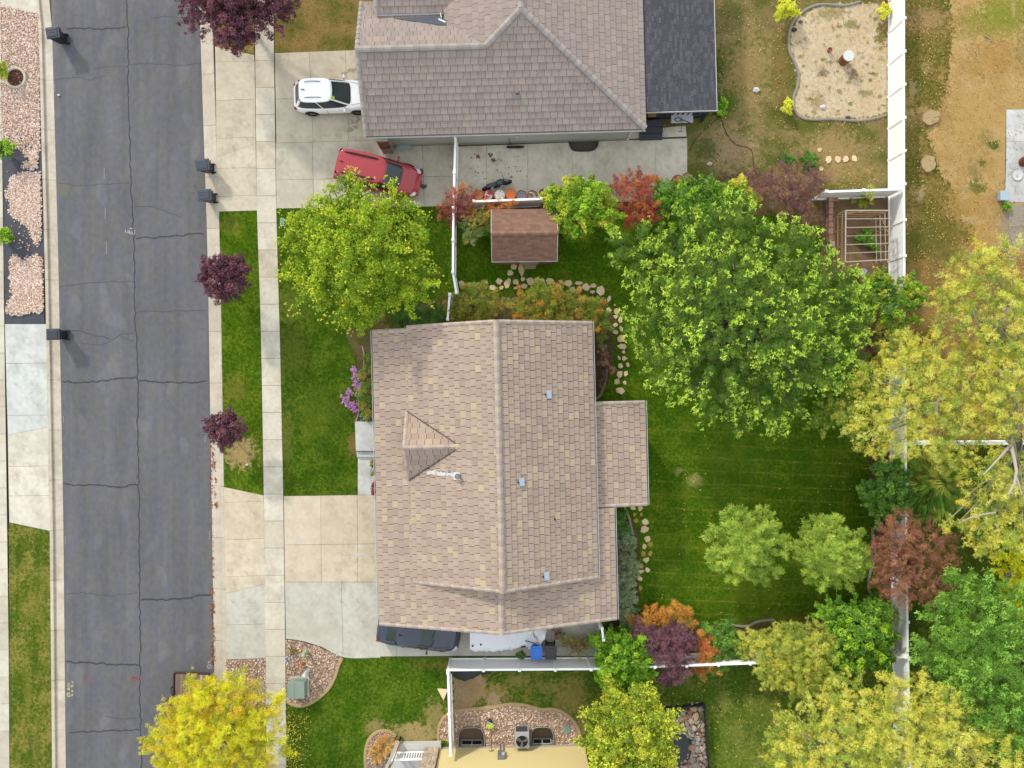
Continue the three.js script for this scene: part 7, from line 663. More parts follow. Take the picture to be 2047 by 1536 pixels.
plant('pine_tree', 'light green soft needled tree on the lawn, left of the pair', 'tree', [1494, 1088], [[1492, 1088, 37, 3.2, 1], [1443, 1080, 24, 2.6], [1471, 1042, 21, 2.6], [1519, 1047, 24, 2.7], [1542, 1090, 23, 2.6], [1528, 1133, 23, 2.5], [1481, 1137, 23, 2.5], [1443, 1114, 18, 2.4], [1492, 1088, 17, 4.4]], { pal: PAL.pine, kind: 'needle', leaf: 0.3, puff: 0.24, dens: 13, trunk: 0.1, bark: greyBark, limbs: 80, shoots: 26, reach: 1.18, puffs: 0.9, sep: 1, fill: 0.5, group: 'pair of small soft needled trees on the back lawn' });
plant('pine_tree', 'light green soft needled tree on the lawn, right of the pair', 'tree', [1650, 1095], [[1662, 1105, 35, 3.1, 1], [1614, 1096, 20, 2.5], [1634, 1062, 20, 2.6], [1665, 1058, 18, 2.6], [1703, 1086, 23, 2.6], [1712, 1124, 20, 2.5], [1689, 1148, 21, 2.4], [1641, 1148, 23, 2.4], [1660, 1100, 17, 4.2]], { pal: PAL.pine, kind: 'needle', leaf: 0.3, puff: 0.24, dens: 13, trunk: 0.1, bark: greyBark, limbs: 80, shoots: 26, reach: 1.18, puffs: 0.9, sep: 1, fill: 0.5, group: 'pair of small soft needled trees on the back lawn' });
plant('ash_tree', 'bright golden yellow street tree over the wooden trailer', 'tree', [448, 1455], [[430, 1450, 92, 4.6, 0.75], [360, 1450, 56, 3.8], [345, 1490, 50, 3.6], [400, 1395, 46, 4.0], [470, 1385, 50, 4.2], [525, 1420, 46, 3.9], [520, 1490, 56, 3.9], [430, 1530, 80, 4.2], [340, 1540, 40, 3.4]], { pal: PAL.gold, leaf: 0.16, puff: 0.36, dens: 40, kind: 'fine', trunk: 0.17, sep: 0.95, fill: 0.45, shoots: 8, limbs: 30, twigs: 1 });
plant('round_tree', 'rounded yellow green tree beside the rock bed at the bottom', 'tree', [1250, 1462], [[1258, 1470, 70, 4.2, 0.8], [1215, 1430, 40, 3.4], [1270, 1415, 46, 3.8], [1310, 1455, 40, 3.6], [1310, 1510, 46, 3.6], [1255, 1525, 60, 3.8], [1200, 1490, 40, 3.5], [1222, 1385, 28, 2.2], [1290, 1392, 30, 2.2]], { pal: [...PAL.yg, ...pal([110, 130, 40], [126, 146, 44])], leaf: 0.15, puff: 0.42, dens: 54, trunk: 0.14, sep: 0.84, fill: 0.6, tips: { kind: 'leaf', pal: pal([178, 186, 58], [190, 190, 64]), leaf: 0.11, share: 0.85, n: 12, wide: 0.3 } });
const asp = { pal: [...PAL.aspen, ...pal([146, 158, 66], [124, 146, 58], [108, 134, 52])], shoots: 12, fill: 0.28, sep: 1, leaf: 0.15, puff: 0.34, dens: 26, bark: paleBark, kind: 'fine', limbs: 34, twigs: 1, puffs: 1.2 };
plant('aspen_tree', 'tall thin yellow tree with pale trunk at the right edge, topmost', 'tree', [1985, 745], [[1960, 560, 70, 7], [2020, 540, 60, 7.5], [1925, 620, 60, 6.5], [1990, 650, 70, 7], [2050, 620, 60, 7.5], [1900, 600, 30, 6], [1950, 720, 44, 6], [2020, 720, 60, 7]], { ...asp, trunk: 0.16, fork: 0.6, extra: [[0.16, 0.07, [1985, 745, 0], [1967, 715, 3.4], [1974, 690, 5], [1998, 655, 7], [2016, 612, 8.6]], [0.09, 0.03, [1974, 690, 5], [1955, 650, 6.8], [1945, 620, 7.6]], [0.07, 0.02, [1998, 655, 7], [2030, 650, 8]]] });
plant('aspen_tree', 'wide pale yellow tree leaning over the long fence mid right', 'tree', [1868, 812], [[1830, 780, 80, 6], [1760, 770, 56, 5], [1720, 820, 52, 4.8], [1770, 850, 64, 5.2], [1840, 860, 70, 5.6], [1900, 800, 60, 6], [1860, 720, 60, 5.8], [1920, 860, 46, 5.4], [1800, 700, 36, 5], [1735, 870, 40, 4.6], [1930, 760, 46, 5.8], [1950, 820, 50, 5.6], [1890, 900, 36, 5]], { ...asp, trunk: 0.18, extra: [[0.1, 0.05, [1872, 830, 6.2], [1873, 806, 7], [1882, 794, 7.3]], [0.06, 0.02, [1873, 806, 7], [1859, 807, 7.2]], [0.05, 0.015, [1800, 838, 6.4], [1812, 822, 6.8], [1822, 816, 7]]] });
plant('aspen_tree', 'yellow tree with bare forked pale limbs at the right edge above the tyre', 'tree', [2005, 905], [[2010, 760, 56, 7], [2040, 820, 60, 7], [1975, 950, 52, 6], [2030, 960, 60, 6.5], [1965, 1010, 46, 5.8], [2020, 1040, 60, 6.2], [1980, 1070, 44, 5.6], [1910, 1050, 22, 5], [1990, 840, 40, 6]], { ...asp, trunk: 0.18, limbs: 44, extra: [[0.13, 0.06, [2024, 830, 4], [2022, 888, 6.6], [2032, 955, 8.2], [2016, 990, 8.4]], [0.09, 0.03, [2022, 888, 6.6], [1996, 918, 7.4], [1966, 950, 7.6]], [0.06, 0.02, [1990, 1025, 6.4], [1945, 1034, 6.6], [1915, 1048, 6]], [0.06, 0.02, [2032, 955, 8.2], [2044, 990, 8.4]]] });
plant('aspen_tree', 'broad yellow tree crown at the bottom right, left half', 'tree', [1640, 1478], [[1640, 1475, 80, 5.6], [1580, 1470, 44, 5], [1700, 1450, 70, 5.6], [1620, 1530, 76, 5.4], [1720, 1520, 80, 5.8], [1565, 1520, 40, 5], [1690, 1390, 46, 5]], { ...asp, trunk: 0.2 }); plant('aspen_tree', 'broad yellow tree crown beside the fence end at the bottom right', 'tree', [1830, 1440], [[1830, 1400, 60, 5.6], [1790, 1460, 66, 5.8], [1870, 1460, 70, 6], [1820, 1530, 80, 6], [1910, 1500, 60, 5.8], [1900, 1410, 44, 5.4], [1765, 1390, 40, 5], [1980, 1520, 60, 5.6], [1788, 1405, 44, 5.4], [1800, 1440, 50, 5.6], [1770, 1500, 50, 5.6]], { ...asp, pal: [...PAL.aspen, ...PAL.olive], trunk: 0.2 });
plant('russet_tree', 'russet brown leaved tree beside the fence below the pale yellow tree', 'tree', [1800, 1120], [[1785, 1090, 46, 3.6], [1840, 1090, 46, 3.8], [1885, 1110, 40, 3.6], [1820, 1150, 56, 3.6], [1870, 1180, 42, 3.4], [1780, 1150, 40, 3], [1800, 1060, 40, 3.4], [1765, 1110, 30, 2.8], [1800, 1125, 40, 3.8], [1805, 1085, 34, 3.8], [1795, 1155, 30, 3.4]], { pal: PAL.russet, leaf: 0.15, puff: 0.3, dens: 20, kind: 'fine', trunk: 0.12, bark: greyBark, fill: 0.3, sep: 1, puffs: 1.5, shoots: 12, limbs: 30, twigs: 1 });
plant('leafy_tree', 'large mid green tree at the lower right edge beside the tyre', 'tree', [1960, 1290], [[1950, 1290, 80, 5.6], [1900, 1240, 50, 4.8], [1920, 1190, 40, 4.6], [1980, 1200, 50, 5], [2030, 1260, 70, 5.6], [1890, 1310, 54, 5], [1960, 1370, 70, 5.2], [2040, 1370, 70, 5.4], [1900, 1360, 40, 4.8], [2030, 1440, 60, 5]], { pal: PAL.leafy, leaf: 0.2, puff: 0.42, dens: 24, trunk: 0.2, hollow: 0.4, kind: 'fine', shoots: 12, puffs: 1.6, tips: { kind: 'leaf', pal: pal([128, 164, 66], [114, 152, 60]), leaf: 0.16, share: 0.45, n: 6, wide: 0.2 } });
plant('small_tree', 'small tree with brilliant yellow leaves by the old tyre', 'tree', [2050, 1140], [[2030, 1115, 30, 3], [2040, 1165, 30, 3], [2045, 1210, 28, 2.8], [1990, 1115, 14, 2.6], [1998, 1140, 12, 2.4], [2010, 1180, 12, 2.4]], { pal: PAL.brightY, leaf: 0.2, puff: 0.3, dens: 13, trunk: 0.07, hollow: 0.3 });
// shrubs
const S = (label, at0, blobs, o, name = 'shrub') => plant(name, label, name === 'shrub' ? 'shrub' : o.cat ?? 'plant', at0, blobs, { trunk: 0.05, leaf: 0.15, puff: 0.3, dens: 26, limbs: 10, hollow: 0.55, fork: 0.3, ...o });
S('bright green rounded shrub below the house corner at the white fence', [1246, 1308], [[1245, 1312, 56, 1.5, 0.7], [1215, 1290, 34, 1.3], [1280, 1340, 30, 1.3], [1270, 1285, 34, 1.4], [1220, 1340, 34, 1.3]], { pal: PAL.shrubG, leaf: 0.19 });
S('purple smoke bush between the bright green shrub and orange foliage', [1335, 1295], [[1335, 1290, 46, 1.9], [1285, 1262, 26, 1.6], [1350, 1340, 30, 1.7], [1365, 1280, 30, 1.8], [1300, 1280, 26, 1.6], [1330, 1355, 18, 1.3]], { pal: PAL.purple, kind: 'fine', leaf: 0.16 }); S('orange leaved bush above the purple smoke bush', [1345, 1240], [[1350, 1228, 26, 1.5], [1372, 1238, 20, 1.4], [1300, 1236, 26, 1.2], [1270, 1244, 22, 1.1], [1325, 1240, 22, 1.2]], { pal: PAL.orange, kind: 'fine' }); S('orange red bush to the right of the purple smoke bush', [1410, 1310], [[1410, 1300, 26, 1.4], [1418, 1325, 24, 1.3], [1405, 1275, 18, 1.3], [1400, 1340, 20, 1.1]], { pal: [...PAL.rust, ...PAL.orange], kind: 'fine' }); S('dark green shrub right of the orange red bush', [1450, 1285], [[1445, 1270, 32, 1.3], [1435, 1320, 30, 1.1], [1470, 1300, 26, 1.1], [1412, 1258, 18, 1.0]], { pal: [...PAL.deep, ...PAL.leafy] });
S('tan and olive shrub tree with bare grey twigs near the lower fence', [1580, 1318], [[1570, 1285, 50, 2.2], [1620, 1300, 54, 2.4], [1530, 1290, 40, 2.0], [1600, 1350, 50, 2.2], [1650, 1350, 40, 2.2], [1550, 1330, 44, 2.0], [1500, 1290, 30, 1.6], [1640, 1270, 30, 2.2]], { pal: PAL.olive, kind: 'fine', leaf: 0.16, bark: greyBark, limbs: 40, twigs: 1, hollow: 0.4, trunk: 0.09 }); S('lush green shrub tree at the lower corner of the back lawn', [1712, 1268], [[1705, 1260, 56, 2.4], [1670, 1235, 34, 2.2], [1735, 1240, 44, 2.2], [1690, 1310, 44, 2.2], [1740, 1300, 44, 2.1], [1760, 1270, 30, 2.0], [1660, 1270, 26, 2]], { pal: [...PAL.shrubG, ...PAL.leafy], leaf: 0.19, trunk: 0.09 }); S('sparse green creeper growing up the fence below the russet tree', [1775, 1250], [[1772, 1240, 26, 0.9], [1776, 1270, 20, 1.0], [1768, 1205, 18, 0.7], [1758, 1190, 18, 0.6]], { pal: [...PAL.leafy, ...PAL.olive], kind: 'fine', dens: 14 });
S('grey green juniper hedge strip along the rear of the house', [1250, 1150], [[1252, 1085, 22, 0.8], [1250, 1120, 26, 0.9], [1248, 1155, 28, 0.9], [1250, 1190, 26, 0.9], [1250, 1225, 24, 0.8], [1264, 1135, 16, 0.6], [1258, 1248, 18, 0.6]], { pal: PAL.juniper, kind: 'fine', leaf: 0.13, puff: 0.24, puffs: 3 }); S('small bright green shrub below the patio roof corner', [1248, 1052], [[1248, 1055, 18, 0.9], [1246, 1035, 14, 0.7], [1254, 1066, 12, 0.7]], { pal: PAL.deep });
S('orange and green shrub nearest the front fence on the upper side of the house', [950, 612], [[950, 604, 38, 1.7], [920, 612, 30, 1.4], [980, 612, 30, 1.5], [945, 580, 24, 1.4], [960, 630, 34, 1.5], [925, 632, 26, 1.4], [905, 622, 20, 1.3]], { pal: PAL.autumn, kind: 'fine' }); S('large orange tinged mound shrub along the upper house wall', [1098, 610], [[1095, 606, 46, 1.9], [1052, 616, 36, 1.6], [1140, 610, 38, 1.6], [1080, 588, 30, 1.7], [1172, 622, 28, 1.4], [1110, 628, 42, 1.6], [1150, 632, 34, 1.5], [1045, 632, 26, 1.4]], { pal: [...PAL.autumn, ...PAL.autumn, ...PAL.autumn, ...PAL.orange.slice(0, 2)], kind: 'fine' }); S('green and orange shrub at the upper right corner of the house', [1200, 640], [[1195, 630, 22, 1.3], [1205, 650, 20, 1.2], [1190, 610, 20, 1.2], [1198, 676, 14, 1.0]], { pal: [...PAL.orange, ...PAL.deep, ...PAL.leafy], kind: 'fine' }); S('small grey brown shrub between the two orange shrubs', [1010, 622], [[1010, 620, 16, 0.9], [1016, 632, 14, 0.8]], { pal: [...PAL.juniper, ...PAL.brown], kind: 'fine' });
S('low clipped green hedge along the upper left corner of the house', [825, 636], [[870, 632, 24, 1.0], [845, 634, 24, 1.0], [820, 636, 24, 1.0], [795, 638, 22, 0.9], [892, 634, 20, 1.0]], { pal: PAL.deep, kind: 'fine', leaf: 0.13, puff: 0.22, puffs: 3 }, 'hedge'); S('olive brown shrub at the left end of the clipped hedge', [772, 646], [[768, 642, 18, 0.9], [785, 645, 14, 0.8]], { pal: [...PAL.autumn, ...PAL.brown], kind: 'fine' });
S('red leaved shrub straddling the narrow white fence', [915, 408], [[905, 405, 26, 1.9], [930, 395, 24, 1.9], [890, 420, 20, 1.7], [938, 420, 22, 1.6], [905, 440, 16, 1.4]], { pal: [...PAL.red, ...PAL.plum, ...PAL.rust], kind: 'fine', dens: 20 }); S('grey green shrub left of the shed', [960, 452], [[955, 450, 30, 1.6], [940, 465, 22, 1.4], [978, 440, 22, 1.4]], { pal: [...PAL.juniper, ...PAL.deep, ...PAL.autumn], kind: 'fine', dens: 20 }); S('orange leaved branches against the upper edge of the shed', [985, 412], [[975, 412, 18, 1.5], [1000, 412, 16, 1.7], [1020, 416, 14, 1.8], [985, 428, 14, 1.8]], { pal: [...PAL.rust, ...PAL.orange], kind: 'fine', dens: 14, hollow: 0.3 });
S('large yellow green shrub right of the shed', [1160, 420], [[1155, 410, 48, 2.2], [1110, 395, 32, 2.0], [1190, 395, 36, 2.1], [1140, 440, 38, 2.0], [1205, 430, 36, 1.9], [1115, 425, 26, 1.9], [1150, 375, 26, 1.8]], { pal: [...PAL.shrubG, ...PAL.yg], leaf: 0.19 }); S('crimson leaved shrub beside the concrete side yard', [1278, 400], [[1270, 380, 36, 1.9], [1295, 365, 22, 1.8], [1240, 378, 22, 1.6], [1285, 415, 32, 1.8], [1265, 430, 26, 1.6], [1300, 425, 22, 1.5]], { pal: [...PAL.red, ...PAL.rust], kind: 'fine' }); S('mid green shrub mass beside the rusty drums', [1375, 398], [[1370, 392, 40, 1.8], [1330, 395, 34, 1.6], [1415, 388, 36, 1.7], [1450, 400, 36, 1.7], [1400, 425, 40, 1.7], [1345, 425, 34, 1.6]], { pal: [...PAL.deep, ...PAL.leafy, ...PAL.shrubG] }); S('golden green shrub at the top of the huge tree', [1480, 380], [[1480, 378, 24, 1.6], [1500, 395, 20, 1.6], [1462, 395, 20, 1.5]], { pal: [...PAL.yg, ...PAL.aspen] }); S('dull purple brown shrub at the left end of the cross fence', [1580, 385], [[1560, 375, 46, 1.8], [1610, 372, 38, 1.7], [1590, 410, 40, 1.6], [1520, 370, 30, 1.4], [1640, 360, 20, 1.3]], { pal: [...PAL.brown, ...PAL.purple], kind: 'fine', dens: 15, bark: twig, limbs: 30, twigs: 1, hollow: 0.3 });
S('yellow green shrub over the fence right of the huge tree', [1768, 600], [[1770, 590, 46, 2.2], [1735, 610, 38, 2.0], [1810, 585, 38, 2.2], [1745, 570, 30, 1.9], [1790, 630, 40, 2.0], [1830, 600, 20, 1.8]], { pal: [...PAL.shrubG, ...PAL.yg, ...PAL.deep], leaf: 0.16, fill: 0.3, sep: 1 }); S('olive shrub against the fence below the yellow green one', [1790, 690], [[1785, 670, 36, 2.0], [1810, 700, 34, 2.0], [1770, 720, 30, 1.7], [1740, 740, 28, 1.5]], { pal: [...PAL.olive, ...PAL.yg], kind: 'fine', dens: 18 }); S('purple brown bush in the soil beside the long fence', [1735, 690], [[1730, 690, 26, 1.0], [1712, 745, 18, 0.8], [1750, 670, 20, 0.9]], { pal: [...PAL.brown, ...PAL.purple], kind: 'fine', dens: 12 }); S('low golden olive shrub under the right side of the huge tree', [1690, 780], [[1690, 770, 30, 1.2], [1668, 815, 34, 1.2], [1640, 840, 30, 1.0]], { pal: [...PAL.olive, ...PAL.leafy], kind: 'fine', dens: 15 });
S('round leafy green shrub beside the weeping bush', [1775, 975], [[1775, 965, 44, 1.8], [1745, 985, 30, 1.5], [1805, 985, 34, 1.6], [1770, 1010, 40, 1.5], [1790, 940, 28, 1.5]], { pal: [...PAL.leafy, ...PAL.deep], leaf: 0.16 }); S('weeping bright green bush with long arching strands', [1868, 962], [[1868, 960, 52, 1.5, 0.6], [1890, 985, 36, 1.2, 0.6], [1850, 985, 36, 1.2, 0.6]], { pal: [...PAL.leafy, ...PAL.olive], kind: 'strand', leaf: 0.5, dens: 16, puff: 0.35 });
S('leafless tan twig bush right of the charcoal cart', [1148, 1284], [[1150, 1285, 26, 0.9], [1170, 1290, 20, 0.9], [1128, 1278, 14, 0.7], [1160, 1300, 18, 0.7]], { pal: [...PAL.autumn, ...PAL.brown], kind: 'fine', dens: 5, bark: twig, limbs: 60, twigs: 2, hollow: 0.2, trunk: 0.07 }); S('small wine red plant beside the house wall near the twig bush', [1115, 1265], [[1114, 1262, 12, 0.6], [1124, 1276, 9, 0.5]], { pal: [...PAL.plum, ...PAL.russet], kind: 'fine', dens: 12 }); S('dark purple twiggy bush behind the rear house wall', [1208, 728], [[1206, 712, 18, 0.9], [1212, 738, 18, 0.9], [1204, 760, 14, 0.8]], { pal: [...PAL.plum, ...PAL.brown], kind: 'fine', dens: 7, bark: M(C(84, 62, 66), 0.9), limbs: 30, twigs: 2, hollow: 0.2 });
S('green weed tuft at the foot of the white fence left of the blue cart', [1040, 1312], [[1040, 1310, 7, 0.2], [1043, 1316, 6, 0.2]], { pal: PAL.deep, leaf: 0.12, puff: 0.12, dens: 10 }, 'weed');
const eg = { pal: PAL.shrubG, leaf: 0.14, puff: 0.22, dens: 22, group: 'small green plants at the left picture edge' }; S('small yellow green plant beside the mulch ring', [2, 142], [[4, 142, 14, 0.7]], { ...eg, pal: PAL.yg }); S('small dark green rounded plant above the weed fabric', [6, 298], [[8, 298, 20, 0.8]], { ...eg, pal: [...PAL.shrubG, ...PAL.deep] }); S('small bright green plant on the weed fabric', [4, 472], [[8, 472, 18, 0.8], [18, 478, 8, 0.6]], eg);
S('lime yellow bush at the top of the dry back yard', [1574, 14], [[1572, 8, 20, 1.0], [1584, 20, 13, 0.8], [1562, 28, 12, 0.7]], { pal: PAL.yellow, leaf: 0.16 }); S('small lime yellow bush beside the lower left sand edging', [1572, 214], [[1573, 218, 10, 0.5], [1576, 206, 8, 0.5]], { pal: PAL.yellow, leaf: 0.14, puff: 0.18 }); S('small lime yellow bush beside the long fence at the sand bed', [1765, 24], [[1764, 26, 10, 0.6], [1770, 18, 9, 0.6]], { pal: PAL.yellow, leaf: 0.14, puff: 0.18 }); S('lime green weed beside the dark porch roof corner', [1446, 214], [[1446, 212, 13, 0.3], [1440, 226, 9, 0.3]], { pal: PAL.shrubG, leaf: 0.14, puff: 0.2 }, 'weed'); S('blue green weed clump, left of the pair in the dry yard', [1570, 318], [[1570, 318, 11, 0.3], [1578, 322, 7, 0.2]], { pal: PAL.deep, leaf: 0.14, puff: 0.16, kind: 'strand' }, 'weed'); S('blue green weed clump, right of the pair in the dry yard', [1617, 324], [[1617, 323, 13, 0.3], [1625, 320, 8, 0.2]], { pal: PAL.deep, leaf: 0.16, puff: 0.18, kind: 'strand' }, 'weed'); S('green weed tuft beside the broken slab', [2010, 412], [[2012, 412, 8, 0.3]], { pal: PAL.shrubG, leaf: 0.12, puff: 0.15 }, 'weed'); S('feathery lime plant leaning over the cross fence', [1735, 402], [[1730, 400, 14, 0.7], [1745, 385, 12, 1.8], [1718, 402, 12, 0.6]], { pal: PAL.yg, kind: 'fine', dens: 10, hollow: 0.2 }, 'weed'); S('green vegetable plants inside the stick frame', [1730, 478], [[1722, 478, 12, 0.4], [1740, 482, 12, 0.4], [1736, 465, 8, 0.4], [1750, 498, 9, 0.4]], { pal: PAL.leafy, leaf: 0.14, puff: 0.16, dens: 12 }, 'vegetable_plant');
S('low green and bronze shrub in the front flower bed', [738, 755], [[733, 745, 17, 0.8], [736, 775, 20, 0.8], [730, 800, 18, 0.8], [740, 720, 15, 0.7], [738, 822, 14, 0.7], [722, 786, 10, 0.5]], { pal: [...PAL.autumn, ...PAL.deep], kind: 'fine', leaf: 0.13, puff: 0.2 }); const fl = { pal: PAL.pink, leaf: 0.07, puff: 0.08, dens: 7, kind: 'fine', crown: 'blossoms', bark: M(C(90, 120, 50), 0.9), trunk: 0.02, limbs: 24, sep: 1.1, shoots: 16, reach: 1.4 }; S('pink flowering plant, upper of two in the front flower bed', [722, 765], [[711, 748, 7, 0.5], [712, 762, 7, 0.5], [716, 772, 7, 0.5], [726, 774, 6, 0.5], [708, 738, 4, 0.5], [722, 756, 4, 0.5]], fl, 'flowering_plant'); S('pink flowering plant, lower of two in the front flower bed', [708, 800], [[689, 796, 6, 0.4], [692, 804, 6, 0.4], [700, 808, 6, 0.4], [708, 814, 6, 0.4], [700, 784, 5, 0.4], [714, 790, 3, 0.4]], fl, 'flowering_plant'); S('white flowering plant beside the porch slab', [734, 836], [[730, 835, 7, 0.3], [738, 834, 7, 0.3]], { ...fl, pal: [...PAL.white, ...PAL.juniper], crown: 'blossoms' }, 'flowering_plant');
S('small olive plant on the front walk under the eave', [748, 930], [[746, 928, 6, 0.5], [748, 945, 6, 0.5]], { pal: PAL.autumn, leaf: 0.12, puff: 0.14 }, 'potted_plant'); S('small wine red plant on the front walk below the olive one', [749, 978], [[748, 970, 5, 0.4], [747, 984, 5, 0.4]], { pal: PAL.red, leaf: 0.12, puff: 0.14 }, 'potted_plant'); S('dry tan ornamental plant in the gravel left of the porch', [768, 1495], [[770, 1492, 12, 0.4], [758, 1502, 10, 0.3], [780, 1486, 10, 0.4], [752, 1512, 7, 0.3]], { pal: pal([196, 158, 96], [178, 140, 84], [160, 136, 70]), kind: 'strand', leaf: 0.24, puff: 0.18, dens: 7 }, 'ornamental_grass'); S('small brown weed in the utility box gravel bed', [587, 1302], [[587, 1302, 5, 0.2]], { pal: PAL.autumn, leaf: 0.1, puff: 0.12 }, 'weed'); S('dark leafy bush at the foot of the house near the gate panel', [1225, 1275], [[1222, 1268, 16, 0.6], [1240, 1262, 14, 0.6], [1212, 1282, 10, 0.5]], { pal: PAL.deep, leaf: 0.14, puff: 0.2 });
// ---------------------------------------------------------------- grass tufts and fallen leaves, which nobody could count
function tufts(label, pts, perM, h, seed, test) {
  const q = rng(seed), xs = pts.map((p) => p.x), zs = pts.map((p) => p.z), x0 = Math.max(-31.5, Math.min(...xs)), x1 = Math.min(31.5, Math.max(...xs)), z0 = Math.max(-23.8, Math.min(...zs)), z1 = Math.min(23.8, Math.max(...zs)), n = Math.round((x1 - x0) * (z1 - z0) * perM), list = []; for (let i = 0; i < n; i++) { const x = x0 + q() * (x1 - x0), z = z0 + q() * (z1 - z0); if (inPoly(pts, x, z) && (!test || test(x / K + CU, z / K + CV))) list.push([x, z]); }
  const pos = []; for (let i = 0; i < 7; i++) { const a = q() * 6.283, r = q() * 0.6, x = Math.cos(a) * r, z = Math.sin(a) * r, d = q() * 6.283, l = 0.5 + 0.6 * q(), w = 0.16; pos.push(x - Math.sin(d) * w, 0, z + Math.cos(d) * w, x + Math.sin(d) * w, 0, z - Math.cos(d) * w, x + Math.cos(d) * l, 0.5 + 0.5 * q(), z + Math.sin(d) * l); } const geo = new THREE.BufferGeometry(); geo.setAttribute('position', new THREE.Float32BufferAttribute(pos, 3)); geo.computeVertexNormals();
  const o = new THREE.InstancedMesh(geo, new THREE.MeshPhysicalMaterial({ specularIntensity: 0.15, color: 0xffffff, roughness: 0.95, side: THREE.DoubleSide }), list.length), m = new THREE.Matrix4(), qt = new THREE.Quaternion(), c = new THREE.Color(); o.name = numbered('grass'); o.castShadow = o.receiveShadow = true;
  list.forEach(([x, z], i) => { const s = h * (0.7 + 0.6 * q()); qt.setFromAxisAngle(V(0, 1, 0), q() * 6.28); m.compose(V(x, 0.1, z), qt, V(s * 1.2, s, s * 1.2)); o.setMatrixAt(i, m); const t = turfAt(x, z), k = 1.0 + 0.45 * q(); c.setRGB(Math.min(0.7, t[0] * k), Math.min(0.7, t[1] * k), Math.min(0.7, t[2] * k)); o.setColorAt(i, c); }); scene.add(o); return tag(o, label, 'grass', null, 'stuff');
}
const clear = (...rects) => (u, v) => !rects.some(([a, b, c, d]) => u > a && u < c && v > b && v < d);
tufts('green grass of the front lawn', px([[553, 419], [909, 414], [905, 640], [750, 660], [720, 760], [712, 842], [712, 988], [567, 990]]), 34, 0.06, 901); tufts('green grass of the kerb strip with the small purple trees', px([[437, 425], [513, 422], [520, 600], [525, 985], [450, 970], [443, 700]]), 34, 0.06, 902); tufts('grass on the far side of the street', px([[18, 1049], [99, 1063], [106, 1300], [110, 1560], [20, 1560]]), 34, 0.06, 903); tufts('mown grass of the back lawn', px([[1235, 640], [1745, 640], [1735, 1250], [1290, 1250], [1262, 1100], [1292, 1015], [1292, 800], [1232, 760]]), 30, 0.045, 904); tufts('shaded grass between shed and house', px([[915, 470], [1280, 470], [1240, 640], [915, 600]]), 30, 0.05, 905, clear([985, 412, 1112, 520])); tufts('grass of the lower left lawn beside the utility box', px([[575, 1414], [604, 1416], [632, 1404], [660, 1380], [688, 1318], [897, 1322], [900, 1420], [880, 1440], [870, 1470], [790, 1466], [740, 1462], [728, 1490], [728, 1560], [575, 1560]]), 34, 0.06, 906); tufts('grass of the lower neighbouring lawn', px([[960, 1345], [1780, 1310], [1785, 1560], [1420, 1560], [1404, 1400], [1310, 1410], [1300, 1560], [1168, 1560], [1160, 1460], [1120, 1415], [1040, 1405], [985, 1408]]), 30, 0.06, 907); tufts('dark grass under the yellow trees at the right', px([[1785, 886], [2060, 886], [2060, 1560], [1790, 1560]]), 26, 0.06, 908); tufts('dry brown grass of the upper front yard', px([[549, -20], [720, -20], [715, 100], [549, 104]]), 26, 0.06, 909);
tufts('dry mixed grass around the sand bed', px([[1380, -20], [1772, -20], [1772, 390], [1380, 360]]), 20, 0.06, 910, (u, v) => !inPoly(sandPts.map(([a, b]) => V(a, 0, b)), u, v)); tufts('dry orange grass of the yard beyond the long fence', px([[1779, -20], [2060, -20], [2060, 880], [1782, 880]]), 16, 0.06, 911, clear([2005, 212, 2100, 520]));
function fallen(label, pts, n, cols, seed, size = 0.05, dens) { const q = rng(seed), xs = pts.map((p) => p.x), zs = pts.map((p) => p.z), x0 = Math.min(...xs), x1 = Math.max(...xs), z0 = Math.min(...zs), z1 = Math.max(...zs), list = []; for (let i = 0; i < n * 4 && list.length < n; i++) { const x = x0 + q() * (x1 - x0), z = z0 + q() * (z1 - z0); if (inPoly(pts, x, z) && q() < (dens ? dens(x / K + CU, z / K + CV) : 0.6 + 0.7 * n2(x * 0.7, z * 0.7))) list.push([x, z]); } const g = new THREE.BufferGeometry(); g.setAttribute('position', new THREE.Float32BufferAttribute([-1, 0, 0, 0, 0.25, -0.55, 1, 0.1, 0, -1, 0, 0, 1, 0.1, 0, 0, 0.2, 0.55], 3)); g.setIndex([0, 2, 1, 3, 5, 4]); g.computeVertexNormals(); const o = new THREE.InstancedMesh(g, new THREE.MeshStandardMaterial({ color: 0xffffff, roughness: 0.85, side: THREE.DoubleSide }), list.length), m = new THREE.Matrix4(), qt = new THREE.Quaternion(), e = new THREE.Euler(); o.name = numbered('fallen_leaves'); o.castShadow = o.receiveShadow = true; list.forEach(([x, z], i) => { const s = size * (0.6 + 0.8 * q()); e.set((q() - 0.5) * 0.6, q() * 6.28, (q() - 0.5) * 0.6); m.compose(V(x, 0.15 + 0.02 * q(), z), qt.setFromEuler(e), V(s, s, s)); o.setMatrixAt(i, m); const c = cols[Math.floor(q() * cols.length)], k = 0.8 + 0.4 * q(); o.setColorAt(i, new THREE.Color(c.r * k, c.g * k, c.b * k)); }); scene.add(o); return tag(o, label, 'fallen leaves', null, 'stuff'); }
const yl = [C(226, 196, 90), C(214, 160, 70), C(236, 214, 130), C(196, 130, 60)], rl = [C(160, 84, 48), C(190, 112, 56), C(140, 74, 50), C(206, 140, 70)], gl = [C(230, 220, 90), C(236, 206, 70), C(214, 196, 80)];
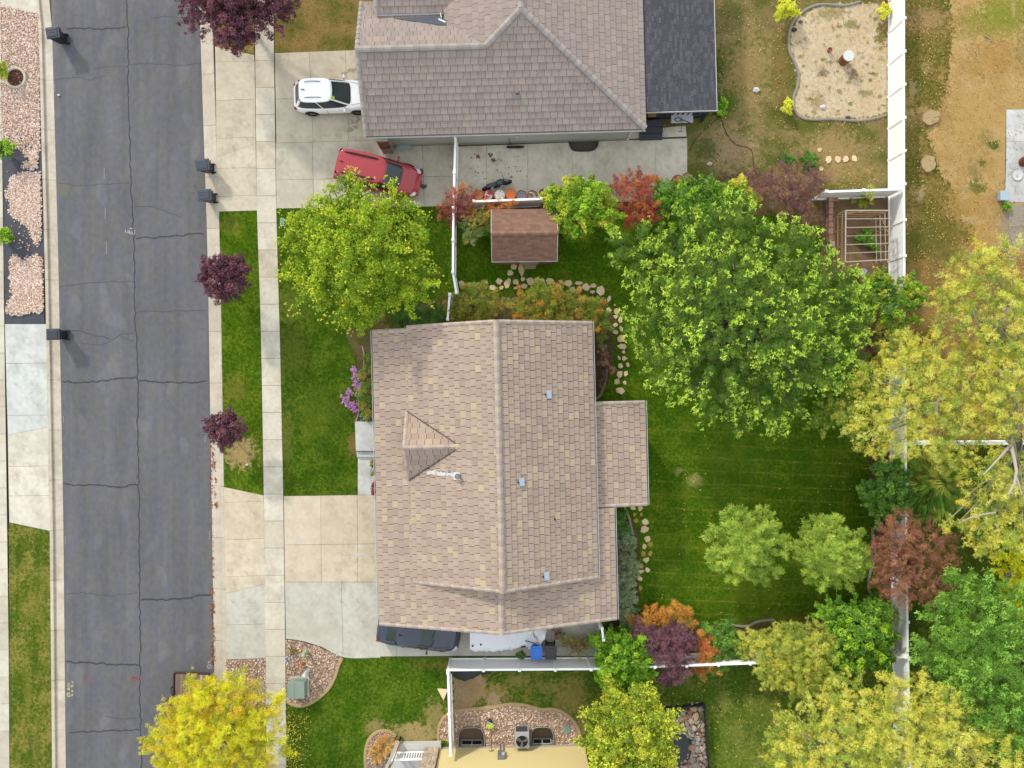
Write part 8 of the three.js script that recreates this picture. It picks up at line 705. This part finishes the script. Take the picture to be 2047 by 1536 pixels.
fallen('yellow fallen leaves on the dry yard beyond the long fence', px([[1779, -20], [2060, -20], [2060, 880], [1782, 880]]), 5200, yl, 921, 0.042, (u, v) => (u < 1920 || v > 470 ? 0.9 : 0.35) * (0.5 + 0.6 * n2(u * 0.02, v * 0.02))); fallen('small fallen leaves around the sand bed', px([[1400, -20], [1772, -20], [1772, 390], [1400, 360]]), 1500, yl, 922, 0.045); fallen('scattered yellow leaves on the back lawn', px([[1300, 840], [1740, 840], [1740, 1250], [1300, 1250]]), 120, gl, 923, 0.05); fallen('scattered yellow leaves on the shaded yard', px([[1785, 890], [2060, 890], [2060, 1560], [1790, 1560]]), 330, [...gl, ...yl], 924, 0.06); fallen('golden leaves dropped beside the yellow street tree', px([[570, 1410], [625, 1412], [620, 1560], [572, 1560]]), 420, gl, 925, 0.042, (u, v) => Math.max(0, 1.1 - (u - 572) / 50) * sstep(1405, 1450, v + (u - 572) * 0.3)); fallen('yellow leaves on the lower neighbouring lawn', px([[1180, 1350], [1560, 1340], [1560, 1560], [1180, 1560]]), 240, gl, 926, 0.055);
{ const q = rng(93), P0 = (u, v) => px([[u - 4, v - 6], [u + 4, v - 6], [u + 4, v + 6], [u - 4, v + 6]]); const spots = [[425, 905], [428, 930], [430, 960], [431, 990], [432, 1010], [424, 1182], [426, 1215], [423, 1225], [424, 1255], [426, 1265], [424, 1298], [424, 1318]]; spots.slice(0, 12).forEach(([u, v], i) => 0); const g = new THREE.BufferGeometry(); g.setAttribute('position', new THREE.Float32BufferAttribute([-1, 0, 0, 0, 0.2, -0.6, 1, 0.1, 0, -1, 0, 0, 1, 0.1, 0, 0, 0.2, 0.6], 3)); g.setIndex([0, 2, 1, 3, 5, 4]); g.computeVertexNormals(); const list = []; for (const [u, v] of spots) { const n = 6 + Math.floor(q() * 34), h = 4 + q() * 14; for (let i = 0; i < n; i++) list.push([u + (q() + q() - 1) * 4, v + (q() + q() + q() - 1.5) * h, 1]); } for (let i = 0; i < 260; i++) list.push([along(roadR, 0) + 0, 0, 0]); const o = new THREE.InstancedMesh(g, new THREE.MeshStandardMaterial({ color: 0xffffff, roughness: 0.9, side: THREE.DoubleSide }), list.length), m = new THREE.Matrix4(), qt = new THREE.Quaternion(), e = new THREE.Euler(); list.forEach(([u, v, k], i) => { if (!k) { v = 860 + q() * 480; u = along(roadR, v) + (q() - 0.6) * 6; } const p = P(u, v, 0), s = 0.045 * (0.6 + 0.9 * q()); e.set((q() - 0.5) * 0.5, q() * 6.28, (q() - 0.5) * 0.5); m.compose(V(p.x, 0.02 + 0.02 * q(), p.z), qt.setFromEuler(e), V(s, s, s)); o.setMatrixAt(i, m); const c = rl[Math.floor(q() * rl.length)]; o.setColorAt(i, c); }); o.name = numbered('fallen_leaves'); o.castShadow = o.receiveShadow = true; scene.add(o); tag(o, 'rust coloured leaves swept along the road gutter by the house', 'fallen leaves', null, 'stuff');
  fallen('brown leaf scraps on the concrete side yard', px([[940, 288], [1060, 286], [1060, 380], [935, 385]]), 90, rl, 931, 0.05, (u, v) => Math.max(0, 0.9 * n2(u * 0.04, v * 0.04))); fallen('rust leaves in the lower bed by the fence', px([[1190, 1255], [1550, 1250], [1780, 1240], [1780, 1300], [1190, 1316]]), 500, rl, 932, 0.05); }
renderer.render(scene, camera);
